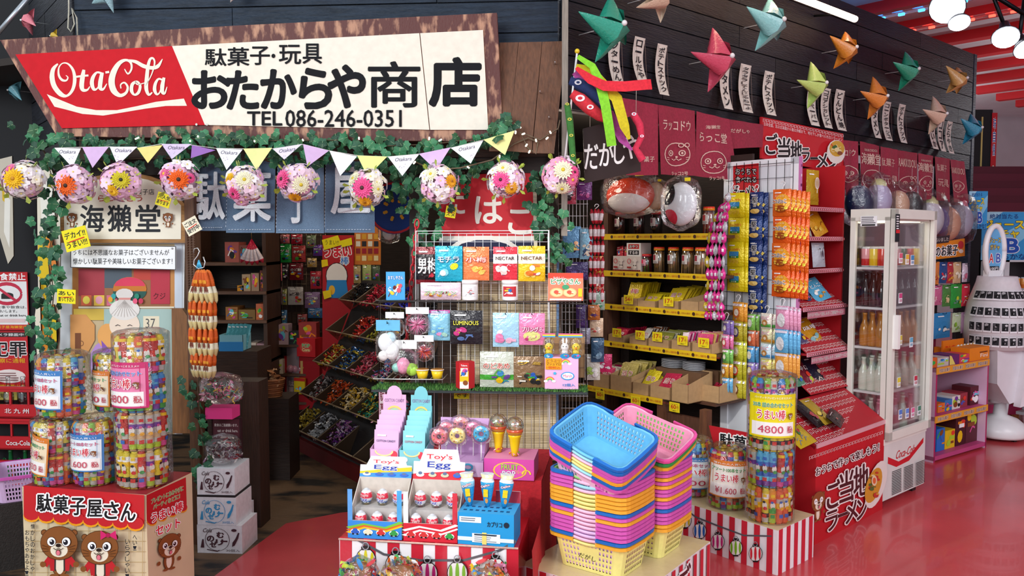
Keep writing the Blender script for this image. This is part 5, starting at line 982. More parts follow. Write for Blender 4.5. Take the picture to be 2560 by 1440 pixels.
# upper level : cotton candy
UD = -.34
def cot(x0, x1, ybase, n, col, cardc, label, lab2, seed):
    F2 = F(TB.w(0, UD, 0).x, TB.w(0, UD, 0).y, -8); u0, u1 = F2.p(x0, 1150, 0)[0], F2.p(x1, 1150, 0)[0]; w = u1-u0; p = F2.w((u0+u1)/2, 0, ZU+.002); t = thing('cotton_candy_box', label, 'box', p, TB.a); b = MB(); openbox(b, w, .16, .1, .002, col, None, .13, .1); b.y = -.001; b.fit(-w/2, 0, w, .1); b.T2('COTTON CANDY', .5, .2, .84, .12, '6a5a8a' if seed == 1 else 'c84a60', .01); b.E2(.2, .6, .14, .12, 'f4f4f8'); b.E2(.85, .8, .12, .16, 'e0485a'); b.O2(.5, .95, .3, .2, .06, 'f0e0a0', 12, pi, 2*pi); build('tray', b, 'print', t)
    b = MB(); b.box(-w*.42, w*.42, .158, .161, .1, .3, cardc); b.y = .157; b.E2(0, .3, w*.28, .04, cardc); b.fit(-w*.42, .16, w*.84, .14); b.T2('COTTON CANDY', .5, .82, .84, .1, '8a6a9a'); b.O2(.5, .35, .36, .28, .06, 'f0d070', 16); b.O2(.5, .35, .27, .2, .06, 'a0d8a0', 14); b.E2(.5, .35, .16, .13, 'e85a70'); build('header_card', b, 'print', t)
    for i in range(n):
        q = p+Vector((-sin(TB.a)*(.02+i*.024), cos(TB.a)*(.02+i*.024), .004)); t2 = thing('cotton_candy_packet', '%s, %s from the front' % (lab2, ORD[i]), 'packet', q, TB.a+R.uniform(-.06, .06), lab2)
        b = packet(w*.88, .17+i*.016, .012, col, 'COTTON CANDY', '5a4a7a' if seed == 1 else 'b84a60', None, i, ['f4f0f4', 'f0d8a0', 'e8a0c0'], 3, m='print', tz=.74, th=.05); build('packet', b, 'print', t2, None, (-.1, 0, 0))
cot(925, 996, 1170, 5, 'dcb0d4', 'e0b0d0', 'pink cotton candy carton with a round topped header card', 'pink cotton candy packets in the pink carton', 1)
cot(998, 1062, 1175, 6, '8ad0d8', '7ac4cc', 'light blue cotton candy carton right of the pink one', 'light blue cotton candy packets in the blue carton', 2)
F2 = F(TB.w(0, UD, 0).x, TB.w(0, UD, 0).y, -8)
u0, u1 = F2.p(1082, 1150, 0)[0], F2.p(1208, 1150, 0)[0]; w = u1-u0; p = F2.w((u0+u1)/2, 0, ZU+.002); t = thing('lollipop_box', 'lilac carton with doughnut shaped lollipops standing in it', 'box', p, TB.a)
b = MB(); b.box(-w/2, w/2, 0, .15, 0, .06, 'c8a0cc', {'f': 'd8b8dc'}); b.box(-w/2, w/2, .148, .152, .0, .21, 'cfa8d4'); b.raw([(w/2, 0, .06), (w/2, .15, .06), (w/2, .15, .21)], [(0, 1, 2)], 'c098c8'); b.y = -.001; b.T2('Lollipop', w*.2, .02, w*.3, .016, 'a03a80', .01); b.O2(w*.2, .04, .018, .012, .008, '4aa0c8'); build('carton', b, 'print', t)
for i, (px, py, c1, c2, dd) in enumerate(((1098, 1092, 'e8808a', 'f0a0b0', .02), (1143, 1090, 'f0dc90', 'e8b080', .02), (1203, 1085, '4ab0d8', 'e890a8', .03), (1115, 1075, 'e8889c', 'f0b0c0', .09), (1152, 1062, 'e8a0a8', 'f0c0c0', .11), (1183, 1075, 'e88ab0', 'f4b8c8', .10))):
    q0 = F(F2.w(0, -dd, 0).x, F2.w(0, -dd, 0).y, -8); u, z = q0.p(px, py, 0); t2 = thing('doughnut_lollipop', ['pink doughnut lollipop in front, with dark dots', 'yellow iced doughnut lollipop in the middle of the carton', 'blue iced doughnut lollipop at the right', 'pink doughnut lollipop at the back left', 'pale doughnut lollipop at the back, highest', 'rose doughnut lollipop at the back right'][i], 'lollipop', q0.w(u, 0, ZU+.06), TB.a, 'doughnut lollipops in the lilac carton'); zz = z-ZU-.06
    b = MB(); R_, r_ = .022, .013; V = [((R_+r_*cos(a))*cos(q), -r_*.9*sin(a), (R_+r_*cos(a))*sin(q)+zz) for q in [2*pi*k/16 for k in range(16)] for a in [2*pi*j/8 for j in range(8)]]
    n0 = len(b.v); b.raw(V, [], c1)
    for k in range(16):
        for j in range(8): b.f.append([k*8+j, k*8+(j+1) % 8, ((k+1) % 16)*8+(j+1) % 8, ((k+1) % 16)*8+j]); b.c.append(c1 if 0 <= j < 4 else c2); b.sm.append(True); b.mm.append(None)
    for k in range(9): a = k*.7; b.ball((R_*cos(a), -.0125, zz+R_*sin(a)), .003, ['3a5a3a', 'f0c020', 'c83040', 'ffffff'][k % 4], 6, 3)
    build('doughnut', b, 'gloss', t2); b = MB(); b.tube([(0, 0, zz-.03), (0, 0, 0)], .0025, 'f4f4f0', 6); build('stick', b, 'plastic', t2); c = film_blob(.085, .04, .09, i); o = build('clear_wrap', c, 'film', t2, (0, 0, zz-.045))
u0, u1 = F2.p(1210, 1150, .02)[0], F2.p(1335, 1150, .02)[0]; w = u1-u0; p = F2.w((u0+u1)/2, .02, ZU+.002); t = thing('fruit_pop_box', 'hot pink carton reading FRUIT POP with yellow cone sweets on it', 'box', p, TB.a)
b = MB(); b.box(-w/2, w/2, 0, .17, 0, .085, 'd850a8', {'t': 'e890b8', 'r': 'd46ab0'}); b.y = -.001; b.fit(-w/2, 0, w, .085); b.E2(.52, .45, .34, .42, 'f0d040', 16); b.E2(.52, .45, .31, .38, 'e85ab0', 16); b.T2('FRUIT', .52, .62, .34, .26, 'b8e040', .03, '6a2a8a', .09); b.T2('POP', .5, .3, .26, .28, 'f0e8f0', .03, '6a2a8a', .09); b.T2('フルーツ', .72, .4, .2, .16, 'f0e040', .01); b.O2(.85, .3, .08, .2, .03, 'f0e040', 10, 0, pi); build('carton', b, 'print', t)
for i, (px, dd) in enumerate(((1246, .08), (1287, .03))):
    q0 = F(F2.w(0, -dd, 0).x, F2.w(0, -dd, 0).y, -8); u, z = q0.p(px, 1100, 0); t2 = thing('cone_candy', ['yellow cone cup with a clear ball of sweets, left one', 'yellow cone cup with a clear ball of sweets, right one'][i], 'candy', q0.w(u, 0, ZU+.089), TB.a)
    b = MB(); b.lathe([(.013, 0), (.017, .03), (.024, .075), (.027, .08), (.027, .09)], 'f0cc10', 14); build('cone', b, 'plastic', t2); b = MB(); rg = random.Random(i)
    b.surf = None; b.lathe([(.028, .088), (.034, .1), (.034, .112)], 'e86a30', 14, cols=['e8a030', 'e05a30', 'f0b040']); heap(b, .04, .04, .02, 18, ['e84a5a', 'f0c020', '6ac040', 'f0f0e0', 'e880a0'], .007, rg)
    b.T = Matrix.Translation((0, 0, .115)); heap(b, .045, .045, .02, 26, ['e84a5a', 'f0c020', '6ac040', 'f0f0e0', 'e880a0'], .008, rg); o = build('candies', b, 'candy', t2); o['kind'] = 'stuff'
    b = MB(); b.ball((0, 0, .125), .037, 'ffffff', 14, 10); build('clear_dome', b, 'clearglass', t2)
b = MB(); b.box(-.34, .36, 0, .2, 0, .24, 'c4202c'); pp = TB.w(W/2-.05, .26, 0); solo('low_plinth', b, 'cloth', 'low red plinth in front of the striped table', 'plinth', pp, TB.a)
for i, (x0, x1, yt, lab) in enumerate(((850, 948, 1388, 'big round clear bag of mixed sweets at the left foot of the striped table'), (950, 1055, 1395, 'big clear bag of mixed sweets in the middle at the foot of the striped table'), (1170, 1278, 1402, 'big clear bag of mixed sweets at the right foot of the striped table'))):
    F3 = F(TB.w(0, .16, 0).x, TB.w(0, .16, 0).y, -8); u0, u1 = F3.p(x0, 1420, 0)[0], F3.p(x1, 1420, 0)[0]; zt = F3.p((x0+x1)/2, yt, 0)[1]; w = u1-u0; t = thing('candy_bag', lab, 'candy bag', F3.w((u0+u1)/2, 0, .24), TB.a); rg = random.Random(i+9); h = zt-.24
    b = MB()
    for k in range(150):
        a = rg.uniform(0, 6.28); zz = rg.uniform(.03, .92); q = w*.45*(1-(2*zz-1)**4)**.5*rg.uniform(.75, 1); b.T = Matrix.Translation((q*cos(a), q*sin(a)*.8, zz*h)); heap(b, .01, .01, .005, 1, ['f0c020', 'd83a40', 'f4f0e8', '3a8ac8', '4aa850', 'e88ab0', 'e8742a', 'c8d840'], .022, rg)
    b.T = None; b.lathe([(w*.3, .02), (w*.38, h*.5), (w*.28, h*.85)], 'b07040', 12, sy=.8); o = build('sweets', b, 'candy', t); o['kind'] = 'stuff'; build('clear_bag', film_blob(w, w*.85, h, i+3), 'film', t)
# ================= stacked shopping baskets =================
def basket_parts(L=.315, Wd=.235, H=.13, rim=.012):
    r = .035; per = []
    def seg(n, holes, f):                     # n hole columns between two corners
        m = 2*n+1
        for i in range(m): per.append((f(i/m), holes and i % 2 == 1))
    def side(x0, y0, x1, y1, n): seg(n, True, lambda t: (x0+(x1-x0)*t, y0+(y1-y0)*t))
    def corner(cx, cy, a0):
        for i in range(3): a = a0+pi/2*i/3; per.append(((cx+r*cos(a), cy+r*sin(a)), False))
    a, c = L/2, Wd/2
    side(-a+r, -c, a-r, -c, 14); corner(a-r, -c+r, -pi/2); side(a, -c+r, a, c-r, 11); corner(a-r, c-r, 0); side(a-r, c, -a+r, c, 14); corner(-a+r, c-r, pi/2); side(-a, c-r, -a, -c+r, 11); corner(-a+r, -c+r, pi)
    rows = [0, .1, .2, .27, .37, .44, .54, .61, .71, .78, .88, 1.0]; N = len(per); b = MB()
    def pt(i, v): x, y = per[i % N][0]; k = .84+.16*v; return (x*k, y*k, v*H)
    V = [pt(i, v) for v in rows for i in range(N)]; fs = []
    for j in range(len(rows)-1):
        for i in range(N):
            hole = per[i][1] and j % 2 == 1
            if hole and 14 <= 0: hole = False
            x, y = per[i][0]
            if hole and y < -Wd*.45 and abs(x) < .045 and j in (5, 7): hole = False
            if not hole: fs.append((j*N+i, j*N+(i+1) % N, (j+1)*N+(i+1) % N, (j+1)*N+i))
    b.raw(V, fs, 'ffffff'); b.raw([pt(i, 0) for i in range(N)], [list(range(N-1, -1, -1))], 'ffffff')
    def dip(x, y): return -.012*max(0, cos(min(1, abs(x)/(L*.28))*pi/2))*(1 if abs(y) > Wd*.45 else 0)
    V = []
    for i in range(N):
        x, y = per[i][0]; n = Vector((x/L, y/Wd, 0)).normalized(); z = H+dip(x, y)
        V += [(x, y, z-.010), (x+n.x*rim*.7, y+n.y*rim*.7, z-.010), (x+n.x*rim, y+n.y*rim, z), (x-n.x*.001, y-n.y*.001, z+.002)]
    b.raw(V, [(i*4+k, ((i+1) % N)*4+k, ((i+1) % N)*4+(k+1) % 4, i*4+(k+1) % 4) for i in range(N) for k in range(4)], 'ffffff', True)
    hb = MB(); pts = []
    for i in range(N):
        x, y = per[i][0]
        if x > L*.13: n = Vector((x/L, y/Wd, 0)).normalized(); pts.append((x+n.x*rim*1.25, y+n.y*rim*1.25))
    pts.sort(key=lambda p: atan2(p[1], p[0]-L*.13)); V = []
    for x, y in pts: n = Vector((x-L*.2, y, 0)).normalized(); V += [(x, y, H-.0105), (x+n.x*.006, y+n.y*.006, H-.009), (x+n.x*.006, y+n.y*.006, H+.002), (x-n.x*.006, y-n.y*.006, H+.004)]
    m = len(pts); hb.raw(V, [(i*4+k, (i+1)*4+k, (i+1)*4+(k+1) % 4, i*4+(k+1) % 4) for i in range(m-1) for k in range(4)]+[(0, 1, 2, 3), (4*m-1, 4*m-2, 4*m-3, 4*m-4)], 'ffffff')
    tb = MB(); tb.y = -Wd/2*(.84+.16*.5)-.0012; tb.T2('だがし', 0, H*.46, .075, .02, '1a1a1a', .01, rot=-.05, shear=.2)
    o = [build('basket_body', b, 'basket'), build('handle', hb, 'basket'), build('lettering', tb, 'print')]; d = [x.data for x in o]
    for x in o: bpy.data.objects.remove(x)
    return d
BD, HD, TD = basket_parts()
BC = {'blue': '6ab8e0', 'light blue': 'a0dcec', 'pink': 'f4c2dc', 'lilac': 'e4c0ea', 'yellow': 'f2e88e', 'green': '8ee07a', 'rose': 'eea2c0'}; HC = {'blue': '1c6cc0', 'magenta': 'd45cb4', 'orange': 'f0ac34', 'green': '2a9a4a', 'pink': 'e0509a'}
def basket(loc, rot, c, h, label, group, text=False):
    t = thing('shopping_basket', label, 'basket', loc, rot, group)
    o = link('basket_body', BD, t); o.color = C(BC[c])
    for k in (0, 1): o = link('handle', HD, t, None, k*pi); o.color = C(HC[h])
    if text: link('lettering', TD, t)
    return t
BY_ = -36.6; nc = P(1562, 1377, 2.86); BF = F(nc.x, nc.y, BY_)
bl, bs = .315, .235; ctr = BF.w(-bl/2-.012, -bs/2-.01, 0); zb = nc.z-.13
seq = [('yellow', 'orange'), ('pink', 'blue'), ('lilac', 'magenta'), ('lilac', 'magenta'), ('pink', 'magenta'), ('pink', 'magenta'), ('pink', 'orange'), ('pink', 'magenta'), ('pink', 'blue'), ('yellow', 'orange'), ('yellow', 'orange'), ('yellow', 'orange'), ('yellow', 'orange'), ('pink', 'magenta'), ('light blue', 'magenta'), ('pink', 'magenta'), ('green', 'blue')]
pit = (P(1375, 1170, 3.02).z-P(1375, 1329, 3.02).z)/16
for i, (c, h) in enumerate(seq):
    basket((ctr.x+R.uniform(-.001, .001), ctr.y, zb+i*pit), (0, 0, BF.a), c, h, '%s basket with %s handle, %s from the bottom of the straight front stack' % (c, h, ORD[i]), 'baskets in the straight front stack', i == 0)
zt = zb+16*pit+.02
tilt = Matrix.Rotation(BF.a-radians(2), 4, 'Z')@Matrix.Rotation(radians(17), 4, 'Y')@Matrix.Rotation(radians(20), 4, 'X'); te = tilt.to_euler(); up = tilt@Vector((0, 0, 1))
seq2 = [('pink', 'magenta'), ('light blue', 'blue'), ('yellow', 'orange'), ('yellow', 'magenta'), ('pink', 'magenta'), ('light blue', 'blue'), ('blue', 'blue')]
b0 = Vector((ctr.x, ctr.y, zt+.055))+tilt@Vector((-.01, .0, 0))
for i, (c, h) in enumerate(seq2): basket(b0+up*(i*.0165), te, c, h, '%s basket with %s handle, %s from the bottom of the tilted front pile' % (c, h, ORD[i]), 'tilted baskets on the front stack', i == 0)
c2 = ctr-BF.n*.268+BF.ux*.035
seq3 = [('yellow', 'orange'), ('yellow', 'orange'), ('pink', 'magenta'), ('lilac', 'magenta'), ('green', 'magenta'), ('pink', 'blue'), ('pink', 'magenta'), ('lilac', 'magenta'), ('yellow', 'orange'), ('pink', 'magenta'), ('pink', 'magenta'), ('yellow', 'orange'), ('pink', 'magenta'), ('yellow', 'orange'), ('pink', 'magenta'), ('pink', 'magenta'), ('pink', 'magenta'), ('yellow', 'blue')]
for i, (c, h) in enumerate(seq3): basket((c2.x, c2.y, zb+i*pit), (0, 0, BF.a), c, h, '%s basket with %s handle, %s from the bottom of the rear stack' % (c, h, ORD[i]), 'baskets in the rear stack')
t2 = Matrix.Rotation(BF.a, 4, 'Z')@Matrix.Rotation(radians(15), 4, 'Y')@Matrix.Rotation(radians(17), 4, 'X'); up2 = t2@Vector((0, 0, 1)); b1 = Vector((c2.x, c2.y, zb+17*pit+.075))
for i, (c, h) in enumerate([('yellow', 'orange'), ('green', 'green'), ('rose', 'pink')]): basket(b1+up2*(i*.0175), t2.to_euler(), c, h, '%s basket with %s handle, %s of three tilted on the rear stack' % (c, h, ('lowest', 'middle', 'top')[i]), 'tilted baskets on the rear stack')
# carton under the stacks
b = MB(); x0, x1, y0, y1 = -.25, .25, -.2, .47; b.box(x0, x1, y0, y1, 0, zb-.001, 'f0eeee', {'t': 'd8c49a', 'r': 'f0eeee'})
b.y = y0-.0005
for k in range(8): b.R2(x0+.03+.0625*k, 0, x0+.0625*k+.06, zb-.004, 'c8283a')
b.T = Matrix.Translation((x1, y0, 0))@Matrix.Rotation(pi/2, 4, 'Z'); b.y = -.0005
for k in range(10): b.R2(.03+.066*k, 0, .06+.066*k, zb-.004, 'c8283a')
b.T2('用かご', .26, zb-.08, .4, .12, '2a2024', .03, 'ffffff', .1)
solo('striped_carton', b, 'vinyl', 'red and white striped carton with big black lettering under both basket stacks', 'box', (ctr.x, ctr.y, 0), BF.a)
b = MB(); p = G(1415, 1400, 0); b.box(-.25, .12, 0, .3, 0, .30, '4a3424'); solo('wooden_box', b, 'wood', 'dark wooden box on the floor behind the striped carton', 'box', (p.x-.02, p.y+.6, 0), radians(-36))
p = P(72, 1300, 3.95); basket((p.x-.02, p.y, .33), (0, 0, radians(-60)), 'lilac', 'magenta', 'single lilac basket standing at the far left beside the otter carton', None)
b = MB(); b.box(-.15, .15, -.12, .12, 0, .33, '2a2420'); solo('low_stand', b, 'wood', 'dark low stand under the single lilac basket at the far left', 'stand', (p.x-.02, p.y, 0), radians(-60))
# ================= right: striped carton with stick bundles =================
nc = G(1942, 1442, 0); PB = F(nc.x, nc.y, -49); SB = F(nc.x, nc.y, 41); HB = PB.p(1942, 1326, 0)[1]
t = thing('lantern_carton', 'red and white striped carton printed with a string of paper lanterns, bamboo coloured top', 'box', PB.w(-.31, -.17, 0), PB.a)
b = MB(); b.box(-.31, .31, -.17, .17, 0, HB, 'f0eef0', {'t': 'd8c49a'}); build('carton', b, 'vinyl', t)
A_ = onp(PB, 0); b = MB(); b.A = lambda x, y: (A_(x, y)[0]+.31, A_(x, y)[1]); b.y = -.1705
for k in range(9): u = k*.07-.31; b.A0 = b.A; b.A = None; b.R2(u+.005, 0, u+.037, HB, 'c8283a'); b.A = b.A0
b.S2([(1700, 1262), (1740, 1292), (1790, 1312), (1860, 1338), (1930, 1340)], 4, '5a5a60')
for x, y, c in ((1713, 1300, 'd8c020'), (1751, 1327, '2060b0'), (1797, 1353, 'c02878'), (1843, 1368, '7ab828'), (1893, 1382, 'd02838')): lantern(b, x, y, 17, c)
build('lantern_print', b, 'print', t)
b = MB(); b.T = Matrix.Translation((.31, -.17, 0))@Matrix.Rotation(pi/2, 4, 'Z'); b.y = -.0005
for k in range(5): b.R2(.01+.07*k, 0, .045+.07*k, HB, 'c8283a')
build('side_print', b, 'print', t)
cy2 = lambda: card(.21, .21, 'e0d020', 'f0e020', 'パーティやプレゼントにオススメ!!', '30本 詰め合わせセット', 'うまい棒', '4800', .126, l1c='2a9a5a')
p = PB.w(-.12, -.125, HB); bundle('tall four tier stick bundle with a yellow 4800 card on the lantern carton', (p.x, p.y, HB), .109, 4, .178, [[0, 8, 5], [9, 6, 2], [5, 8, 0], [3, 9, 4]], 21, (-.25, .43, cy2(), 0), radians(0))
p = PB.w(-.37, -.14, HB); bundle('two tier stick bundle with an orange 1600 card behind the lantern carton front', (p.x, p.y, HB), .1, 2, .15, None, 22, (-.3, .07, card(.19, .19, 'e08030', 'f8f4ea', '憧れの大人買い！', 'アソート100本セット', 'うまい棒', '¥1.600', .107, l1c='3a9a4a'), .03), 0)
p = PB.w(-.62, -.17, HB); bundle('two tier stick bundle with a blue card half hidden by the rear basket stack', (p.x, p.y, HB), .1, 2, .145, None, 23, (.1, .05, card(.17, .17, '3a7fc0', 'e4eef4', '憧れの大人買い！', '100本セット', 'い棒', '00', .107), .03), 0)
b = MB(); b.box(-.2, .2, -.13, .13, 0, HB-.001, 'f0eef0', {'t': 'd8c49a'}); b.y = -.1305
for k in range(6): b.R2(-.2+.07*k, 0, -.165+.07*k, HB-.002, 'c8283a')
solo('striped_carton', b, 'vinyl', 'second red and white striped carton behind the lantern carton, left end', 'box', PB.w(-.83, -.15, 0), PB.a)
A_ = onp(PB, -.34); b = MB(); q = [A_(x, y) for x, y in ((1772, 1064), (1868, 1082), (1868, 1150), (1790, 1135))]; b.prism(q, 0, .01, 'c0202c'); b.A = A_; b.y = -.0005; b.T2('駄菓子', 1850, 1108, 100, -36, '1c1c20', .03, 'ffffff', .1, vs=.15); solo('red_sign', b, 'print', 'tilted red card with black white edged kanji behind the two tier bundles', 'sign', PB.w(0, -.34, 0), PB.a)
# ================= brown shelf (side on to the aisle) =================
e0 = P(1513, 750, 5.3); BS = F(e0.x, e0.y, -49); US = BS.p(1792, 850, 0)[0]
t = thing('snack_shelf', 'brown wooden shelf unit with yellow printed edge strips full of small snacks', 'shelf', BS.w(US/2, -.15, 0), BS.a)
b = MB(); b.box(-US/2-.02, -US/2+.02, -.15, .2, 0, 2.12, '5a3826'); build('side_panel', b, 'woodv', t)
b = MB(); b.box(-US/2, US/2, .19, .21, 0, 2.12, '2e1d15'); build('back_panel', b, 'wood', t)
SH = []
for k, (px, y) in enumerate(((1540, 588), (1540, 680), (1540, 764), (1540, 857))):
    z = BS.p(px, y, 0)[1]; SH.append(z); b = MB(); b.box(-US/2+.02, US/2-.02, -.15, .19, z-.02, z-.002, '5a3826'); build('shelf_board', b, 'wood', t)
    b = MB(); b.box(-US/2-.01, US/2-.0, -.156, -.15, z-.03, z+.008, 'e8c020'); b.y = -.1565
    for j in range(4):
        x = -US/2+.06+j*US/4; b.E2(x, z-.011, .011, .011, '4a2a20', 10); b.T2('懐かしい駄菓子屋', x+.055, z-.011, .075, .013, 'c0402a', .01); b.E2(x+.108, z-.011, .009, .01, '6a3a2a', 8); b.T2('人気のお菓子', x+.16, z-.011, .07, .012, 'a03828', .01)
    build('edge_strip', b, 'print', t)
zl = BS.p(1540, 977, .14)[1]; b = MB(); b.box(-US/2-.12, US/2-.28, -.29, .19, zl-.02, zl, '5a3826'); b.box(US/2-.28, US/2, -.15, .19, zl-.02, zl, '5a3826'); build('shelf_board', b, 'wood', t)
b = MB(); b.box(-US/2-.12, US/2-.28, -.297, -.291, zl-.032, zl+.004, 'e8c020'); b.y = -.2975
for j in range(4): x = -US/2-.08+j*.19; b.E2(x, zl-.014, .011, .011, '4a2a20', 10); b.T2('懐かしい駄菓子屋', x+.06, zl-.014, .08, .013, 'c0402a', .01); b.T2('お気に入り', x+.14, zl-.014, .05, .012, 'a03828', .01)
build('edge_strip', b, 'print', t)
b = MB(); b.box(US/2-.33, US/2-.28, -.28, -.23, 0, zl-.02, '6a4028'); b.box(US/2-.3, US/2+.02, -.26, -.235, .0, zl-.08, '5a3624'); b.box(US/2-.02, US/2+.03, -.28, -.23, 0, zl-.02, '6a4028'); build('lower_frame', b, 'woodv', t)
Bx = lambda u, d, z: BS.w(u, d, z)
def price(px, y, d, txt, label, w=.075):
    u, z = BS.p(px, y, d); b = MB(); b.box(-w/2, w/2, -.001, .001, -w*.38, w*.38, 'f0d820'); b.y = -.0015; b.O2(0, 0, w*.47, w*.35, .0015, '8a7a20', 4, pi/4, pi/4+2*pi); b.T2(txt, -w*.08, w*.04, w*.46, w*.34, 'c83a20', .03); b.T2('円', w*.3, 0, w*.2, w*.22, 'c83a20', .01); b.T2('(税込)', 0, -w*.28, w*.3, w*.08, '2a2a2a'); return solo('price_tag', b, 'print', label, 'price tag', BS.w(u, d, z), BS.a)
for px, y, d, tx, lab in ((1571, 749, .02, '54', 'yellow 54 yen tag on the third shelf of the brown unit'), (1671, 754, .02, '17', 'yellow 17 yen tag on the third shelf, right of the empty trays'), (1542, 832, .02, '17', 'leftmost yellow 17 yen tag on the fourth shelf'), (1600, 838, .02, '17', 'second yellow 17 yen tag from the left on the fourth shelf'), (1643, 842, .02, '17', 'middle yellow 17 yen tag on the fourth shelf'), (1706, 851, .02, '17', 'fourth yellow 17 yen tag from the left on the fourth shelf'), (1759, 857, .02, '17', 'rightmost yellow 17 yen tag on the fourth shelf'), (1500, 987, .16, '60', 'yellow 60 yen tag under the lowest shelf edge, left'), (1589, 1002, .16, '60', 'yellow 60 yen tag under the lowest shelf edge, middle'), (1686, 1018, .16, '60', 'yellow 60 yen tag under the lowest shelf edge, right')): price(px, y, d, tx, lab)
def jar(px, si, h, r, lid, body, stuffc, label, d=-.06, lab2='d8d0c8'):
    u = BS.p(px, 640, d)[0]; z = SH[si]; t = thing('snack_jar', label, 'jar', Bx(u, d, z), BS.a); rg = random.Random(int(px))
    b = MB()
    for i in range(34): x, y = rg.uniform(-r*.8, r*.8), rg.uniform(-r*.75, r*.75); b.tube([(x, y, .004), (x*.9+rg.uniform(-.006, .006), y*.9, h*rg.uniform(.7, .85))], .003, rg.choice(stuffc), 5)
    o = build('snack_sticks', b, 'print', t); o['kind'] = 'stuff'; b = MB(); b.lathe([(r, 0), (r, h*.86), (r*.9, h*.88)], 'ffffff', 16); build('clear_jar', b, 'clearglass', t)
    b = MB(); b.lathe([(r*.94, h*.86), (r*.96, h*.94), (r*.9, h)], lid, 16, cols=[lid, 'e03a20']); build('lid', b, 'plastic', t)
    b = MB(); b.surf = lambda x, zz: -(max(0, (r+.001)**2-x*x))**.5; b.R2(-r*.75, h*.38, r*.5, h*.72, lab2, 8, 1); b.R2(-r*.6, h*.5, r*.0, h*.7, body, 4, 1); lines2(b, -r*.5, r*.4, h*.47, 3, h*.03, '7a6a6a'); build('label_sheet', b, 'print', t)
for px, lab in ((1648, 'leftmost tall snack stick jar with yellow lid on the second shelf'), (1684, 'middle tall snack stick jar with yellow lid on the second shelf'), (1720, 'right tall snack stick jar with yellow lid on the second shelf'), (1752, 'snack stick jar half hidden by the pink packet strands, second shelf')): jar(px, 1, .165, .036, 'e89a20', 'a03040', ['d8b078', 'c89a60', 'e0c090'], lab)
jar(1617, 1, .12, .034, 'd03a50', 'e83a60', ['a83048', '6ab84a', 'd8485a'], 'short red lidded jar with green and pink sweets on the second shelf', lab2='e4a0b0')
for i, (px, c) in enumerate(((1550, '3a2830'), (1598, '382a30'), (1640, '16181c'))): jar(px, 0, .15, .036, 'b03030', '8a5060', ['5a2a2a', '4a2428', '6a3030'] if i < 2 else ['181818'], '%s dark jar on the top shelf behind the masks' % ORD[i])
jar(1771, 0, .165, .036, 'e89020', 'c84040', ['c84a40', 'd8b0a0'], 'jar with orange lid and striped sweets, right end of the top shelf')
def dsur(b):
    b.R2(.5, .55, 1, 1, 'f0eeea'); b.R2(.56, .8, .94, .96, 'd02828'); b.T2('おやつ', .75, .88, .3, .11, 'f4f0f0', .02, '201818', .1); b.R2(.56, .6, .94, .75, '201818'); b.T2('するめ', .75, .675, .3, .11, 'f4f0f0', .02); b.R2(0, 0, 1, .09, 'c83a30')
    for k in range(16): b.P2([(k/16, 0), (k/16+.03, 0), (k/16+.06, .09), (k/16+.03, .09)], '2a2020')
    for k in (0, .5): b.P2([(k+.28, .15), (k+.3, .36), (k+.22, .4), (k+.32, .52), (k+.42, .4), (k+.36, .36), (k+.38, .15)], 'e0d4cc'); b.O2(k+.12, .38, .06, .08, .02, 'c83040', 10); b.E2(k+.29, .24, .02, .02, '201818'); b.E2(k+.36, .24, .02, .02, '201818'); b.R2(k+.05, .14, k+.2, .2, 'a02828')
u, z, w, h = BS.box(1533, 600, 1602, 668, -.02); b = MB(); b.prism([(-w/2, 0), (w/2, 0), (w/2, .19), (0, .19), (0, .105), (-w/2, .105)], 0, .1, 'd8ccc4'); b.y = -.0006; b.fit(-w/2, 0, w, .19); dsur(b); b.A = None; solo('squid_box', b, 'print', 'white display box with red and black kana and squid drawings on the second shelf', 'box', Bx(u, -.02, SH[1]), BS.a)
for i in range(3): b = packet(.055, .07, .012, 'c83040', 'するめ', 'f4e8e8', '2a1a1a', i, n=2); solo('squid_packet', b, 'foil', 'small red squid packet in the white display box, %s from left' % ORD[i], 'packet', Bx(u-w*.36+i*.045, -.05-.01*i, SH[1]+.1), (-.2, (i-1)*.15, BS.a), 'red squid packets in the white box')
# trays with packets on shelves
def tray(px0, px1, si, hgt, label, tl, cols, n, ph, tc='b89468', ang=-.35, title=None, ft=None, d=0, dep=.24, zz=None, group=None, pw=None, ply=.0):
    n = int(n*1.35) if n > 6 else n; ph *= 1.12; u0, u1 = BS.p(px0, 800, d)[0], BS.p(px1, 800, d)[0]; w = u1-u0; z = SH[si] if zz is None else zz; p = Bx((u0+u1)/2, d-.004, z+.001); t = thing('cardboard_tray', 'open brown cardboard tray under the '+tl, 'tray', p, BS.a); b = MB(); openbox(b, w, dep, hgt, .003, tc, None, hgt*1.5, hgt); build('tray', b, 'card', t)
    rg = random.Random(int(px0)); g = group or tl
    proto = {}
    for i in range(n):
        c = cols[i % len(cols)]
        if c not in proto:
            b = MB(); hh = ph; ww = (pw or w*.8); pillow(b, ww, hh, .010, c, 3, 5, seed=i); b.T2(title or '当り', 0, hh*.62, ww*.6, hh*.2, tc_of(c), .02, 'f8f4e8', .08); busy(b, -ww*.4, hh*.1, ww*.4, hh*.4, 4, rg); proto[c] = build('packet', b, 'foil').data; bpy.data.objects.remove(bpy.data.objects['packet'] if 'packet' in bpy.data.objects and bpy.data.objects['packet'].data == proto[c] and not bpy.data.objects['packet'].parent else [o for o in bpy.data.objects if o.data == proto[c]][0])
        yy = .02+(dep-.05)*i/max(1, n-1); q = p+Vector((-sin(BS.a)*yy+cos(BS.a)*rg.uniform(-.01, .01), cos(BS.a)*yy, .006+ply*i)); o = link('snack_packet', proto[c], None, q, (ang+rg.uniform(-.06, .06), rg.uniform(-.07, .07), BS.a)); tag(o, label+', '+ORD[i]+' from the front', 'packet', g)
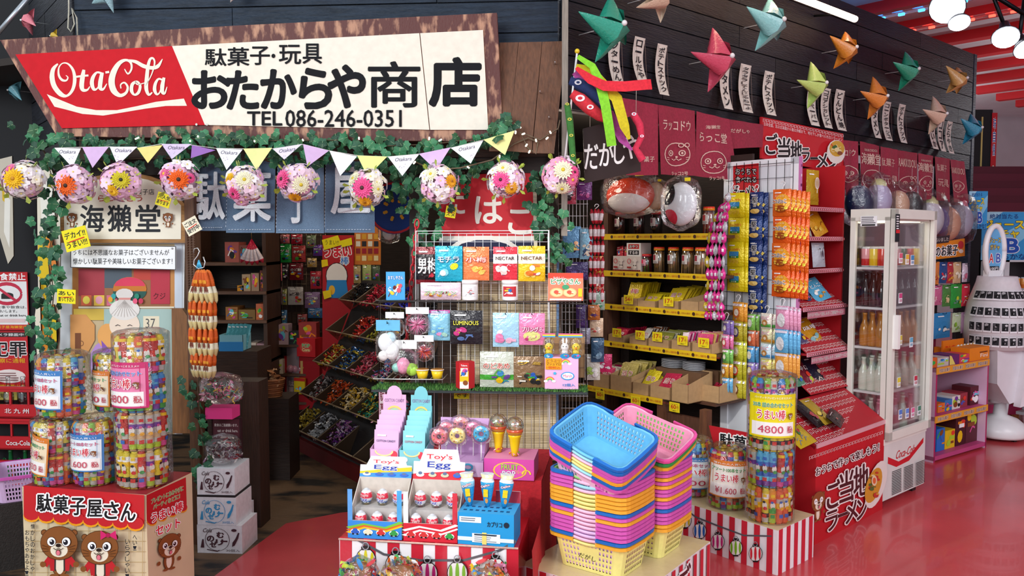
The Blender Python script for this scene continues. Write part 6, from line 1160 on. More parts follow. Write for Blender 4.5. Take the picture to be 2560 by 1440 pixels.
def tc_of(c): return {'e8c820': 'c83a40', 'c82048': 'f0d8d8'}.get(c, 'b83040')
tray(1552, 1592, 2, .055, 'tall yellow packet at the 54 yen tag', 'tall yellow packets at the 54 yen tag', ['e8c820', 'e0bc28'], 9, .135, title='棒')
tray(1592, 1637, 2, .045, 'low yellow packet right of the 54 yen tag', 'low yellow packets right of the 54 yen tag', ['d8c020', 'e0c828'], 8, .1, ang=-.8)
tray(1645, 1695, 2, .055, 'leaning yellow card packet on the third shelf', 'leaning yellow card packets on the third shelf', ['e0c028', 'd8b82c'], 8, .15, ang=-.75)
tray(1700, 1745, 2, .06, 'dull gold packet at the right of the third shelf', 'few dull gold packets on the third shelf', ['c8a020'], 3, .05, ang=-1.0)
tray(1520, 1557, 3, .05, 'crimson packet in the leftmost 17 yen tray', 'crimson packets at the leftmost 17 yen tag', ['c82048'], 9, .085, ang=-.5)
tray(1573, 1617, 3, .05, 'brown or white stick packet, second 17 yen tray', 'brown and white sticks at the second 17 yen tag', ['d8d0c8', '8a4a28'], 12, .11, ang=-.7, pw=.05)
tray(1620, 1672, 3, .055, 'olive or silver packet in the middle 17 yen tray', 'olive and silver packets at the middle 17 yen tag', ['8a8a3a', 'b8b49a'], 9, .1, ang=-.7)
tray(1678, 1726, 3, .06, 'pink striped pack in the fourth 17 yen tray', 'pink striped packs at the fourth 17 yen tag', ['e88ab4', 'f4e0e8', 'd02a70'], 14, .095, ang=-.35, pw=.045)
tray(1730, 1778, 3, .06, 'pink or gold packet in the rightmost 17 yen tray', 'pink and gold packets at the rightmost 17 yen tag', ['d8487a', 'd8b060', 'e8d0b0'], 10, .1, ang=-.3)
tray(1484, 1522, 0, .09, 'magenta foil bag at the left end of the lowest shelf', 'magenta foil bags on the lowest shelf', ['c82860', 'c8c4b8'], 4, .12, ang=-.5, d=.14, zz=zl)
tray(1526, 1578, 0, .1, 'olive bag of sticks on the lowest shelf', 'olive bags of sticks on the lowest shelf', ['b8a858', 'a89848', 'c0b070'], 8, .16, ang=-.45, d=.14, zz=zl)
tray(1582, 1622, 0, .075, 'yellow bag leaning on the lowest shelf', 'leaning yellow bags on the lowest shelf', ['e0cc28', 'd8c830'], 7, .16, ang=-.8, d=.14, zz=zl)
tray(1626, 1676, 0, .075, 'crimson striped bag leaning on the lowest shelf', 'crimson striped bags on the lowest shelf', ['c82a50', 'd04468'], 9, .18, ang=-.85, d=.14, zz=zl)
tray(1680, 1722, 0, .11, 'crimson flat bag in the tall tray', 'crimson flat bags on the lowest shelf', ['b82a4c'], 4, .12, ang=-.9, d=.14, zz=zl)
tray(1735, 1800, 0, .1, 'red bag in the rightmost brown tray', 'red bags at the right end of the lowest shelf', ['c02a4c', 'b82838'], 5, .1, ang=-.9, d=.0, zz=zl)
for k, (px, w_) in enumerate(((1690, .16), (1740, .14))):
    for j in range(5):
        u, z = BS.p(px, 905, -.12); o = solo('paper_plate', MB().lathe([(w_*.3, 0), (w_*.5, .008)], 'c8c8cc', 14), 'paper', '%s white dish from the bottom of the %s pile behind the lowest shelf' % (ORD[j], ('left', 'right')[k]), 'dish', Bx(u, -.1, zl+.16+j*.01), 0, 'white dishes at the back of the lowest shelf')
b = MB(); b.box(-.17, .17, -.08, .1, 0, .16, '6a4a30'); u, z = BS.p(1715, 905, -.1); solo('storage_box', b, 'card', 'brown box under the white dishes on the lowest shelf', 'box', Bx(u, -.1, zl), BS.a)
# party masks in bags (plain domes)
def mask(px0, py0, px1, py1, D, label, base, patches, seed=0, rot=0):
    u, z, w, h = BS.box(px0, py0, px1, py1, D); t = thing('bagged_mask', label, 'mask', BS.w(u, D, z), BS.a+.3, 'bagged masks hanging over the brown shelf'); b = MB(); r = w/2
    n, m = 20, 8; V = []
    for j in range(m+1):
        a = pi/2*j/m
        for i in range(n): q = 2*pi*i/n; V.append((r*cos(a)*cos(q), -r*.5*sin(a), h/2+h/2*cos(a)*sin(q)))
    b.raw(V, [(j*n+i, j*n+(i+1) % n, (j+1)*n+(i+1) % n, (j+1)*n+i) for j in range(m) for i in range(n)], base, True)
    def S(x, zz): q = (x/r)**2+((zz-h/2)/(h/2))**2; return -r*.5*max(0, 1-q)**.5-.0015
    b.surf = S
    for (x, zz, rx, rz, c) in patches:                 # painted patches laid on the dome in fine cells
        N = 9; cx, cz, ax, az = x*r, h/2+zz*h/2, rx*r, rz*h/2; b.L += 1; pv = []; pf = []
        for k in range(N+1):
            for l in range(20): q = 2*pi*l/20; X = cx+ax*k/N*cos(q); Z = cz+az*k/N*sin(q); g = ((X/r)**2+((Z-h/2)/(h/2))**2)**.5; g = max(1, g/.985); pv.append((X/g, h/2+(Z-h/2)/g))
        pf = [(k*20+l, k*20+(l+1) % 20, (k+1)*20+(l+1) % 20, (k+1)*20+l) for k in range(N) for l in range(20)]; b._2(pv, pf, c)
    build('mask_dome', b, 'gloss', t); o = build('clear_bag', film_blob(w*1.25, w*.7, h*1.3, seed), 'film', t, (0, 0, -h*.12)); b = MB(); b.tube([(0, .0, h*1.15), (0, 0, h*1.15+.15)], .001, 'd8d8d8', 4); build('string', b, 'plastic', t); b = MB(); b.y = -r*.5; b.R2(r*.4, h*1.0, r*.75, h*1.08, 'f0e020'); build('price_label', b, 'print', t)
mask(1527, 443, 1627, 535, .12, 'round plain mask, red above and white below, in a clear bag', 'e04a2a', [(0, -.45, .86, .56, 'f2f0ee')], 1)
mask(1618, 455, 1660, 525, .04, 'plain beige mask in a clear bag between the two larger ones', 'dcbc98', [], 2)
mask(1668, 455, 1737, 565, .12, 'plain white mask with a dark upper left area and a red lower left area, bagged', 'e8eaee', [(-.7, .45, .5, .5, '1c1c20'), (-.55, -.62, .5, .38, 'd83048')], 3)
# ================= white panel with hanging strips + red noodle shelf =================
e1 = P(1990, 850, 4.6); WP = F(e1.x, e1.y, -49); RS = F(e1.x, e1.y, 41); wl = WP.p(1812, 450, 0)[0]
zt = WP.p(1988, 392, 0)[1]; t = thing('noodle_shelf', 'tall red shelf unit of noodle packets with a white gridded side panel', 'shelf', WP.w(wl/2, -.28, 0), WP.a)
ru = RS.p(2107, 560, 0)[0]
# local x along panel from wl to 0, depth (local +y) along the aisle = ru
X0, X1 = wl/2, -wl/2
b = MB(); b.box(X0, X1, -.28, -.265, 0, zt, 'e4e8ee'); b.box(X0, X1, -.29, -.28, zt-.04, zt, 'f0f2f6'); b.box(X1-.05, X1, -.29, -.28, 0, zt, 'f0f2f6'); b.box(X0, X0+.05, -.29, -.28, 0, zt, 'f0f2f6'); build('white_panel', b, 'plastic', t)
b = MB()
for i in range(9): x = X0+.04+i*(wl*-1-.07)/8; b.tube([(x, -.298, .7), (x, -.298, zt-.01)], .0017, '202428', 4)
for i in range(14): z = zt-.03-i*.085; b.tube([(X0+.02, -.298, z), (X1-.03, -.298, z)], .0017, '202428', 4)
o = build('wire_grid', b, 'metal', t); o['kind'] = 'stuff'
A_ = onp(WP, .012); b = MB(); b.A = lambda x, y: (A_(x, y)[0]-wl/2, A_(x, y)[1]); b.y = -.2925; b.P2([(1833, 415), (1897, 408), (1897, 520), (1833, 520)], 'c8242c'); b.T2('おうちで', 1865, 429, 52, -15, 'f8f4f0', .01, '1a1214', .12); b.T2('食べれる', 1865, 449, 52, -15, 'f8f4f0', .01, '1a1214', .12); b.T2('ラーメン', 1864, 480, 56, -30, '1a1214', .03, 'f8f4f0', .1); build('printed_card', b, 'print', t)
b = MB(); b.box(X1, X1+.012, -.29, -.27, 0, zt, 'c87ab0'); b.y = -.0
b.T = Matrix.Translation((X1+.0125, -.29, 0))@Matrix.Rotation(pi/2, 4, 'Z')
for k in range(24): b.R2(.003, zt-.06-k*.055, .017, zt-.045-k*.055, ('8a3a70', 'e0d0e0', '6a2a5a')[k % 3])
b.T = None; build('printed_edge', b, 'print', t)
for y0, y1, x0, x1 in ((-.265+ru-.015, -.265+ru, X0, X1+.0), (-.265, -.265+ru, X0, X0+.015)): b = MB(); b.box(x0, x1, y0, y1, 0, zt-.02, 'b01822'); build('red_panel', b, 'print', t)
RZ = []
for i, (y, dd) in enumerate(((520, 0), (594, 0), (674, 0), (765, .03), (872, .06))):
    z = RS.p(2050, y, 0)[1]; RZ.append(z); b = MB(); b.box(X0+.015, X1+dd, -.265, -.28+ru, z-.012, z, 'a8202a'); b.box(X1+dd, X1+dd+.004, -.265, -.28+ru, z-.02, z+.005, 'd89aa8'); b.T = Matrix.Translation((X1+dd+.0045, -.265, 0))@Matrix.Rotation(pi/2, 4, 'Z'); b.y = 0
    for k in range(22): x = .01+k*ru/23; b.R2(x, z-.016, x+ru/40, z+.001, 'b03040'); b.R2(x+.004, z-.012, x+ru/60, z-.004, 'f0dce0')
    if i > 2: b.R2(.02, z-.06, ru*.9, z-.022, 'b87080'); b.T2('おうちで作って楽しもう ご当地ラーメン', ru*.45, z-.04, ru*.8, .02, '3a2428', .01, 'f0e0e0', .06)
    b.T = None; build('shelf_board', b, 'print', t)
def key(b, x, z, s, col):                                # meander square
    b.S2([(x, z), (x, z+s), (x+s, z+s), (x+s, z+s*.3), (x+s*.4, z+s*.3), (x+s*.4, z+s*.65)], s*.14, col)
def slope(z0, z1, dd):
    b = MB(); v = [(X1+dd, -.265, z0), (X1+dd, -.28+ru, z0), (X1-.17, -.28+ru, z1), (X1-.17, -.265, z1)]; b.raw(v, [(0, 1, 2, 3)], 'b01e2a')
    O_ = Vector(v[0]); ex = (Vector(v[1])-O_); ey = (Vector(v[3])-O_); 
    b.T = Matrix(((ex.x, 0, ey.x, O_.x), (ex.y, 0, ey.y, O_.y), (ex.z, 0, ey.z, O_.z), (0, 0, 0, 1)))@Matrix.Identity(4); 
    c = MB(); rows = int(ey.length/.06)+1
    for r_ in range(rows):
        for k in range(int(ex.length/.045)): 
            T = []; key(c, .01+k*.045, .01+r_*.06, .032, 'e8dcd8')
    n = len(b.v); T = [O_+ex.normalized()*x+ey.normalized()*zz+Vector((.003, -0.0, .003)) for x, y, zz in c.v if True]
    b.T = None; b.raw(T, c.f, 'e8d8d4'); return build('sloped_rest', b, 'print', t)
slope(RZ[3], RZ[3]+.13, .03); slope(RZ[4], RZ[4]+.17, .06)
zq = RS.p(2060, 972, .04)[1]; slope(zq, zq+.2, .09)
def rsp(px, y, d, w, h, col, label, rot=-.3, **k):
    w *= 1.25; h *= 1.25
    u, z = RS.p(px, y, d); rr = k.pop('r2', 0); t = thing('noodle_packet', label, 'packet', RS.w(u, d, z), (rot, rr, RS.a)); b = packet(w, h, .03, col, **k); build('packet', b, 'foil', t); return t
t0 = rsp(2030, 512, -.12, .12, .17, 'c8a828', 'gold bag with a whisk drawing on the top shelf of the red unit', 0, n=0, band=('c8a828', .1, .2))
b = MB()
for k in range(5): b.O2(0, 0, .004+.006*k, .035, .0018, 'f0f0f0', 16)
b.S2([(0, -.03), (0, -.06)], .006, 'f0f0f0'); build('whisk_drawing', b, 'print', t0, (0, -.03, .13))
rsp(2016, 586, -.06, .11, .12, 'c8c8b8', 'white and red noodle packet on the second shelf', -.4, n=8, seed=3, pal=['d83a48', 'f4f0e8', '6a8a5a', '2a2a2a'], r2=.2); rsp(2056, 588, -.06, .12, .13, 'e0a020', 'orange noodle packet leaning on the second shelf', -.4, n=5, seed=4, pal=['8a4a1a', 'f0c850', 'c87020'], r2=-.3)
rsp(2010, 668, -.05, .06, .13, 'c8a018', 'narrow gold packet on the third shelf of the red unit', -.1, n=3, seed=5, pal=['2a4a8a', 'f0e060'])
t0 = rsp(2048, 668, -.05, .12, .12, 'c4ccd8', 'pale blue white packet with a simple printed face on the third shelf', -.1, n=0, seed=6)
b = MB(); b.E2(-.025, .03, .007, .005, '22262c'); b.E2(.025, .034, .007, .005, '22262c'); b.E2(.004, .0, .008, .022, '3a2a3a'); b.S2([(-.0, -.035), (.016, -.033), (.008, -.042)], .003, '22262c'); build('printed_face', b, 'print', t0, (0, -.026, .08))
rsp(2020, 752, -.02, .12, .12, '2a3a70', 'dark blue noodle packet on the fourth shelf', -.7, n=8, seed=7, title='らーめん', r2=.3); rsp(2062, 750, -.01, .14, .13, '5ab4dc', 'light blue noodle packet on the fourth shelf', -.7, n=6, seed=8, pal=['f0e8d0', 'e8a030', 'ffffff'], title='とんこつ', r2=-.15)
rsp(2012, 860, .0, .09, .12, '4a3a6a', 'purple noodle packet on the fifth shelf', -.8, n=5, seed=9); rsp(2048, 862, .0, .13, .15, 'd89a20', 'amber noodle packet on the fifth shelf', -.7, n=7, seed=10, pal=['f0c860', '7a4a1a', '8ac0c8', 'f4f0e0'], title='味噌', r2=-.1)
rsp(2005, 965, .03, .09, .13, '4a8a6a', 'green noodle packet at the left of the lowest rest', -.7, n=4, seed=11); rsp(2032, 968, .04, .1, .16, '7a2030', 'dark red noodle packet on the lowest rest', -.7, n=4, seed=12, title='辛口'); rsp(2062, 965, .04, .11, .17, '1c1c30', 'black and red noodle packet at the right of the lowest rest', -.7, n=4, seed=13, pal=['c8b090', 'a82838', 'e8d8c0'])
# header board
A_ = onp(RW, .05); p0 = RW.w(0, .05, 0); t = thing('noodle_sign', 'red header board with big black white edged lettering and a bowl of noodles', 'sign', p0, RW.a)
b = MB(); q = [A_(x, y) for x, y in ((1904, 292), (2108, 334), (2110, 434), (1904, 396))]; b.prism(q, -.0, .015, 'c8202a'); b.A = A_; b.y = -.0005
for k in range(26): x = 1908+k*7.7; y = 296+(x-1904)*.206; b.S2([(x, y+8), (x, y), (x+5, y+1), (x+5, y+6), (x+2, y+6)], 1.2, 'f0d8d8')
b.T2('日本全国、北は北海道から南は沖縄まで、地元でしか食べられないラーメン', 2005, 330, 196, -9, 'f4e8e8', .01, vs=.205)
for c, x, y, w, h in (('ご', 1926, 360, 28, 50), ('当', 1957, 370, 30, 50), ('地', 1987, 378, 28, 50), ('ラ', 2010, 388, 20, 34), ('ー', 2032, 396, 20, 6), ('メ', 2052, 402, 26, 36), ('ン', 2080, 402, 24, 38)): b.T2(c, x, y, w, -h, '1c1418', .03, 'f8f4f0', .09)
b.E2(2086, 380, 23, 30, 'f0eae0'); b.E2(2088, 372, 19, 20, 'd8a830'); busy(b, 2072, 358, 2104, 390, 9, random.Random(2), ['e8c040', '3a6a2a', 'd83a28', 'f0e0a0', '8a4a1a'], .12); build('header_board', b, 'print', t)
# noodle display carton at the foot
nc = G(2035, 1366, 0); NB = F(nc.x, nc.y, 42.5); un = NB.p(2206, 1272, 0)[0]; zn = NB.p(2037, 1117, 0)[1]
t = thing('noodle_carton', 'red carton with large Japanese noodle lettering, an otter and a ramen bowl', 'box', NB.w(un/2, -.15, 0), NB.a)
b = MB(); b.box(-un/2, un/2, -.15, .11, 0, zn, 'c02029', {'l': 'c02029'}); build('carton', b, 'print', t)
A_ = onp(NB, 0); b = MB(); b.A = lambda x, y: (A_(x, y)[0]-un/2, A_(x, y)[1]); b.y = -.1508
for k in range(24): x = 2023+k*7.6; y = 1143-(x-2020)*.36; b.S2([(x, y+8), (x, y), (x+5, y-2), (x+5, y+4), (x+2, y+5)], 1.1, 'f0d8d8')
b.T2('おうちで作って楽しもう！', 2115, 1148, 158, -22, '1c1418', .02, 'f8f4f0', .1, vs=-.4)
for c, x, y, w, h in (('ご', 2082, 1232, 36, 70), ('当', 2112, 1215, 34, 78), ('地', 2148, 1200, 36, 76), ('ラ', 2075, 1300, 30, 48), ('ー', 2102, 1285, 26, 8), ('メ', 2124, 1278, 30, 52), ('ン', 2150, 1270, 26, 50)): b.T2(c, x, y, w, -h, '2a161a', .03, 'f8f4f0', .09, vs=-.38)
b.E2(2185, 1210, 22, 62, 'f0eae4', 20, rot=.3); b.E2(2178, 1212, 18, 46, 'd89a28', 20, rot=.3); busy(b, 2164, 1175, 2194, 1245, 14, random.Random(4), ['e8c040', '3a6a2a', 'c83a28', 'f0e0a0', '7a3a1a'], .12); b.E2(2178, 1200, 7, 13, 'f0d8b0'); b.E2(2178, 1200, 4, 8, 'e86a30')
B1 = b.A; b.A = lambda u, v: B1(2036+u*34, 1252-v*54-u*14); otter(b, 1, smile=True, coat=False); build('front_print', b, 'gloss', t)
b = MB(); v = [(-un/2, -.15, zn), (un/2, -.15, zn+.01), (un/2, .1, zn+.17), (-un/2, .1, zn+.17)]; b.raw(v+[(x, y+.01, z-.02) for x, y, z in v], [(0, 1, 2, 3), (7, 6, 5, 4), (0, 3, 7, 4), (1, 5, 6, 2)], 'b01e2a')
ex = Vector((1, 0, 0)); ey = (Vector(v[3])-Vector(v[0])).normalized(); c = MB()
for r_ in range(5):
    for k in range(int(un/.05)): key(c, .01+k*.05, .008+r_*.058, .034, 'e8dcd8')
b.raw([Vector(v[0])+ex*x+ey*z+Vector((0, -.002, .002)) for x, y, z in c.v], c.f, 'e0ccc8'); build('sloped_top', b, 'print', t)
b = MB(); b.box(-un/2, un/2, -.156, -.15, zn-.012, zn+.012, 'd8a0a8'); build('front_lip', b, 'print', t)
def slp(px, py, d, w, h, col, label, r2=0, **k):
    w *= 1.35; h *= 1.35
    k_ = min(range(0, 50), key=lambda q: abs(NB.p(px, py, -q*.005)[1]-(zn+.68*q*.005))); sd = k_*.005; u, z = NB.p(px, py, -sd)
    t = thing('noodle_packet', label, 'packet', NB.w(u, -sd+.005, zn+.68*sd+.022), (-.93, 0, NB.a+r2)); build('packet', packet(w, h, .03, col, **k), 'foil', t)
slp(2010, 1112, .0, .12, .15, 'c8c028', 'yellow and green noodle packet lying on the carton slope, upper left', .3, n=6, seed=1, pal=['3a8a4a', '8ac8e0', 'f4f0e0', 'c83030']); slp(2020, 1130, .04, .16, .09, 'd8b818', 'yellow packet at the lower left lip of the carton slope', .1, n=4, seed=2, pal=['f0e060', '6a8ab0']); slp(2052, 1075, -.09, .08, .17, '1c1a1c', 'black packet at the top of the carton slope', .1, n=3, seed=3, pal=['b83a48']); slp(2072, 1070, -.08, .08, .14, 'b89a30', 'gold and black packet on the carton slope', .0, n=4, seed=4, pal=['1c1c1c', 'e8d060']); slp(2105, 1068, -.03, .2, .07, '2a1a1c', 'dark red bag lying across the carton slope', .35, n=5, seed=5, pal=['b85a50', 'd8d0c8', '8a3a30'])
# strips of snack packs hanging on the white panel
def strip(px, y0, y1, n, w, cols, label, D, title, tcl, out, draw=None, copies=3, dx=.02, m='foil', seed=0, hk=True):
    u, z1 = WP.p(px, y0, D); z0 = WP.p(px, y1, D)[1]; h = (z1-z0)/n; t = thing('snack_strip', label, 'snack strip', WP.w(u, D, z0), WP.a); ms = []
    for i in range(n):
        c = cols[(n-1-i) % len(cols)]; b = packet(w, h, .028, c, title if isinstance(title, str) or title is None else title[(n-1-i) % len(title)], tcl, out, seed+i, n=0, tz=.55, th=.16, m=m)
        if draw: pillow_re(b, w, h, draw, n-1-i)
        ms.append(build('pack', b, m, t, (0, -.006*(i % 2), i*h)).data)
    for k in range(1, copies):
        for i in range(n): link('pack', ms[i], t, (dx*k, .022*k, i*h-.004*k))
    if hk: b = MB(); hook(b, .014, 'f0f0f0', .0025, z1-z0); build('hook', b, 'plastic', t)
def pillow_re(b, w, h, draw, i):
    d = .028
    def f(x, z):
        u = max(-1, min(1, 2*x/w)); v = max(0, min(1, (z-.06*h)/(h*.88))); return -(d/2*(1-u**4)*(1-(2*v-1)**4)*1.1)-.004
    b.surf = f; draw(b, w, h, i); b.surf = None
def dpot(b, w, h, i): b.R2(-w*.28, h*.4, w*.28, h*.62, '3a90c8'); b.R2(-w*.28, h*.36, w*.28, h*.44, '2a8a3a'); b.T2('のり塩', 0, h*.4, w*.3, h*.06, 'f4f4e0'); b.T2('スティックポテト', 0, h*.7, w*.72, h*.11, 'd83030', .02); [b.S2([(-w*.3+w*.08*k, h*.12+.004*(k % 3)), (-w*.22+w*.07*k, h*.3)], w*.025, 'e8c050') for k in range(8)]
def dchip(b, w, h, i): b.T2('堅', 0, h*.66, w*.36, h*.22, '16181c', .03, 'f0f0f0', .12); b.T2('あげ', w*.02, h*.45, w*.24, h*.14, '16181c', .02, 'f0f0f0', .1); b.V2('うすしお', -w*.3, h*.7, w*.1, h*.4, 'f0f0f0'); b.E2(0, h*.2, w*.34, h*.1, 'e8c468'); b.E2(w*.18, h*.22, w*.18, h*.08, 'f0d480'); b.T2('Calbee', 0, h*.87, w*.4, h*.07, 'f4f4f4'); b.P2([(w*.3, h*.4), (w*.42, h*.5), (w*.3, h*.56), (w*.2, h*.46)], 'd8c050')
def dkot(b, w, h, i): b.E2(w*.1, h*.52, w*.4, h*.3, 'f0a828', 16); b.E2(0, h*.27, w*.32, h*.14, 'a8501c', 14); busy(b, -w*.28, h*.17, w*.28, h*.36, 10, random.Random(5), ['f0b030', 'e89a20', 'f4c850'], .14); b.T2('こつぶっこ', -w*.02, h*.55, w*.74, h*.14, '1c1414', .03, 'f8f4f0', .12); b.E2(w*.34, h*.3, w*.09, h*.06, 'f0e040'); b.T2('カリッと', 0, h*.74, w*.5, h*.06, 'f8e8d0')
strip(1843, 482, 728, 4, .115, ['e8d418'], 'strip of four yellow potato stick packs on the white panel', .10, None, 'ffffff', None, dpot, 2, .012)
strip(1892, 480, 780, 5, .09, ['1c3470', '24407e'], 'strip of dark blue chip packs on the white panel', .05, None, 'ffffff', None, dchip, 2, .02)
strip(1957, 473, 742, 4, .115, ['e86a1c', 'ec5e18'], 'strip of orange cracker packs beside the red shelf', .06, None, 'ffffff', None, dkot, 5, .016)
def dround(cs):
    def f(b, w, h, i): r = random.Random(i); b.E2(0, h*.45, w*.28, h*.26, cs[i % len(cs)], 14); b.E2(0, h*.47, w*.2, h*.18, 'f4ecd8', 12); b.R2(-w*.42, h*.8, w*.42, h*.92, 'f0f0f0'); b.T2('グミ', 0, h*.86, w*.5, h*.09, 'c83a60', .02); busy(b, -w*.4, h*.08, w*.4, h*.2, 3, r)
    return f
strip(1817, 800, 980, 5, .045, ['8a70b8', 'e078a8', '7ab858', 'd8a030', '6ab0d8'], 'narrow strip of small mixed colour sweets packs, leftmost low on the panel', .22, None, 'ffffff', None, dround(['8a60a8', 'e04a58', '5ab04a', 'c07028', '3a70c0']), 2, .012, seed=3)
strip(1846, 755, 995, 5, .075, ['e8a030', 'b8a828', 'c8c83a', 'b8b028', 'c0b430'], 'gold strip of gummy packs with round pictures below the yellow potato packs', .12, None, 'ffffff', None, dround(['d8703a', '5a4a80', 'e0dc80', 'e04a38', '7a4a2a']), 2, .012, seed=4)
strip(1880, 785, 945, 4, .055, ['8ac858', 'e87a50', '5aa8e0', '9a80c8'], 'strip of light green to blue sweets packs left of the English biscuit strip', .06, None, 'ffffff', None, dround(['e8e8e0', 'e86a4a', 'f0f0f0', 'e8d060']), 2, .01, seed=6)
def deigo(b, w, h, i): b.R2(-w*.46, h*.1, w*.46, h*.3, ('5ab04a', 'e8a030', '4a9ad8', 'e05a80')[i % 4]); b.T2('えいご', 0, h*.72, w*.7, h*.2, 'd83a70', .03, 'ffffff', .1); b.E2(0, h*.4, w*.24, h*.2, 'c88a48', 12); b.E2(0, h*.36, w*.12, h*.1, 'f0dcb8', 10)
strip(1918, 783, 935, 4, .07, ['f0e8d8', 'e8e0b0', 'd8ecf4', 'f0e080'], 'strip of white biscuit packs reading えいご', .07, None, 'ffffff', None, deigo, 2, .012, seed=7)
def dpas(b, w, h, i): b.E2(0, h*.4, w*.3, h*.3, 'f4f4f6', 14); b.R2(-w*.46, h*.86, w*.46, h*.96, 'e8e0f0')
strip(1957, 765, 940, 3, .085, ['e8a0c0', '6ab8e4', 'f0a848'], 'pastel strip of three packs, pink blue and orange, right low on the panel', .075, None, 'ffffff', None, dpas, 4, .012, seed=8)
# wavy pink strands
u, z1 = WP.p(1828, 470, .34); t = thing('hanging_strand', 'bunch of wavy magenta and silver snack strands left of the yellow packs', 'snack strand', WP.w(u, .34, z1), WP.a)
A_ = onp(WP, .34, u, z1)
for s in range(5):
    pts = [(1826+s*2, 482), (1795+s*9, 530), (1775+s*12, 580), (1768+s*13, 640), (1772+s*12, 700), (1764+s*13, 755), (1768+s*13, 800)]
    for k in range(12):
        f = k/12*6; i = min(5, int(f)); g = f-i; x = pts[i][0]*(1-g)+pts[i+1][0]*g; y = pts[i][1]*(1-g)+pts[i+1][1]*g; f2 = (k+1)/12*6; i2 = min(5, int(f2)); g2 = f2-i2; x2 = pts[i2][0]*(1-g2)+pts[i2+1][0]*g2; y2 = pts[i2][1]*(1-g2)+pts[i2+1][1]*g2
        a, c = A_(x, y), A_(x2, y2); L = hypot(a[0]-c[0], a[1]-c[1]); b = MB(); col = ('d8288a', 'c0c0c8', 'e03a94')[(k+s) % 3] if s else ('c8b030', 'd8288a')[k % 2]
        b.lathe([(.004, 0), (.016, L*.25), (.017, L*.6), (.004, L)], col, 7, sy=.5); b.y = -.01; b.R2(-.008, L*.35, .004, L*.6, 'e8e4e8'); o = build('pack', b, 'foil', t, (c[0], -.012*s, c[1]), (0, atan2(a[0]-c[0], a[1]-c[1]), R.uniform(-.7, .7)))
b = MB(); hook(b, .014, 'f0f0f0', .0025, 0, .02); build('hook', b, 'plastic', t)
# ================= glass drinks fridge =================
nc = G(2205, 1275, 0); FF = F(nc.x, nc.y, 40); FS = F(nc.x, nc.y, -50); fw = FF.p(2309, 1230, 0)[0]; fd = -FS.p(2127, 530, 0)[0]; fh = FF.p(2215, 520, 0)[1]; z0 = FF.p(2212, 1105, 0)[1]
t = thing('drinks_fridge', 'tall white glass sided drinks fridge with red script and ribbon on its base', 'fridge', FF.w(fw/2, -fd/2, 0), FF.a); w, d = fw/2, fd/2; cw = 'e0e0d6'
b = MB(); b.box(-w, w, -d, d, .05, z0, 'dcdcd8'); b.box(-w-.004, w+.004, -d-.004, d, z0-.02, z0+.015, 'e8e8e0'); build('base', b, 'plastic', t)
b = MB(); b.box(-w, w, -d, d, fh-.07, fh, cw); build('top_cap', b, 'plastic', t)
for x, y in ((-w, -d), (w-.03, -d), (-w, d-.03), (w-.03, d-.03)): b = MB(); b.box(x, x+.03, y, y+.03, z0, fh-.05, cw); build('frame_post', b, 'plastic', t)
for k, q in enumerate((((-w+.028, w-.028), (-d+.012, -d+.016)), ((-w+.01, -w+.014), (-d+.028, d-.028)), ((w-.014, w-.01), (-d+.028, d-.028)), ((-w+.028, w-.028), (d-.016, d-.012)))): b = MB(); b.box(q[0][0], q[0][1], q[1][0], q[1][1], z0, fh-.06, 'ffffff'); build('glass_pane', b, 'glass', t)
b = MB(); y = -d-.03
for q in ((-w, -w+.04), (w-.035, w)): b.box(q[0], q[1], y, y+.025, z0+.01, fh-.005, cw)
b.box(-w, w, y, y+.025, z0+.01, z0+.06, cw); b.box(-w, w, y, y+.025, fh-.06, fh-.005, cw); df = build('door_frame', b, 'plastic', t)
b = MB(); b.box(-w+.01, -w+.04, y-.03, y, FF.p(2235, 868, 0)[1], FF.p(2235, 785, 0)[1], 'f0f0ec'); build('handle', b, 'plastic', df)
b = MB(); b.y = -d-.0005; H_ = z0; b.fit(-w, 0, 2*w, H_); b.P2([(.1, .76), (.35, .63), (.6, .66), (.95, .86), (.95, .78), (.6, .58), (.3, .56), (.1, .66)], 'c8202c'); b.T2('Coca-Cola', .52, .74, .46, .12, 'c8202c', .02, shear=.35)
for c in range(3):
    for k in range(15): b.R2(.2+.27*c, .5-k*.024, .42+.27*c, .512-k*.024, '3a3a3c')
build('base_print', b, 'print', t)
b = MB(); [b.cbox(x, y, 0, .05, .05, .05, '1c1c1e') for x in (-w+.06, w-.06) for y in (-d+.06, d-.06)]; o = build('feet', b, 'plastic', t); o['kind'] = 'stuff'
b = MB(); b.box(-w+.05, w-.05, -d+.05, d-.05, fh-.075, fh-.07, 'ffffff'); build('inner_lamp', b, 'bulb', t)
fz = [z0+.02]+[FS.p(2165, y, 0)[1] for y in (980, 868, 768, 668, 600)]
for z in fz[1:5]: b = MB(); b.box(-w+.03, w-.03, -d+.03, d-.03, z-.014, z, 'd8dcdc'); build('wire_shelf', b, 'plastic', t)
def can_mesh(c, c2, r=.03, h=.12): b = MB(); b.lathe([(r*.85, 0), (r, .008), (r, h*.4), (r, h-.012), (r*.86, h)], c, 14, cols=['c8ccd0', c, c2, 'c8ccd0']); return build('x', b, 'gloss')
def grid(me, z, nx, ny, lab, grp, name, cat, sx=None):
    for i in range(nx):
        for j in range(ny):
            x = -w+.07+(2*w-.14)*i/max(1, nx-1); y = -d+.07+(2*d-.14)*j/max(1, ny-1); m = me[(i+j) % len(me)] if isinstance(me, list) else me
            o = link(name, m, None, FF.w(fw/2+x, -fd/2-y, z+.001), R.uniform(0, 6)); o['label'] = lab+', %s column, %s from the front' % (ORD[i], ORD[j]); o['category'] = cat; o['group'] = grp
def mk(o): m = o.data; bpy.data.objects.remove(o); return m
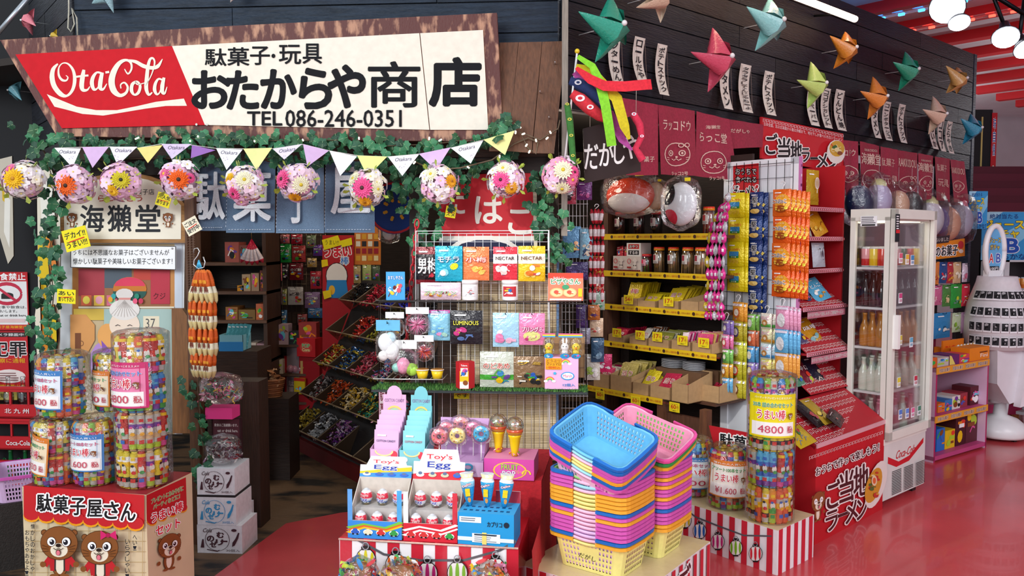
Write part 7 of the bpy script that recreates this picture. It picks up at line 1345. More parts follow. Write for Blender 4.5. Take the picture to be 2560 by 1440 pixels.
cans = [mk(can_mesh('c8302c', 'd84a40')), mk(can_mesh('e8c020', 'f0d850')), mk(can_mesh('c8282c', 'e8a0a8')), mk(can_mesh('d8b020', '2a6a3a'))]
grid(cans, fz[4], 6, 3, 'drink can on the upper fridge shelf', 'drink cans in the fridge', 'drink_can', 'can')
def liq(c, capc, lab): b = bottle_mesh(c, h=.2, r=.03); o = build('x', b, 'gloss'); return mk(o)
dk = liq('1c1418', '', ''); grid(dk, fz[3], 6, 3, 'dark bottle on the third fridge shelf', 'dark bottles in the fridge', 'glass_bottle', 'bottle')
am = liq('b8781c', '', ''); grid(am, fz[2], 6, 3, 'amber bottle on the fourth fridge shelf', 'amber bottles in the fridge', 'glass_bottle', 'bottle')
wb = liq('d0d8c8', '', ''); grid(wb, fz[1], 5, 3, 'pale bottle on the lower fridge shelf', 'pale bottles in the fridge', 'glass_bottle', 'bottle')
pb = liq('c87a90', '', ''); grid([pb, wb], fz[0], 5, 3, 'small bottle on the fridge floor', 'small bottles at the fridge bottom', 'glass_bottle', 'bottle')
for i, (px, y, c, tx) in enumerate(((2246, 645, 'd8607a', '150'), (2262, 648, 'e8b840', '120'), (2275, 650, '4a8ac0', '100'), (2245, 745, 'c84a80', '130'), (2245, 850, 'd8c850', '110'), (2272, 855, '6ab0d0', '100'), (2241, 955, 'e0d040', '120'), (2283, 950, 'c83a50', '150'), (2245, 1035, '5a80d0', '100'), (2262, 1032, '6a90e0', '100'), (2276, 1030, 'e870a0', '100'), (2292, 1025, '4a8a70', '100'))):
    u, z = FF.p(px, y, .02); b = MB(); b.box(-.022, .022, -.001, .001, -.03, .03, 'e8ecf0'); b.y = -.0015; b.R2(-.02, 0, .02, .028, c); b.T2(tx, 0, -.014, .03, .016, c, .02); solo('price_card', b, 'print', 'small price card number %s on the fridge glass, counting from the top' % ORD[i], 'price card', FF.w(u, .034, z), FF.a, 'price cards on the fridge door')
u, z = FS.p(2172, 553, .004); b = MB(); b.box(-.05, .05, -.001, .001, -.03, .03, 'f0f2f4'); b.y = -.0015; lines2(b, -.044, .044, .026, 4, .011, '6a6a70'); b.R2(-.04, -.027, .04, -.018, '202020'); solo('paper_label', b, 'print', 'white printed label with bar code on the fridge side glass', 'label', FS.w(u, .004, z), FS.a)
u, z = FF.p(2241, 570, .03); b = MB(); b.box(-.026, .026, -.001, .001, -.08, .08, '202428'); b.y = -.0015; lines2(b, -.02, .02, .07, 6, .014, 'e8e8e8'); b.R2(-.024, -.03, .024, -.01, 'c82830'); solo('paper_label', b, 'print', 'black notice with white lines on the fridge door glass', 'label', FF.w(u, .036, z), FF.a)
# ================= foreign sweets rack =================
nc = G(2333, 1160, 0); KB = F(nc.x, nc.y, 34.5); kw = KB.p(2465, 1120, 0)[0]; KS = F(nc.x, nc.y, -55.5); kt = KB.p(2336, 922, 0)[1]; KD = .42
t = thing('pink_shelf', 'low pink shelf unit with dotted side and orange lettered edge, full of foreign sweets', 'shelf', KB.w(kw/2, -KD/2, 0), KB.a); w2, d2 = kw/2, KD/2
for x in (-w2, w2-.02): b = MB(); b.box(x, x+.02, -d2, d2, 0, kt, 'b02a60', {'l': 'e0b8d4'}); build('side_panel', b, 'print', t)
b = MB(); b.box(-w2, w2, d2-.015, d2, 0, kt, 'a02858'); build('back_panel', b, 'print', t)
for z, e in ((.05, None), (kt*.49, 1), (kt, 1)):
    b = MB(); b.box(-w2, w2, -d2, d2, z-.03, z, 'c04a80'); build('shelf_board', b, 'print', t)
    if e:
        b = MB(); b.box(-w2, w2, -d2-.004, -d2, z-.045, z+.004, 'e8a030'); b.y = -d2-.0045; [b.T2('外国のお菓子', -w2+kw*(.14+.24*k), z-.02, kw*.19, .026, '6a2a3a', .02, 'f4e8d0', .08) for k in range(4)]; build('edge_strip', b, 'print', t)
b = MB(); b.T = Matrix.Translation((-w2-.0005, d2, 0))@Matrix.Rotation(-pi/2, 4, 'Z'); b.y = 0
rg = random.Random(4)
for k in range(46): b.E2(rg.uniform(.04, KD-.04), rg.uniform(.04, kt-.04), .016, .016, rg.choice(['7ab828', 'a02a5a', '3a70b8', 'e8c030', '5a2a6a', 'd8406a']), 10)
build('dotted_print', b, 'print', t)
b = MB(); bz = KB.p(2360, 590, -KD)[1]; b.box(-w2, w2, d2-.01, d2+.01, kt, bz-.2, 'a03050'); b.box(-w2, w2, d2-.012, d2-.01, kt+.2, bz-.2, '3a2a2c'); build('back_board', b, 'print', t)
A_ = onp(KB, -KD+.04); b = MB(); q = [A_(x, y) for x, y in ((2312, 612), (2412, 596), (2412, 640), (2312, 652))]; b.prism(q, 0, .01, 'e88a20'); b.A = A_; b.y = -.0005; b.T2('外国のお菓子', 2352, 628, 84, -26, '1c1416', .03, 'f8f4f0', .1, vs=-.1); b.E2(2402, 612, 7, 10, 'c83038'); b.E2(2402, 628, 6, 5, 'f0e0d0'); solo('sweets_sign', b, 'print', 'orange sign reading foreign sweets in big black kana above the packs', 'sign', KB.w(0, -KD+.04, 0), KB.a)
A_ = onp(KB, -KD+.05); b = MB(); q = [A_(x, y) for x, y in ((2316, 596), (2375, 588), (2372, 606), (2316, 612))]; b.prism(q, 0, .01, '3a3034'); b.A = A_; b.y = -.0005; b.T2('種類もらいました', 2345, 600, 52, -10, 'f0e8e0', .01, vs=-.1); solo('arched_sign', b, 'print', 'small dark arched sign with white lettering above the orange sign', 'sign', KB.w(0, -KD+.05, 0), KB.a)
def kpk(x0, y0, x1, y1, c, lab, pal, d=-.3, sd=0, title=None): return pk(x0, y0, x1, y1, KB, d, c, lab, title, 'f4f4f4', None, sd, pal, 7, dp=.03)
for a_ in ((2312, 655, 2348, 712, 'e88a30', 'orange gummy pack, left of the top row in the foreign rack', ['f0c040', 'e05a20']), (2347, 655, 2368, 708, '1c4a8a', 'blue pack in the top row of the foreign rack', ['c8d8e8', 'd83040']), (2366, 655, 2382, 708, 'b82838', 'red pack in the top row of the foreign rack', ['e8a030']), (2382, 655, 2402, 708, 'd8b88a', 'tan pack at the right of the top row', ['c83030', 'f0e8d0']), (2405, 658, 2418, 705, 'd8c8d8', 'pale pack at the far right of the top row', ['d87090']),
    (2311, 715, 2326, 765, '3a7a3a', 'dark green pack, leftmost in the middle row', ['e8c090']), (2328, 714, 2354, 763, 'd86a9a', 'pink pack in the middle row of the foreign rack', ['f0b8c8', 'c82a5a']), (2356, 712, 2376, 766, '4a8a3a', 'green pack with a cream picture in the middle row', ['f0d8a0']), (2376, 710, 2404, 770, '2aa03a', 'bright green pack in the middle row', ['c8e030', '6a9a8a']), (2403, 710, 2424, 765, 'd83048', 'red and yellow pack at the right of the middle row', ['f0a020', 'f4e8e0']),
    (2310, 788, 2325, 850, 'c04a6a', 'narrow pink pack, leftmost in the bottom row', ['e8b0c0']), (2334, 782, 2375, 845, '2a8ac8', 'bright blue pack in the bottom row of the foreign rack', ['1c5a80', 'f0f0e8']), (2380, 782, 2402, 830, 'c8d8b0', 'white and green apple pack in the bottom row', ['8ab838']), (2402, 780, 2420, 832, 'c8a0c0', 'lilac and white pack at the right of the bottom row', ['d84a90', 'f0e8e8'])): kpk(*a_, sd=int(a_[0]))
def kbox(x0, x1, y0, y1, c, lab, draw=None, d=-.02, base=kt, dp=.14, cols=None): return rbox('sweets_box', KB, x0, y0, x1, y1, d, dp, c, lab, 'box', draw, 'print', base+.001, 0, cols)
kbox(2310, 2343, 893, 918, 'd8682a', 'orange sweets box at the left of the pink shelf top', lambda b: busy(b, 0, 0, 1, 1, 5, rg)); kbox(2344, 2372, 890, 912, 'c8c0b8', 'grey printed sweets box, second on the pink shelf top', lambda b: busy(b, 0, 0, 1, 1, 6, rg)); kbox(2374, 2398, 882, 906, '6a2a6a', 'purple sweets box, third on the pink shelf top', lambda b: b.P2([(0, 0), (.6, 0), (.2, .9), (0, 1)], 'e8d870')); kbox(2399, 2423, 882, 903, 'd8485a', 'red pink sweets box, fourth on the pink shelf top', lambda b: busy(b, 0, 0, 1, 1, 6, rg)); kbox(2424, 2473, 873, 905, 'ee8a1c', 'bright orange carton at the right end of the pink shelf top', lambda b: (b.R2(.5, .55, .9, .65, '7a3a10'), b.T2('Fini', .72, .35, .36, .28, 'f8f0e8', .02)))
b = MB(); b.box(-.16, .16, 0, .012, 0, .13, 'ee8220'); b.y = -.0006; b.T2('BIG', -.05, .06, .14, .05, 'd83a1c', .03); u, z = KB.p(2390, 870, -.22); solo('sweets_box', b, 'print', 'orange back card lettered BIG on the pink shelf', 'box', KB.w(u, -.24, kt+.001), KB.a)
for i in range(7): u, z = KB.p(2392+i*8, 872, -.16); b = MB().lathe([(.02, 0), (.025, .012), (.004, .02)], 'd8b060', 12, cols=['e8c850', 'f0ece8']); solo('jelly_cup', b, 'gloss', 'small clear domed sweet in the row on the orange carton, %s from left' % ORD[i], 'sweet', KB.w(u, -.16, kt+.085), (pi/2, 0, KB.a), 'domed sweets on the orange carton')
b = MB(); u, z = KB.p(2420, 880, -.14); b.box(-.16, .14, 0, .12, 0, .075, 'e88a20'); solo('sweets_box', b, 'print', 'long orange tray under the row of domed sweets', 'box', KB.w(u, -.2, kt+.001), KB.a)
for i, (x0, x1, y0, c) in enumerate(((2345, 2362, 1008, 'e87a30'), (2362, 2380, 1003, '3a7ac0'), (2380, 2400, 998, 'e8e0d8'), (2400, 2418, 995, 'a03a48'), (2425, 2450, 985, '5a2028'))): kbox(x0, x1, y0, 1030, c, '%s small box from the left on the middle level of the pink shelf' % ORD[i], lambda b: busy(b, 0, 0, 1, 1, 5, rg), d=-.06, base=kt*.49)
for i, (x0, x1, y0, c) in enumerate(((2341, 2361, 1085, '2a70c8'), (2362, 2386, 1095, 'e8c020'), (2388, 2412, 1070, '4a1c24'), (2414, 2446, 1065, '5a2830'))): kbox(x0, x1, y0, 1140, c, '%s box from the left on the lowest level of the pink shelf' % ORD[i], lambda b: busy(b, 0, 0, 1, 1, 5, rg), d=-.06, base=.05)
# capsule machine
p = G(2497, 1096, 0); t = thing('capsule_machine', 'white capsule machine with rings of black and white photos and an oval loop', 'machine', (p.x, p.y, 0), radians(20)); k_ = p.y/2000
b = MB(); b.lathe([(.19, .03), (.2, .05), (.2, .11), (.13, .17), (.05, .2), (.04, .3)], 'e8e8ea', 24); build('round_base', b, 'plastic', t)
b = MB(); [b.cbox(.13*cos(a), .13*sin(a), 0, .03, .03, .03, '1c1c1c') for a in (.5, 2.6, 4.7)]; o = build('castors', b, 'plastic', t); o['kind'] = 'stuff'
b = MB(); b.lathe([(.045, .3), (.045, .5)], 'd0d0d4', 12, c=(-.06, 0, 0)); build('pole', b, 'plastic', t)
zz = lambda y: CH+(600-y)*k_
b = MB(); b.prism([(-.25, zz(868)), (.06, zz(868)), (.1, zz(885)), (.09, zz(990)), (-.1, zz(1002)), (-.24, zz(950))], -.16, .14, 'e0dce2'); b.prism([(.02, zz(872)), (.13, zz(876)), (.07, zz(1000)), (-.06, zz(1008))], -.22, -.16, 'e8e4ea'); build('body', b, 'plastic', t, (0, 0, 0)); 
b = MB(); b.ball((.1, -.2, zz(920)), .03, 'ece4a8', 12, 8, (1, .6, 1)); build('knob', b, 'plastic', t)
b = MB(); b.lathe([(.23, zz(868)), (.23, zz(800)), (.21, zz(760)), (.15, zz(705)), (.14, zz(690))], 'dcd8dc', 24, c=(-.08, 0, 0)); build('photo_drum', b, 'paper', t)
rg = random.Random(8); prs = []
for c in range(4):
    b = MB(); b.box(-.027, .027, -.001, .001, -.04, .04, 'e8e8ec'); b.y = -.0015; b.R2(-.023, -.026, .023, .034, '303034')
    for k in range(5): b.E2(rg.uniform(-.014, .014), rg.uniform(-.016, .024), rg.uniform(.006, .011), rg.uniform(.006, .011), rg.choice(['a8a8ac', '5a5a60', 'd0d0d4', '18181a']), 8)
    prs.append(mk(build('photo', b, 'paper')))
for j, (y, r_) in enumerate(((847, .236), (812, .238), (775, .225), (735, .195))):
    for i in range(14):
        a = -pi*1.02+pi*1.04*i/13*1.0; o = link('photo', rg.choice(prs), t, (-.08+r_*cos(a), r_*sin(a), zz(y)), (-(0, 0, .25, .4)[j], rg.uniform(-.05, .05), a+pi/2))
b = MB(); pts = [(-.12+.10*cos(a), 0, zz(628)+.20*sin(a)*(1 if sin(a) > 0 else 1.1)) for a in [2*pi*i/28 for i in range(29)]]; b.tube(pts, .022, 'ececee', 8); b.box(-.2, -.04, -.02, .03, zz(705), zz(675), 'ececee'); build('oval_loop', b, 'plastic', t)
b = MB(); b.y = 0; b.E2(-.12, zz(628), .085, .18, '6ab0e0', 20); b.T2('ジュース', -.12, zz(600), .12, .04, 'f0d820', .02, '1c3a80', .1); b.T2('ガチャ', -.12, zz(618), .1, .04, 'f0d820', .02, '1c3a80', .1); b.T2('A', -.155, zz(645), .045, .07, 'c83038', .03, 'f4f4f8', .09); b.T2('B', -.08, zz(645), .045, .07, '2a50b0', .03, 'f4f4f8', .09); b.R2(-.17, zz(678), -.07, zz(665), '1c1c20'); b.T2('100円', -.12, zz(671), .08, .025, 'f4f4f4', .02); build('oval_poster', b, 'print', t)
# juice posters
def dju(b):
    b.R2(0, 0, 1, 1, '3a9ad8'); b.P2([(0, .3), (1, .9), (1, .6), (.3, 0), (0, 0)], '8accec'); b.P2([(0, 1), (.4, 1), (0, .7)], 'a8dcf4'); b.T2('絶対当たる', .42, .91, .55, .1, '1c3a80', .02); b.T2('ジュース', .42, .74, .78, .17, 'f0dc20', .04, '1c3a80', .1); b.T2('ガチャ', .42, .55, .6, .16, 'f0dc20', .04, '1c3a80', .1); b.T2('A', .14, .3, .2, .28, 'c02838', .04, 'f4f4f8', .09); b.T2('or', .36, .24, .14, .1, '1c3a80', .03); b.T2('B', .6, .3, .24, .28, '2454b8', .04, 'f4f4f8', .09); b.T2('でるかな？', .6, .07, .7, .12, '1c3a80', .02)
flatart('juice_poster', 2452, 530, 2585, 650, 8.6, '3a9ad8', 'large blue juice capsule poster with yellow kana and big A or B, far right', 'poster', dju)
flatart('juice_poster', 2420, 478, 2470, 572, 7.6, '3a9ad8', 'smaller blue juice poster hanging higher at the end of the black board wall', 'poster', dju)
# far white fridge
a, c = P(2500, 960, 9.2), P(2660, 655, 9.2); t = thing('far_fridge', 'white glass door fridge with cans standing behind the capsule machine', 'fridge', ((a.x+c.x)/2, 9.2, 0)); W_ = c.x-a.x; zt_ = c.z
b = MB(); zb_ = P(2500, 870, 9.2).z; b.box(-W_/2, W_/2, 0, .5, .0, zb_, 'd8dce0'); b.box(-W_/2, -W_/2+.06, 0, .5, zb_, zt_+.1, 'd8dce0'); b.box(W_/2-.06, W_/2, 0, .5, zb_, zt_+.1, 'd8dce0'); b.box(-W_/2, W_/2, 0, .5, zt_, zt_+.1, 'd8dce0'); b.box(-W_/2, W_/2, .46, .5, zb_, zt_, '3a2c34'); b.box(.08, .14, -.01, .02, zb_, zt_, 'd8dce0'); build('cabinet', b, 'plastic', t)
b = MB()
for k in range(8): b.box(-W_/2+.03, .2, -.01, 0, .28+k*.035, .292+k*.035, '5a5c62')
o = build('vent_slots', b, 'plastic', t); o['kind'] = 'stuff'
for z in (.0, .33, .66): b = MB(); b.box(-W_/2+.06, W_/2-.06, .03, .45, zb_+(zt_-zb_)*z, zb_+(zt_-zb_)*z+.02, 'c8ccd0'); build('shelf_board', b, 'plastic', t)
for j, cm_ in enumerate((mk(can_mesh('3a8ab0', '5ab070')), mk(can_mesh('8a2030', 'a03040')), mk(can_mesh('d87a30', 'e8a050')))):
    for i in range(5): o = link('drink_can', cm_, None, ((a.x+c.x)/2-W_/2+.12+i*.08, 9.28, zb_+(zt_-zb_)*(.0, .33, .66)[j]+.022)); o.scale = (1.15,)*3; tag(o, '%s from left, %s can on the %s shelf of the far white fridge' % (ORD[i], ('blue green', 'dark red', 'orange')[j], ('lowest', 'middle', 'top')[j]), 'can', 'cans on the %s shelf of the far fridge' % ('lowest', 'middle', 'top')[j])
# wooden stand and step stool
p = G(2530, 1062, 0); t = thing('wooden_stand', 'wooden stand with pink printed board near the far fridge', 'stand', (p.x, p.y, 0), .1); b = MB(); b.cbox(0, 0, 0, .07, .07, .72, 'a8713a'); build('leg', b, 'woodv', t); b = MB(); b.cbox(.5, .3, 0, .06, .06, .7, 'a8713a'); build('leg', b, 'woodv', t)
for z in (.68, .32, .1): b = MB(); b.box(-.35, .55, -.04, .35, z, z+.03, 'c87890'); b.box(-.35, .2, -.045, -.04, z, z+.09, 'b83a6a'); build('shelf_board', b, 'print', t)
p = G(2520, 1072, 0); t = thing('step_stool', 'white metal step stool with grey treads beside the capsule machine', 'stool', (p.x+.1, p.y-.2, 0), radians(35))
for y in (-.16, .16):
    b = MB(); b.tube([(.2, y, 0), (.12, y, .3), (.05, y, .42), (-.05, y, .44), (-.12, y, .36), (-.2, y, .0)], .014, 'e4e6ea', 8); build('frame', b, 'plastic', t)
for z, x in ((.3, 0), (.14, .12)): b = MB(); b.box(x-.1, x+.1, -.16, .16, z, z+.025, 'b8bcc0'); build('tread', b, 'plastic', t)
for x, y0, y1, c in ((3, 0, 0, 0),):
    b = MB(); q0_, q1_ = P(2546, 1075, 8.4), P(2700, 950, 8.4); b.box(0, q1_.x-q0_.x, 0, .02, 0, q1_.z, 'd84858')
    b.y = -.001; n = 14
    for k in range(n): a0 = pi/2*k/n; b.P2([(0.3, 0), (0.3+1.2*cos(a0), 1.2*sin(a0)*.5), (0.3+1.2*cos(a0+.05), 1.2*sin(a0+.05)*.5)], 'e8a0a8')
    solo('sunburst_board', b, 'print', 'red board with pale rays at the far right edge', 'board', (q0_.x, 8.4, 0))
# bagged plain balls above fridge and rack
for i, (px, py, r_, c, lab, c2) in enumerate(((2148, 508, 24, '1c2a50', 'navy bagged toy on top of the fridge, far left', None), (2196, 500, 22, 'c0b8d8', 'lilac bagged toy hanging over the fridge', 'c8c890'), (2245, 512, 18, 'd8b090', 'beige bagged toy over the fridge', None), (2278, 515, 18, '1c1c20', 'black bagged toy over the fridge', None), (2322, 548, 22, 'dcd8e0', 'white bagged toy right of the fridge, pale yellow above', 'd8d8a0'), (2345, 552, 16, '7a68b0', 'small purple bagged toy right of the fridge', None), (2366, 560, 20, 'e0a888', 'peach bagged toy over the foreign sign', None), (2396, 552, 20, 'b8b4c8', 'grey lilac bagged toy at the end of the black wall', 'c87888'))):
    dd = .12 if i < 4 else .0; u, z = RW.p(px, py, dd); s = abs(RW.p(px+1, py, dd)[0]-u)*r_*.8; t = thing('bagged_toy', lab, 'toy', RW.w(u, dd, z), RW.a, 'bagged toys hanging above the fridge'); b = MB(); b.ball((0, 0, 0), s, c, 14, 10, (1, .8, 1.1))
    if c2: b.ball((0, 0, s*.9), s*.5, c2, 10, 6)
    build('toy', b, 'plastic', t); build('clear_bag', film_blob(s*2.5, s*2, s*3.4, i), 'film', t, (0, 0, -s*1.6)); b = MB(); b.tube([(0, 0, s*1.7), (0, 0, s*1.7+.12)], .001, 'c8c8c8', 4); build('string', b, 'plastic', t)
# ================= maroon curtains =================
def noren(label, Fr, D, panels):
    t = thing('maroon_curtain', label, 'curtain', Fr.w(0, D, 0), Fr.a); A_ = onp(Fr, D); a0 = A_(panels[0][0][0], panels[0][0][1]); a1 = A_(panels[-1][1][0], panels[-1][1][1])
    b = MB(); b.tube([(a0[0], .012, a0[1]-.01), (a1[0], .012, a1[1]-.01)], .008, '3a2a20', 6); build('rod', b, 'wood', t)
    for k, (p0, p1, p2, p3, dr) in enumerate(panels):
        b = flap([A_(*p0), A_(*p1), A_(*p2), A_(*p3)], ('a02c44', '9a2a40')[k % 2], .8, 10, 6, seed=k+2); b.A = A_
        if dr: dr(b)
        build('curtain_flap', b, 'cloth', t)
PK = 'e8c8b8'
def Npanel(kind, cx, y0, s, bow=False):
    def dr(b):
        if kind == 'rak': b.T2('ラッコドウ', cx, y0+18, 68*s, -26*s, PK, .015, vs=.08); face(b, cx, y0+90*s, 30*s, bow); b.T2('ラッコ2号', cx+4, y0+138*s, 34*s, -9*s, PK)
        elif kind == 'do': b.T2('海獺堂', cx, y0, 34*s, -9*s, PK); b.T2('らっこ堂', cx, y0+26*s, 66*s, -24*s, PK, .015, vs=.1); face(b, cx, y0+88*s, 29*s, False); b.T2('ラッコ1号', cx+4, y0+128*s, 30*s, -9*s, PK)
        elif kind == 'kan': b.T2('RAKKODOU', cx, y0, 32*s, -6*s, PK, vs=.12); b.T2('海獺堂', cx, y0+22*s, 48*s, -28*s, PK, .015, vs=.12); face(b, cx+2, y0+72*s, 24*s, False); b.T2('ラッコ1号', cx+4, y0+108*s, 30*s, -8*s, PK)
        elif kind == 'tx': b.T2('駄菓子', cx, y0+14*s, 32*s, -20*s, PK, .01, vs=.15); b.T2('玩具', cx+3, y0+58*s, 36*s, -22*s, PK, .01, vs=.12); b.T2('鯱', cx+2, y0+95*s, 16*s, -18*s, PK, .01)
        elif kind == 'en': b.T2('RAKKODOU', cx, y0+10*s, 40*s, -20*s, PK, .015, vs=.15); face(b, cx, y0+62*s, 20*s, bow); b.T2('ラッコ2号', cx+3, y0+95*s, 26*s, -7*s, PK)
    return dr
def face(b, cx, cy, r, bow):
    B0 = b.A; b.A = lambda u, v: B0(cx+u*r, cy-v*r); otter_face(b, 0, 0, 1, PK, bow, .04); b.A = B0
noren('maroon cloth curtain with printed otter faces over the brown snack shelf', RW, .05, [((1555, 244), (1645, 262), (1640, 438), (1560, 438), lambda b: b.T2('菓子', 1622, 398, 20, -14, PK)), ((1646, 262), (1738, 277), (1736, 440), (1650, 436), Npanel('rak', 1690, 296, 1, True)), ((1740, 278), (1822, 298), (1840, 452), (1738, 440), Npanel('do', 1782, 318, 1)), ((1823, 298), (1908, 312), (1906, 368), (1826, 372), lambda b: b.T2('だがしや', 1850, 328, 44, -10, PK, vs=.1))])
noren('maroon cloth curtain with otter faces and Latin lettering above the drinks fridge', RW, .05, [((2108, 350), (2145, 354), (2142, 488), (2110, 488), lambda b: (b.T2('コドウ', 2124, 382, 26, -16, PK, .015), face(b, 2120, 435, 22, False))), ((2150, 353), (2199, 365), (2198, 492), (2152, 488), Npanel('kan', 2176, 376, 1)), ((2200, 366), (2243, 374), (2242, 497), (2200, 494), Npanel('tx', 2220, 392, 1)), ((2244, 375), (2293, 383), (2292, 506), (2244, 500), Npanel('en', 2268, 398, 1, True)), ((2296, 383), (2334, 390), (2332, 496), (2297, 502), Npanel('kan', 2314, 402, .78)), ((2336, 391), (2374, 397), (2374, 505), (2336, 500), Npanel('tx', 2354, 408, .85)), ((2376, 398), (2410, 404), (2418, 508), (2380, 505), Npanel('en', 2394, 420, .75))])
# ================= paper slips and pinwheels =================
SL = [(1541, 72, 212, 28, 'ヤッターめん'), (1601, 90, 205, 26, 'ロールだや'), (1657, 108, 240, 24, 'ポテトスナック'), (1817, 146, 275, 22, 'ブタメン'), (1866, 158, 283, 26, 'タラタラしてんじゃねーよ'), (1925, 176, 290, 24, 'ポテトスナック'), (2034, 212, 316, 22, 'サワーペーパー'), (2068, 218, 322, 20, 'ココアシガレット'), (2102, 222, 328, 22, 'どんどん焼'), (2192, 248, 347, 16, 'ブタメン'), (2220, 252, 353, 17, 'コーンポタージュ'), (2257, 259, 359, 16, 'ポテトスナック'), (2336, 288, 374, 14, 'のしいか'), (2356, 294, 380, 13, 'ココア'), (2376, 302, 385, 13, 'どらやき')]
for i, (x, y0, y1, w_, tx) in enumerate(SL):
    dd = .06; A_ = onp(RW, dd); u0, z1 = A_(x-w_/2, y0); u1, _ = A_(x+w_/2, y0); z0_ = A_(x, y1)[1]; w3 = u1-u0; h3 = z1-z0_; p = RW.w((u0+u1)/2, dd, z1); b = MB(); n = 8; sk = -.18 if i % 3 else -.12
    V = [(sx*w3/2+sk*h3*.25*(j/n), .02*sin(j/n*3)-.03*(j/n)**2, -h3*j/n) for j in range(n+1) for sx in (-1, 1)]; b.raw(V, [(2*j, 2*j+1, 2*j+3, 2*j+2) for j in range(n)], 'dedace', True)
    b.surf = lambda X, Z: .02*sin(-Z/h3*3)-.03*(Z/h3)**2-.001
    b.A = lambda X, Z: (X+sk*h3*.25*(-Z/h3), Z)
    b.S2([(-w3*.42, -h3*.03), (-w3*.42, -h3*.97)], w3*.03, '8a7a70'); b.S2([(w3*.42, -h3*.03), (w3*.42, -h3*.97)], w3*.03, '8a7a70'); b.V2(tx, 0, -h3*.05, w3*.56, h3*.9, '24242a', bold=.03)
    solo('menu_slip', b, 'paper', 'hanging white paper slip with brushed kana, %s from the left on the right wall' % ORD[i], 'paper slip', p, RW.a, 'paper slips on the black wall')
def pinwheel(Fr, px, py, rr, col, label, dd=.16, rot=0, tw=0, c2=None):
    u, z = Fr.p(px, py, dd); s = abs(Fr.p(px, py+1, dd)[1]-z)*rr; t = thing('pinwheel', label, 'pinwheel', Fr.w(u, dd, z), (0, 0, Fr.a+tw), 'pinwheels on the shop walls')
    b = MB(); n = 7; V = []; 
    for j in range(n+1):
        f = j/n; w_ = .46*(1-f)**.85+.01
        for i in range(5): q_ = pi*.98*i/4; V.append((f, -w_*.85*(1-cos(q_)), w_*sin(q_)*1.15))
    q = [(j*5+i, j*5+i+1, (j+1)*5+i+1, (j+1)*5+i) for j in range(n) for i in range(4)]; b.raw(V, q, col, True)
    bl = build('blade', b, 'vinyl', t, (0, 0, 0), (0, rot, 0)); bl.scale = (s,)*3
    for k in range(1, 4): o = link('blade', bl.data, t, (0, 0, 0), (0, rot+k*pi/2, 0)); o.scale = (s,)*3
    b = MB(); b.ball((0, -.8, 0), .08, c2 or 'e8e8e8', 8, 6); o = build('hub', b, 'plastic', t); o.scale = (s,)*3; b = MB(); b.tube([(0, -.8, 0), (0, dd*.8/s, 0)], .015, 'd8d8d8', 5); o = build('stick', b, 'plastic', t); o.scale = (s,)*3
for a_ in ((RW, 1506, 72, 92, '2a9a80', 'big dark green pinwheel nearest the corner of the black wall', .2, .3), (RW, 1628, -8, 70, 'dcc4a8', 'cream pinwheel cut off by the top of the picture', .2, 1.0), (RW, 1775, 150, 82, 'd0506a', 'pink red pinwheel left on the black wall', .18, .1), (RW, 1905, 60, 78, '8acaca', 'pale turquoise pinwheel high on the black wall', .16, .4), (RW, 2098, 125, 58, 'd0842a', 'orange pinwheel under the end of the tube light', .16, .5), (RW, 2022, 213, 60, 'c4e07a', 'lime pinwheel over the noodle sign', .16, .1), (RW, 2175, 245, 56, 'e0883a', 'bright orange pinwheel above the right maroon curtain', .16, .2), (RW, 2254, 178, 54, '2a9a78', 'green pinwheel on the far half of the black wall', .16, .3), (RW, 2326, 288, 50, 'd8b8a0', 'beige pinwheel low on the far half of the black wall', .16, .2), (RW, 2378, 200, 48, 'd8a860', 'tan pinwheel near the far end of the black wall', .14, .7), (RW, 2416, 322, 46, '2a90b0', 'blue pinwheel at the far end of the black wall', .14, .5),
    (FA, 268, -8, 44, 'a0ccd4', 'pale blue pinwheel at the top edge above the shop sign', .1, 1.2), (FA, 590, -22, 32, 'e0dcd4', 'white pinwheel cut off at the top edge above the shop sign', .1, .5), (LW, 84, 55, 36, 'e07a88', 'pink pinwheel on the dark wall left of the shop sign', .1, .5), (LW, 142, 92, 20, 'c8a428', 'small yellow pinwheel just above the shop sign\'s left end', .1, .2), (LW, 8, 170, 36, 'c8902a', 'amber pinwheel at the left edge', .1, .2), (LW, 50, 228, 34, '7ac0d0', 'light blue pinwheel left of the red panel', .1, .9), (LW, 6, 285, 40, '8ab050', 'green pinwheel at the left edge below the amber one', .1, .3)): pinwheel(a_[0], *a_[1:5], a_[5], a_[6], a_[7])
# ================= carp streamer and snack sign =================
A_ = onp(FA, .3); t = thing('carp_streamer', 'carp streamer on a white pole with yellow ball and rainbow ribbons', 'streamer', FA.w(0, .3, 0), FA.a)
b = MB(); a, c = A_(1412, 400), A_(1443, 128); b.tube([(a[0], 0, a[1]), (c[0], 0, c[1])], .005, 'f0f0f0', 6); build('pole', b, 'plastic', t); b = MB(); b.ball((c[0], 0, c[1]), .012, 'e8c820', 10, 8); build('finial', b, 'gloss', t)
def ribbon(l, wd, col, y, nm='ribbon'):
    b = MB(); q = [A_(x, yy) for x, yy in l]; n = len(q); k = abs(A_(1401, 300)[0]-A_(1400, 300)[0]); V = []
    for i in range(n):
        a_, c_ = q[max(0, i-1)], q[min(n-1, i+1)]; dx, dz = c_[0]-a_[0], c_[1]-a_[1]; L = hypot(dx, dz); ww = (wd[i] if isinstance(wd, list) else wd)*k/2; V += [(q[i][0]-dz/L*ww, y+.012*sin(i*1.4), q[i][1]+dx/L*ww), (q[i][0]+dz/L*ww, y-.012+.012*sin(i*1.4), q[i][1]-dx/L*ww)]
    b.raw(V, [(2*i, 2*i+2, 2*i+3, 2*i+1) for i in range(n-1)], col, True); return b
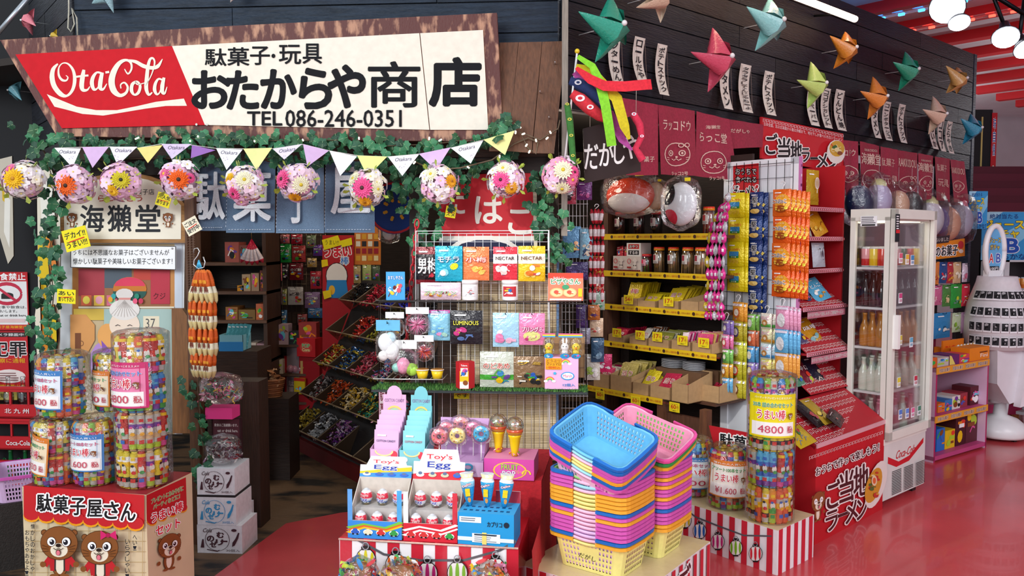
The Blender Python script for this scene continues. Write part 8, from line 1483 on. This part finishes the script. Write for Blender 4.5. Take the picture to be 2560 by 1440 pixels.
for l, wd, col, y in (([(1438, 180), (1460, 205), (1500, 235), (1530, 300), (1555, 350), (1580, 375)], [20, 26, 24, 24, 20, 6], 'b04a98', -.0), ([(1440, 170), (1475, 180), (1505, 215), (1540, 250), (1560, 320), (1572, 350)], [14, 30, 30, 28, 24, 8], 'd8c820', -.03), ([(1444, 148), (1480, 170), (1500, 215), (1512, 270), (1522, 330), (1528, 368)], [12, 18, 26, 24, 24, 24], '8adc30', -.05), ([(1440, 178), (1475, 205), (1510, 222), (1560, 225), (1610, 220), (1625, 218)], [10, 24, 26, 26, 26, 26], 'e02838', -.07)): build('ribbon', ribbon(l, wd, col, y), 'cloth', t)
def carp(l, wd, c1, c2, y, sc, nm='carp'):
    b = ribbon(l, wd, c1, y); V = b.v[:]; b2 = MB(); n = len(V)//2
    for i in range(n):
        pass
    b = MB(); pts = [((V[2*i][0]+V[2*i+1][0])/2, y, (V[2*i][2]+V[2*i+1][2])/2) for i in range(n)]; rr = [max(.004, hypot(V[2*i][0]-V[2*i+1][0], V[2*i][2]-V[2*i+1][2])/2) for i in range(n)]; b.tube(pts, rr, c1, 10, cap=False)
    for j, (f, s) in enumerate(sc):
        i = min(n-2, int(f*(n-1))); p = pts[i]; b.y = p[1]-rr[i]-.002; b.E2(p[0], p[2], rr[i]*s, rr[i]*s*.7, c2, 12); b.E2(p[0], p[2], rr[i]*s*.5, rr[i]*s*.35, c1, 10)
    return b
build('red_carp', carp([(1430, 235), (1450, 250), (1475, 272), (1500, 292), (1515, 300)], [22, 34, 34, 26, 18], 'd8303c', 'f4e8e8', -.015, [(.3, .7), (.6, .5)]), 'cloth', t)
build('blue_carp', carp([(1425, 200), (1445, 208), (1470, 222), (1500, 250), (1530, 280)], [22, 30, 30, 26, 20], '24386a', 'e8ecf4', .01, [(.3, .6)]), 'cloth', t)
build('green_carp', carp([(1418, 262), (1424, 300), (1428, 340), (1432, 390), (1434, 440)], [16, 18, 17, 16, 14], '3a7a34', 'd8c850', -.005, [(.1, .6), (.3, .6), (.5, .6), (.7, .6), (.9, .6)]), 'cloth', t)
build('tail_fin', carp([(1585, 285), (1600, 310), (1605, 340), (1590, 370), (1608, 400)], [20, 20, 16, 18, 20], 'd83050', 'e8e8f4', .02, [(.2, .6), (.6, .6)]), 'cloth', t)
A_ = onp(FA, .22); t = thing('snack_sign', 'dark brown board with white brushed kana hanging below the carp streamer', 'sign', FA.w(0, .22, 0), FA.a)
b = MB(); b.prism([A_(x, y) for x, y in ((1457, 322), (1597, 286), (1602, 428), (1462, 458))], -.005, .008, '2c1a18'); b.A = A_; b.y = -.0055
for c, x, y, w_, h_ in (('だ', 1478, 392, 34, 62), ('が', 1516, 385, 36, 60), ('し', 1548, 380, 26, 60), ('や', 1578, 368, 40, 58)): b.T2(c, x, y, w_, -h_, 'f0ece8', .02)
build('painted_board', b, 'print', t); b = MB()
for x in (1475, 1590): a = A_(x, 318 if x < 1500 else 290); b.tube([(a[0], 0, a[1]), (a[0], .0, a[1]+.12)], .0015, 'c8c0b0', 4)
o = build('hanging_strings', b, 'cloth', t); o['kind'] = 'stuff'
# ================= spot lamps =================
def lamp(px, py, rr, tgt, label, arm=(0, .1, .35)):
    p = P(px, py, 5.2); s = rr*5.2/2000; t = thing('spot_lamp', label, 'lamp', p); dv = (Vector(tgt)-p).normalized(); q = Vector((0, 0, -1)).rotation_difference(dv).to_euler()
    b = MB(); b.lathe([(s*.35, s*1.6), (s*.45, s*.9), (s, 0), (s*.96, -.002)], '1c1e24', 18); ls = build('lamp_shade', b, 'plastic', t, None, q); b = MB(); b.lathe([(s*.93, -.012), (s*.9, -.016)], 'ffffff', 18); build('lamp_lens', b, 'lens', ls)
    b = MB(); b.tube([(0, 0, 0) if 0 else tuple(-dv*s*1.3), tuple(-dv*s*1.4+Vector(arm)*.5), tuple(-dv*s*1.4+Vector(arm))], .012, '16181c', 8); build('arm', b, 'metal', t)
lamp(2368, 18, 42, (.8, 1.5, .2), 'largest bright spot lamp at the top right', (.1, .1, .4)); lamp(2398, 55, 26, (2.4, 3.5, .2), 'smaller spot lamp right below the largest one', (.1, .1, .4)); lamp(2514, 92, 32, (2.2, 3.2, .4), 'tilted spot lamp at the right edge', (-.1, .1, .4)); lamp(2565, 120, 30, (3.4, 3, .2), 'dark spot lamp cut off by the right edge', (.1, .1, .4))
b = MB(); a, c = P(2440, -40, 5.3), P(2600, 60, 5.3); b.tube([a-a, c-a], .015, '16181c', 8); solo('lamp_rail', b, 'metal', 'black metal rail holding the spot lamps at the top right', 'rail', a)
# rope and tube at the top left
A_ = onp(FA, .06); b = MB(); b.tube([(A_(x, y)[0], 0, A_(x, y)[1]) for x, y in ((172, -30), (172, 30), (170, 70), (178, 80), (186, 60), (180, 20), (192, 45), (194, 90))], .004, 'b8b4a4', 6); solo('rope_loop', b, 'cloth', 'looped pale rope hanging above the left end of the shop sign', 'rope', FA.w(0, .06, 0), FA.a)
a, c = P(-20, 100, 4.2), P(75, -10, 4.2); b = MB(); b.tube([Vector((0, 0, 0)), c-a], .012, 'b8c0c8', 8); solo('metal_tube', b, 'metal', 'slanting grey metal tube in the top left corner', 'tube', a)
# ================= inside the shop, seen through the doorway =================
IN = F(0, 6.35, 0); I2 = F(0, 7.0, 0); rg = random.Random(77)
u0, u1 = IN.p(478, 800, 0)[0], IN.p(668, 800, 0)[0]; sw = u1-u0
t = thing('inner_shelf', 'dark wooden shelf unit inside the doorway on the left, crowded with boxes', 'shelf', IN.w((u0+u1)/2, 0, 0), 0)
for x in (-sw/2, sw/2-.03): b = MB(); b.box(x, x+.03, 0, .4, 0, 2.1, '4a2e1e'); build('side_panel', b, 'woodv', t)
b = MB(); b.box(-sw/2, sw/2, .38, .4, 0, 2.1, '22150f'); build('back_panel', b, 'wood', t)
IZ = []
for y in (656, 728, 800, 902, 962, 1042):
    z = IN.p(580, y, 0)[1]; IZ.append(z); b = MB(); b.box(-sw/2, sw/2, -.02, .38, z-.025, z, '6a4630'); build('shelf_board', b, 'wood', t)
BX = [(560, 595, 604, 655, 0, 'b05a50', 'pale red box'), (596, 618, 612, 655, 0, '8a4a40', 'brown red box'),
 (590, 606, 668, 682, 1, 'e89a20', 'small glowing orange box'), (603, 624, 685, 727, 1, 'b89a7a', 'beige printed box'), (626, 645, 682, 727, 1, 'a88a70', 'tan printed box with red print'), (648, 662, 675, 727, 1, '7a3a34', 'dark red box'),
 (562, 592, 768, 800, 2, 'a8703a', 'brown tray box'), (594, 636, 775, 800, 2, '8a6a3a', 'olive tray box'), (638, 662, 760, 800, 2, 'c86a48', 'orange red pack'),
 (596, 618, 862, 902, 3, 'c83a44', 'red and white box'), (620, 638, 858, 902, 3, 'd8c8b8', 'white printed box'), (640, 664, 860, 902, 3, 'b89098', 'pinkish printed box'),
 (604, 634, 935, 962, 4, 'e0d0c0', 'cream box with a dark oval'), (636, 664, 932, 962, 4, 'd8d0c4', 'white box with a dark oval'),
 (628, 648, 1000, 1012, 5, '3a7ab0', 'small blue box')]
for i, (x0, x1, y0, y1, s, c, lab) in enumerate(BX):
    u, z, w, h = IN.box(x0, y0, x1, y1, .0); b = MB(); b.box(-w/2, w/2, .02, .2, 0, h, c); b.y = .0192; b.fit(-w/2, 0, w, h); busy(b, .06, .06, .94, .94, 9, rg, None, .12)
    if s == 4: b.E2(.5, .5, .35, .3, 'f0e8e0'); b.E2(.5, .5, .28, .22, '2a2024')
    solo('snack_box', b, 'print', '%s on the %s level of the inner left shelf' % (lab, ORD[s]), 'box', IN.w(u, .0, IZ[s]), 0)
for i in range(8): u, z = IN.p(600+i*9, 1035, 0); s = MB().lathe([(.018, 0), (.028, .03), (.028, .07), (.018, .09)], 'a8a0a0', 10, cols=['c84858', 'b8b0b0', 'e0d8d8']); solo('snack_pot', s, 'plastic', 'small pot on the lowest level of the inner shelf, %s from left' % ORD[i], 'pot', IN.w(u, -.05, IZ[5]), 0, 'small pots on the lowest inner shelf')
# fan of red and white packets
u, z = IN.p(629, 598, .2); t = thing('hanging_strand', 'red and white fan of packets hanging inside the doorway top', 'snack strand', IN.w(u, .2, z), 0)
for i in range(5): b = MB(); b.lathe([(.003, 0), (.012, -.08), (.02, -.17), (.004, -.2)], 'c02040', 7, cols=['c02040', 'e0d0d4', 'c83048']); build('packet', b, 'foil', t, None, (0, (i-2)*.22, 0))
b = MB(); b.tube([(0, 0, 0), (0, 0, .05), (.012, 0, .06)], .003, 'b89a60', 5); build('hook', b, 'metal', t)
# nearer blue tray with cones, and dark rolled bag, wicker basket
TBL = F(0, 5.1, 0); u0, z0 = TBL.p(548, 878, 0); u1, z1 = TBL.p(607, 830, 0); ww = u1-u0
t = thing('blue_box', 'pale blue open box with teal packets on a stand inside the doorway', 'box', (u0+ww/2, 5.1, z0)); b = MB(); openbox(b, ww, .16, z1-z0-.02, .003, '8cc8d4'); b.box(-ww/2, ww/2, -.004, 0, 0, .06, '3a90d0'); build('tray', b, 'print', t)
for i in range(5): b = packet(.05, .16, .012, '4aa0a8', None, seed=i, n=3); solo('snack_packet', b, 'foil', 'teal packet in the pale blue box inside the doorway, %s from left' % ORD[i], 'packet', (u0+.02+ww*.17*i+.01, 5.16, z0+.01), (-.2, .15, 0), 'teal packets in the pale blue box')
b = MB(); b.box(-.16, .17, 0, .3, 0, z0, '3a2418'); solo('side_stand', b, 'wood', 'dark stand carrying the pale blue box inside the doorway', 'stand', (u0+ww/2, 5.09, 0))
t = thing('wicker_basket', 'small wicker basket with brown paper bags inside the doorway', 'basket', (TBL.p(600, 975, 0)[0]+.12, 5.35, .55)); b = MB()
for k in range(9): z = k*.014; r_ = .07+.003*k; b.tube([(r_*cos(a), r_*.8*sin(a), z) for a in [2*pi*i/14 for i in range(15)]], .008, ('a8683a', '8a5028')[k % 2], 5)
build('woven_body', b, 'wood', t); b = MB(); heap(b, .12, .1, .12, 26, ['a87048', '8a5a3a', 'c89a70'], .03, rg); o = build('paper_bags', b, 'paper', t, (0, 0, .06)); o['kind'] = 'stuff'
b = MB(); b.box(-.15, .15, -.1, .15, 0, .548, '2e1d14'); solo('side_stand', b, 'wood', 'dark stand under the small wicker basket', 'stand', (TBL.p(600, 975, 0)[0]+.12, 5.35, 0))
# grid wall with hanging packets in the middle
u0, u1 = I2.p(664, 700, 0)[0], I2.p(815, 700, 0)[0]; t = thing('packet_wall', 'dark grid wall inside the shop hung with rows of gummy packets', 'rack', (( u0+u1)/2, 7.0, 0)); b = MB(); b.box(u0-(u0+u1)/2, u1-(u0+u1)/2, .02, .05, 0, 2.3, '3a2418'); build('back_board', b, 'wood', t)
b = MB(); A_ = lambda x, y: (I2.p(x, y, 0)[0]-(u0+u1)/2, I2.p(x, y, 0)[1]); wires(b, A_, range(670, 815, 12), range(590, 900, 24), 668, 812, 585, 900, '6a5a48', .002); o = build('wire_grid', b, 'metal', t); o['kind'] = 'stuff'
gp = [(664, 587, 684, 608, 'b8a898', 'grey'), (688, 586, 706, 608, '5a2028', 'dark plum'), (707, 586, 724, 608, 'c86a70', 'rose'), (728, 586, 756, 610, 'a81c34', 'crimson with kanji'), (665, 612, 694, 655, '4a5a3a', 'olive'), (697, 610, 728, 656, '1f8a3a', 'bright green'), (730, 614, 764, 655, 'b03a3a', 'brick red'), (670, 658, 705, 702, 'c85a60', 'pink red with a white picture'), (706, 660, 722, 698, '2a1c20', 'black narrow'), (724, 658, 758, 700, '7a1c28', 'dark red with white kanji'), (676, 718, 704, 762, 'd0989a', 'pale rose'), (706, 722, 718, 762, '8a8a4a', 'olive narrow'), (720, 717, 758, 762, 'c0bcb8', 'silver with black lettering'), (674, 774, 704, 815, 'b87040', 'amber'), (704, 775, 718, 818, '3a6a90', 'blue narrow'),
      (766, 588, 790, 620, '6a7a5a', 'sage green'), (783, 612, 806, 640, '6a3a9a', 'violet and white'), (768, 645, 792, 668, 'c8a868', 'gold'), (776, 678, 804, 722, 'c83040', 'bright red boxlike'), (762, 730, 800, 770, '8a6a90', 'mauve'), (770, 770, 806, 795, '3a6a98', 'blue and white'), (744, 785, 768, 812, 'a85050', 'small red brown')]
for i, (x0, y0, x1, y1, c, nm) in enumerate(gp): pk(x0, y0, x1, y1, I2, .06, c, '%s packet hung on the dark grid wall inside the shop' % nm, ['グミ', '梅', '男', '昆布', 'のど飴'][i % 5], 'f0e8e4', '2a1418', i, None, 5, dp=.03)
t = thing('inner_rack', 'low shelf under the grid wall with printed cartons and jars', 'shelf', ((u0+u1)/2, 6.75, 0)); wq = u1-u0
for y in (858, 930, 1000): z = F(0, 6.75, 0).p(720, y, 0)[1]; b = MB(); b.box(-wq/2, wq/2, -.1, .2, z-.02, z, '5a3a28'); build('shelf_board', b, 'wood', t)
for x in (-wq/2, wq/2-.02): b = MB(); b.box(x, x+.02, -.1, .2, 0, F(0, 6.75, 0).p(720, 858, 0)[1], '4a2e20'); build('side_panel', b, 'woodv', t)
I3 = F(0, 6.65, 0)
for i, (x0, x1, y0, y1, c, lab) in enumerate(((668, 690, 800, 858, 'c8b0a0', 'tall cream box with red print'), (692, 720, 808, 858, 'b89aa0', 'pinkish box with bow print'), (722, 745, 826, 858, '2a2c30', 'black box'), (668, 706, 895, 930, 'd8c8b0', 'cream box with fish print'), (746, 790, 802, 856, 'a83a38', 'red carton'), (750, 800, 898, 930, 'c8a060', 'gold carton'))):
    u, z, w, h = I3.box(x0, y0, x1, y1, 0); zb_ = F(0, 6.75, 0).p(720, 858 if y1 < 880 else 930, 0)[1]; b = MB(); b.box(-w/2, w/2, 0, .12, 0, h, c); b.y = -.0006; b.fit(-w/2, 0, w, h); busy(b, .05, .05, .95, .95, 9, rg); solo('snack_box', b, 'print', lab+' on the low shelf under the grid wall', 'box', (u, 6.66, zb_), 0)
for i in range(4): u, z = I3.p(722+i*13, 905, 0); solo('candy_ball', MB().ball((0, 0, .035), .035, 'c88a9a', 10, 8), 'candy', 'pink foil ball on the low inner shelf, %s from left' % ORD[i], 'sweet', (u, 6.7, F(0, 6.75, 0).p(720, 930, 0)[1]), 0, 'pink foil balls under the grid wall')
# red box and red cabinet
RB = F(0, 6.0, -20); 
rbox('red_box', RB, 742, 846, 788, 892, 0, .12, 'd0242c', 'bright red box with colourful round logo on top of the red cabinet', 'box', lambda b: (b.E2(.5, .5, .34, .3, 'e04a40'), b.T2('POP', .5, .6, .4, .2, '4ab04a', .03, 'f0e0d0', .08), b.T2('Corn', .5, .38, .4, .16, 'f0d030', .02, 'f0e0d0', .08)))
u, z, w, h = RB.box(712, 893, 800, 1120, -.02); b = MB(); b.box(-w/2, w/2, 0, .22, 0, RB.p(765, 893, -.02)[1], 'a81c26'); b.box(-w/2+.03, -w/2+.15, -.003, 0, .3, .75, '8a7a80'); b.y = -.004; b.O2(-w*.3, .3, .06, .2, .004, 'd8c0c0', 4, pi/4, pi/4+2*pi); b.V2('駄菓子屋', -w*.3, .42, .05, .22, 'e0c8c8'); solo('red_cabinet', b, 'print', 'dark red cabinet standing left of the slanted candy rack', 'cabinet', RB.w(u, -.02, 0), RB.a)
rbox('snack_tin', RB, 735, 945, 762, 985, .02, .015, 'e0c020', 'yellow and red tin inside the red cabinet front', 'tin', lambda b: (b.R2(0, .8, 1, 1, 'c83028'), busy(b, .1, .1, .9, .8, 4, rg)))
# red panel with lettering
RP = F(0, 6.55, 0); A_ = onp(RP, 0); t = thing('lettered_panel', 'tall red panel with big red white kana cut out and yellow notes', 'panel', (0, 6.55, 0)); b = MB(); q = [A_(x, y) for x, y in ((806, 588), (884, 588), (884, 1062), (806, 1062))]; b.prism(q, 0, .03, 'b01c24'); build('board', b, 'print', t)
b = MB(); b.A = A_; b.y = -.004; b.T2('うまい', 844, 627, 66, -30, 'd02434', .04, 'f4f0ec', .1); b.T2('棒', 862, 652, 20, -20, '3a7ac8', .02, 'f4f0ec', .1); b.E2(842, 690, 28, 34, '2a1a20'); b.E2(842, 690, 26, 32, 'e8e0d8', 16); b.P2([(818, 700), (866, 700), (872, 745), (814, 745)], '2a80c0'); b.E2(830, 725, 8, 12, 'e8b030'); build('cut_out_lettering', b, 'print', t)
b = MB(); b.A = A_; b.y = -.02; b.P2([(806, 600), (846, 588), (856, 612), (812, 625)], 'e8d820'); b.T2('うまい!!', 831, 606, 34, -12, '2a2020', .01); b.P2([(852, 602), (880, 594), (882, 612), (856, 618)], 'e8d820'); b.P2([(805, 650), (820, 648), (822, 664), (806, 668)], 'e8c820'); b.P2([(808, 728), (828, 724), (830, 742), (812, 748)], 'e8c820'); o = build('yellow_notes', b, 'paper', t); o['kind'] = 'stuff'
t = thing('price_board', 'orange board of small snack pictures behind the denim curtain', 'poster', (0, 6.6, 0)); A_ = onp(F(0, 6.6, 0), 0); b = MB(); q = [A_(x, y) for x, y in ((886, 500), (952, 500), (952, 662), (886, 662))]; b.prism(q, 0, .01, 'c8742c'); b.A = A_; b.y = -.0005
for i in range(4):
    for j in range(4): b.R2(890+i*15, 585+j*18, 901+i*15, 598+j*18, ['e8d8a0', 'a02030', '2a2a30', 'd8a030', '8a2a30', 'e0e0d0'][(i*3+j*5) % 6])
build('printed_sheet', b, 'print', t)
for i, (x0, y0, x1, y1, c, l_) in enumerate(((884, 664, 902, 708, 'a8905a', 'tan'), (906, 662, 928, 705, 'a0a860', 'lime'), (930, 664, 950, 704, '4a5a3a', 'dark green'), (880, 712, 905, 742, '6a5a50', 'brown'))): pk(x0, y0, x1, y1, F(0, 6.6, 0), .05, c, '%s packet hanging above the slanted candy rack' % l_, None, seed=i)
# slanted candy rack
a, c = G(748, 1124), G(905, 1208); CR = F(a.x, a.y, math.degrees(atan2(c.y-a.y, c.x-a.x))); L = 1.42
t = thing('candy_rack', 'slanted dark rack of clear bins full of foil wrapped candies', 'rack', CR.w(L/2, -.3, 0), CR.a)
b = MB(); b.box(-L/2-.02, L/2, -.32, .3, 0, .1, '6a1a1c'); build('plinth', b, 'print', t)
zb0, zt0 = .12, 1.28; lean = .55; n_r = 5
bk = MB(); bk.raw([(-L/2, -.3, zb0-.05), (L/2, -.3, zb0-.05), (L/2, -.3+lean, zt0), (-L/2, -.3+lean, zt0), (-L/2, .3, zb0-.05), (L/2, .3, zb0-.05), (L/2, .3, zt0), (-L/2, .3, zt0)], [(0, 3, 7, 4), (1, 5, 6, 2), (4, 7, 6, 5), (3, 2, 6, 7), (0, 1, 2, 3)], '1c1412'); build('frame', bk, 'wood', t)
grid_c = [[('c8b040', 'a89030'), ('c0c4cc', 'e8ecf0'), ('6a2a8a', 'c080b0', 'd8c8e0'), None, None], [('8a7a78', 'c8c0c0', '3a2a2c'), ('e0501c', 'e87030'), ('e0b030', 'f0d8a0'), ('1c6a5a', '3aa080', 'c8b040'), ('3aa0c0', 'e080a8')], [('c83a20', 'e8a020', 'd8d060'), ('1c5aa0', '2a70c0', 'd8c040'), ('c83048', 'e88090'), ('3a8ad0', 'f0f0f0', 'e070a0'), ('6a2a2a',)], [None, ('d83a1c', 'e85038', 'c82028'), ('a8a030', '606020'), ('1c1c22',), ('4a4a20',)], [('101012', '1c1a1e'), ('c02438', 'd83a50'), ('1c28a0', '2a3ac8'), ('2a3ab0', '4a4ae0'), ('1c1c22',)]]
nc_ = 5; cw_ = L/nc_
for r_ in range(n_r):
    f0, f1 = r_/n_r, (r_+1)/n_r; z0_, z1_ = zb0+(zt0-zb0)*f0, zb0+(zt0-zb0)*f1; y0_, y1_ = -.3+lean*f0, -.3+lean*f1
    for c_ in range(nc_):
        x0 = -L/2+c_*cw_; x1 = x0+cw_-.01; b = MB(); fy = y0_-.1
        b.raw([(x0, y0_, z0_), (x1, y0_, z0_), (x1, fy, z0_+.09), (x0, fy, z0_+.09)], [(0, 1, 2, 3)], '5a4a3c'); build('clear_bin', b, 'clearglass', t)
        b = MB()
        for xx in (x0, x1-.004): b.raw([(xx, y0_, z0_), (xx, fy, z0_+.09), (xx, y1_-.02, z1_-.02), (xx+.004, y0_, z0_), (xx+.004, fy, z0_+.09), (xx+.004, y1_-.02, z1_-.02)], [(0, 1, 2), (5, 4, 3), (1, 4, 5, 2)], '4a3a2c')
        b.tube([(x0, fy, z0_+.09), (x1, fy, z0_+.09)], .005, 'a89070', 5); b.tube([(x0, fy, z0_+.09), (x0, y1_-.02, z1_-.02)], .003, '8a765c', 5); build('bin_frame', b, 'plastic', t)
        cc_ = grid_c[r_][c_]
        if cc_:
            b = MB(); dirv = Vector((0, y1_-y0_, z1_-z0_))
            for k in range(120): f = rg.random()**1.1*.8; p = Vector((rg.uniform(x0+.025, x1-.025), y0_, z0_+.015))+dirv*f+Vector((0, -rg.uniform(.0, .085)*(1-f*.9), .05*(1-f))); b.T = Matrix.Translation(p); heap(b, .01, .01, .004, 1, list(cc_), .017, rg)
            b.T = None; o = build('foil_candies', b, 'candy', t); o['kind'] = 'stuff'
b = MB(); b.T = Matrix.Translation((-L/2-.02, 0, 0)); b.box(-.01, .01, -.3, .3, .08, .3, '2a1c18'); build('end_panel', b, 'wood', t)
# pink magenta sign strip right of the rack
rbox('printed_strip', FA, 948, 965, 966, 1335, -.3, .02, '8a3a5a', 'dark pink printed strip between the candy rack and the cotton candy', 'sign', lambda b: (b.R2(.1, .7, .9, 1, 'e0d0d4'), b.V2('駄菓子', .5, .98, .6, .26, '7a1c3a', bold=.03)))
# party disc and clear bags near the post
b = MB(); u, z = FA.p(985, 520, -.3); b.lathe([(.002, 0), (.14, .012), (.145, .016)], '2a5ab0', 24); bb = MB(); bb.T = Matrix.Rotation(pi/2, 4, 'X'); bb.lathe([(.002, -.006), (.14, 0), (.145, .006)], '1f4a98', 24)
bb.T = None; bb.y = -.012
for k in range(16): a_ = k*.9; bb.E2(.1*cos(a_)*(.4+.05*(k % 9)), .1*sin(a_)*(.4+.05*(k % 9)), .01, .01, 'e8c030', 5)
bb.O2(0, 0, .136, .136, .012, 'c83038', 24); solo('party_disc', bb, 'print', 'blue round disc with gold stars and red rim behind the flower balls', 'disc', FA.w(u, -.3, z), FA.a+.3)
toybag(945, 545, 1000, 610, -.32, 'clear bag of grey white toys hanging above the candy rack', [(0, .4, .3, 'b8b0a8', (1, .6, 1)), (.2, .6, .2, 'a8a098', (1, .6, 1))], cardc='8a8078', seed=31)
# ================= goods between the wire rack and the brown shelf =================
GG = F(FA.w(0, -.25, 0).x, FA.w(0, -.25, 0).y, 0)
b = MB(); A_ = onp(GG, -.25); wires(b, A_, [1396+i*9 for i in range(9)], range(480, 1120, 30), 1396, 1470, 470, 1120, 'd8dadc', .002); o = solo('wire_stand', b, 'plastic', 'white wire stand behind the corner post hung with toys', 'stand', GG.w(0, -.25, 0), 0); o['kind'] = 'stuff'; del o['category']
GI = [(1407, 566, 1452, 645, '5a90b8', 'cardboard toy set in blue and red, front one on the wire stand', ['c83040', 'e8d060', '2a2a50', 'e8b080']), (1450, 572, 1482, 648, '8ac0d8', 'pale blue toy card behind the front set', ['3a5a80', 'f0e8d0']), (1405, 440, 1440, 510, 'a83048', 'tilted red card with metal keys high on the wire stand', ['c8c8cc', '2a1c20']), (1442, 455, 1480, 500, '6a2a70', 'purple card behind the carp streamer tail', ['c86aa8']), (1482, 640, 1508, 690, 'c88040', 'orange red packet below the red candy strand', ['d83030', 'f0d040']), (1486, 690, 1510, 730, 'e0b0a0', 'pink packet with a round badge', ['e86a50', 'f4e8d8']), (1480, 728, 1512, 775, '9ab0a0', 'green and white packet on the narrow rack', ['f0f0e8', '3a8a60']), (1470, 762, 1500, 800, 'b86a30', 'small orange framed card', ['5a3a70', 'e8a040']), (1474, 795, 1508, 842, 'e0c0a0', 'cream packet with a red round print', ['c84a40', 'f0e0d0']), (1440, 762, 1470, 820, '4a3468', 'dark violet hanging cloth bag', ['5a4480']), (1450, 820, 1476, 860, '9a98a8', 'grey hanging bag low on the narrow rack', ['c8c8d0']), (1478, 845, 1510, 905, '3a5a78', 'dark blue packet in the bottom of the narrow rack', ['8ab0c8']), (1488, 885, 1530, 930, 'c82860', 'magenta bag beside the lowest shelf', ['e8e0e4']), (1462, 885, 1500, 950, 'd8d4c8', 'clear bag with white card low beside the shelf', ['a8c860', 'f4f4f0']), (1415, 655, 1470, 700, '3a2a60', 'dark purple card strip below the toy set', ['5a4a90']), (1400, 700, 1440, 740, '6a6a78', 'grey hanging pouch behind the pizza kit box', ['9a9aa8'])]
for i, (x0, y0, x1, y1, c, lab, pl) in enumerate(GI): pk(x0, y0, x1, y1, GG, -.22+.012*(i % 4), c, lab, None, seed=i+50, pal=pl, n=8, dp=.02, hook_=(i % 3 == 0))
u, z = GG.p(1492, 520, -.2); t = thing('hanging_strand', 'long red and white candy strand left of the brown shelf', 'snack strand', GG.w(u, -.2, z), 0)
for s in range(4):
    for j in range(6):
        b = MB(); b.lathe([(.004, 0), (.012, .02), (.013, .06), (.004, .085)], 'c82838', 7, sy=.6, cols=['c82838', 'e4d8d8', 'b82030']); build('packet', b, 'foil', t, ((s-1.5)*(.012 if j == 0 else .021), -.01*(s % 2), -.09*(j+1)), (0, (s-1.5)*(.1 if j == 0 else .02), 0))
b = MB(); hook(b, .012, 'f0f0f0', .0022, 0, .01); build('hook', b, 'plastic', t)
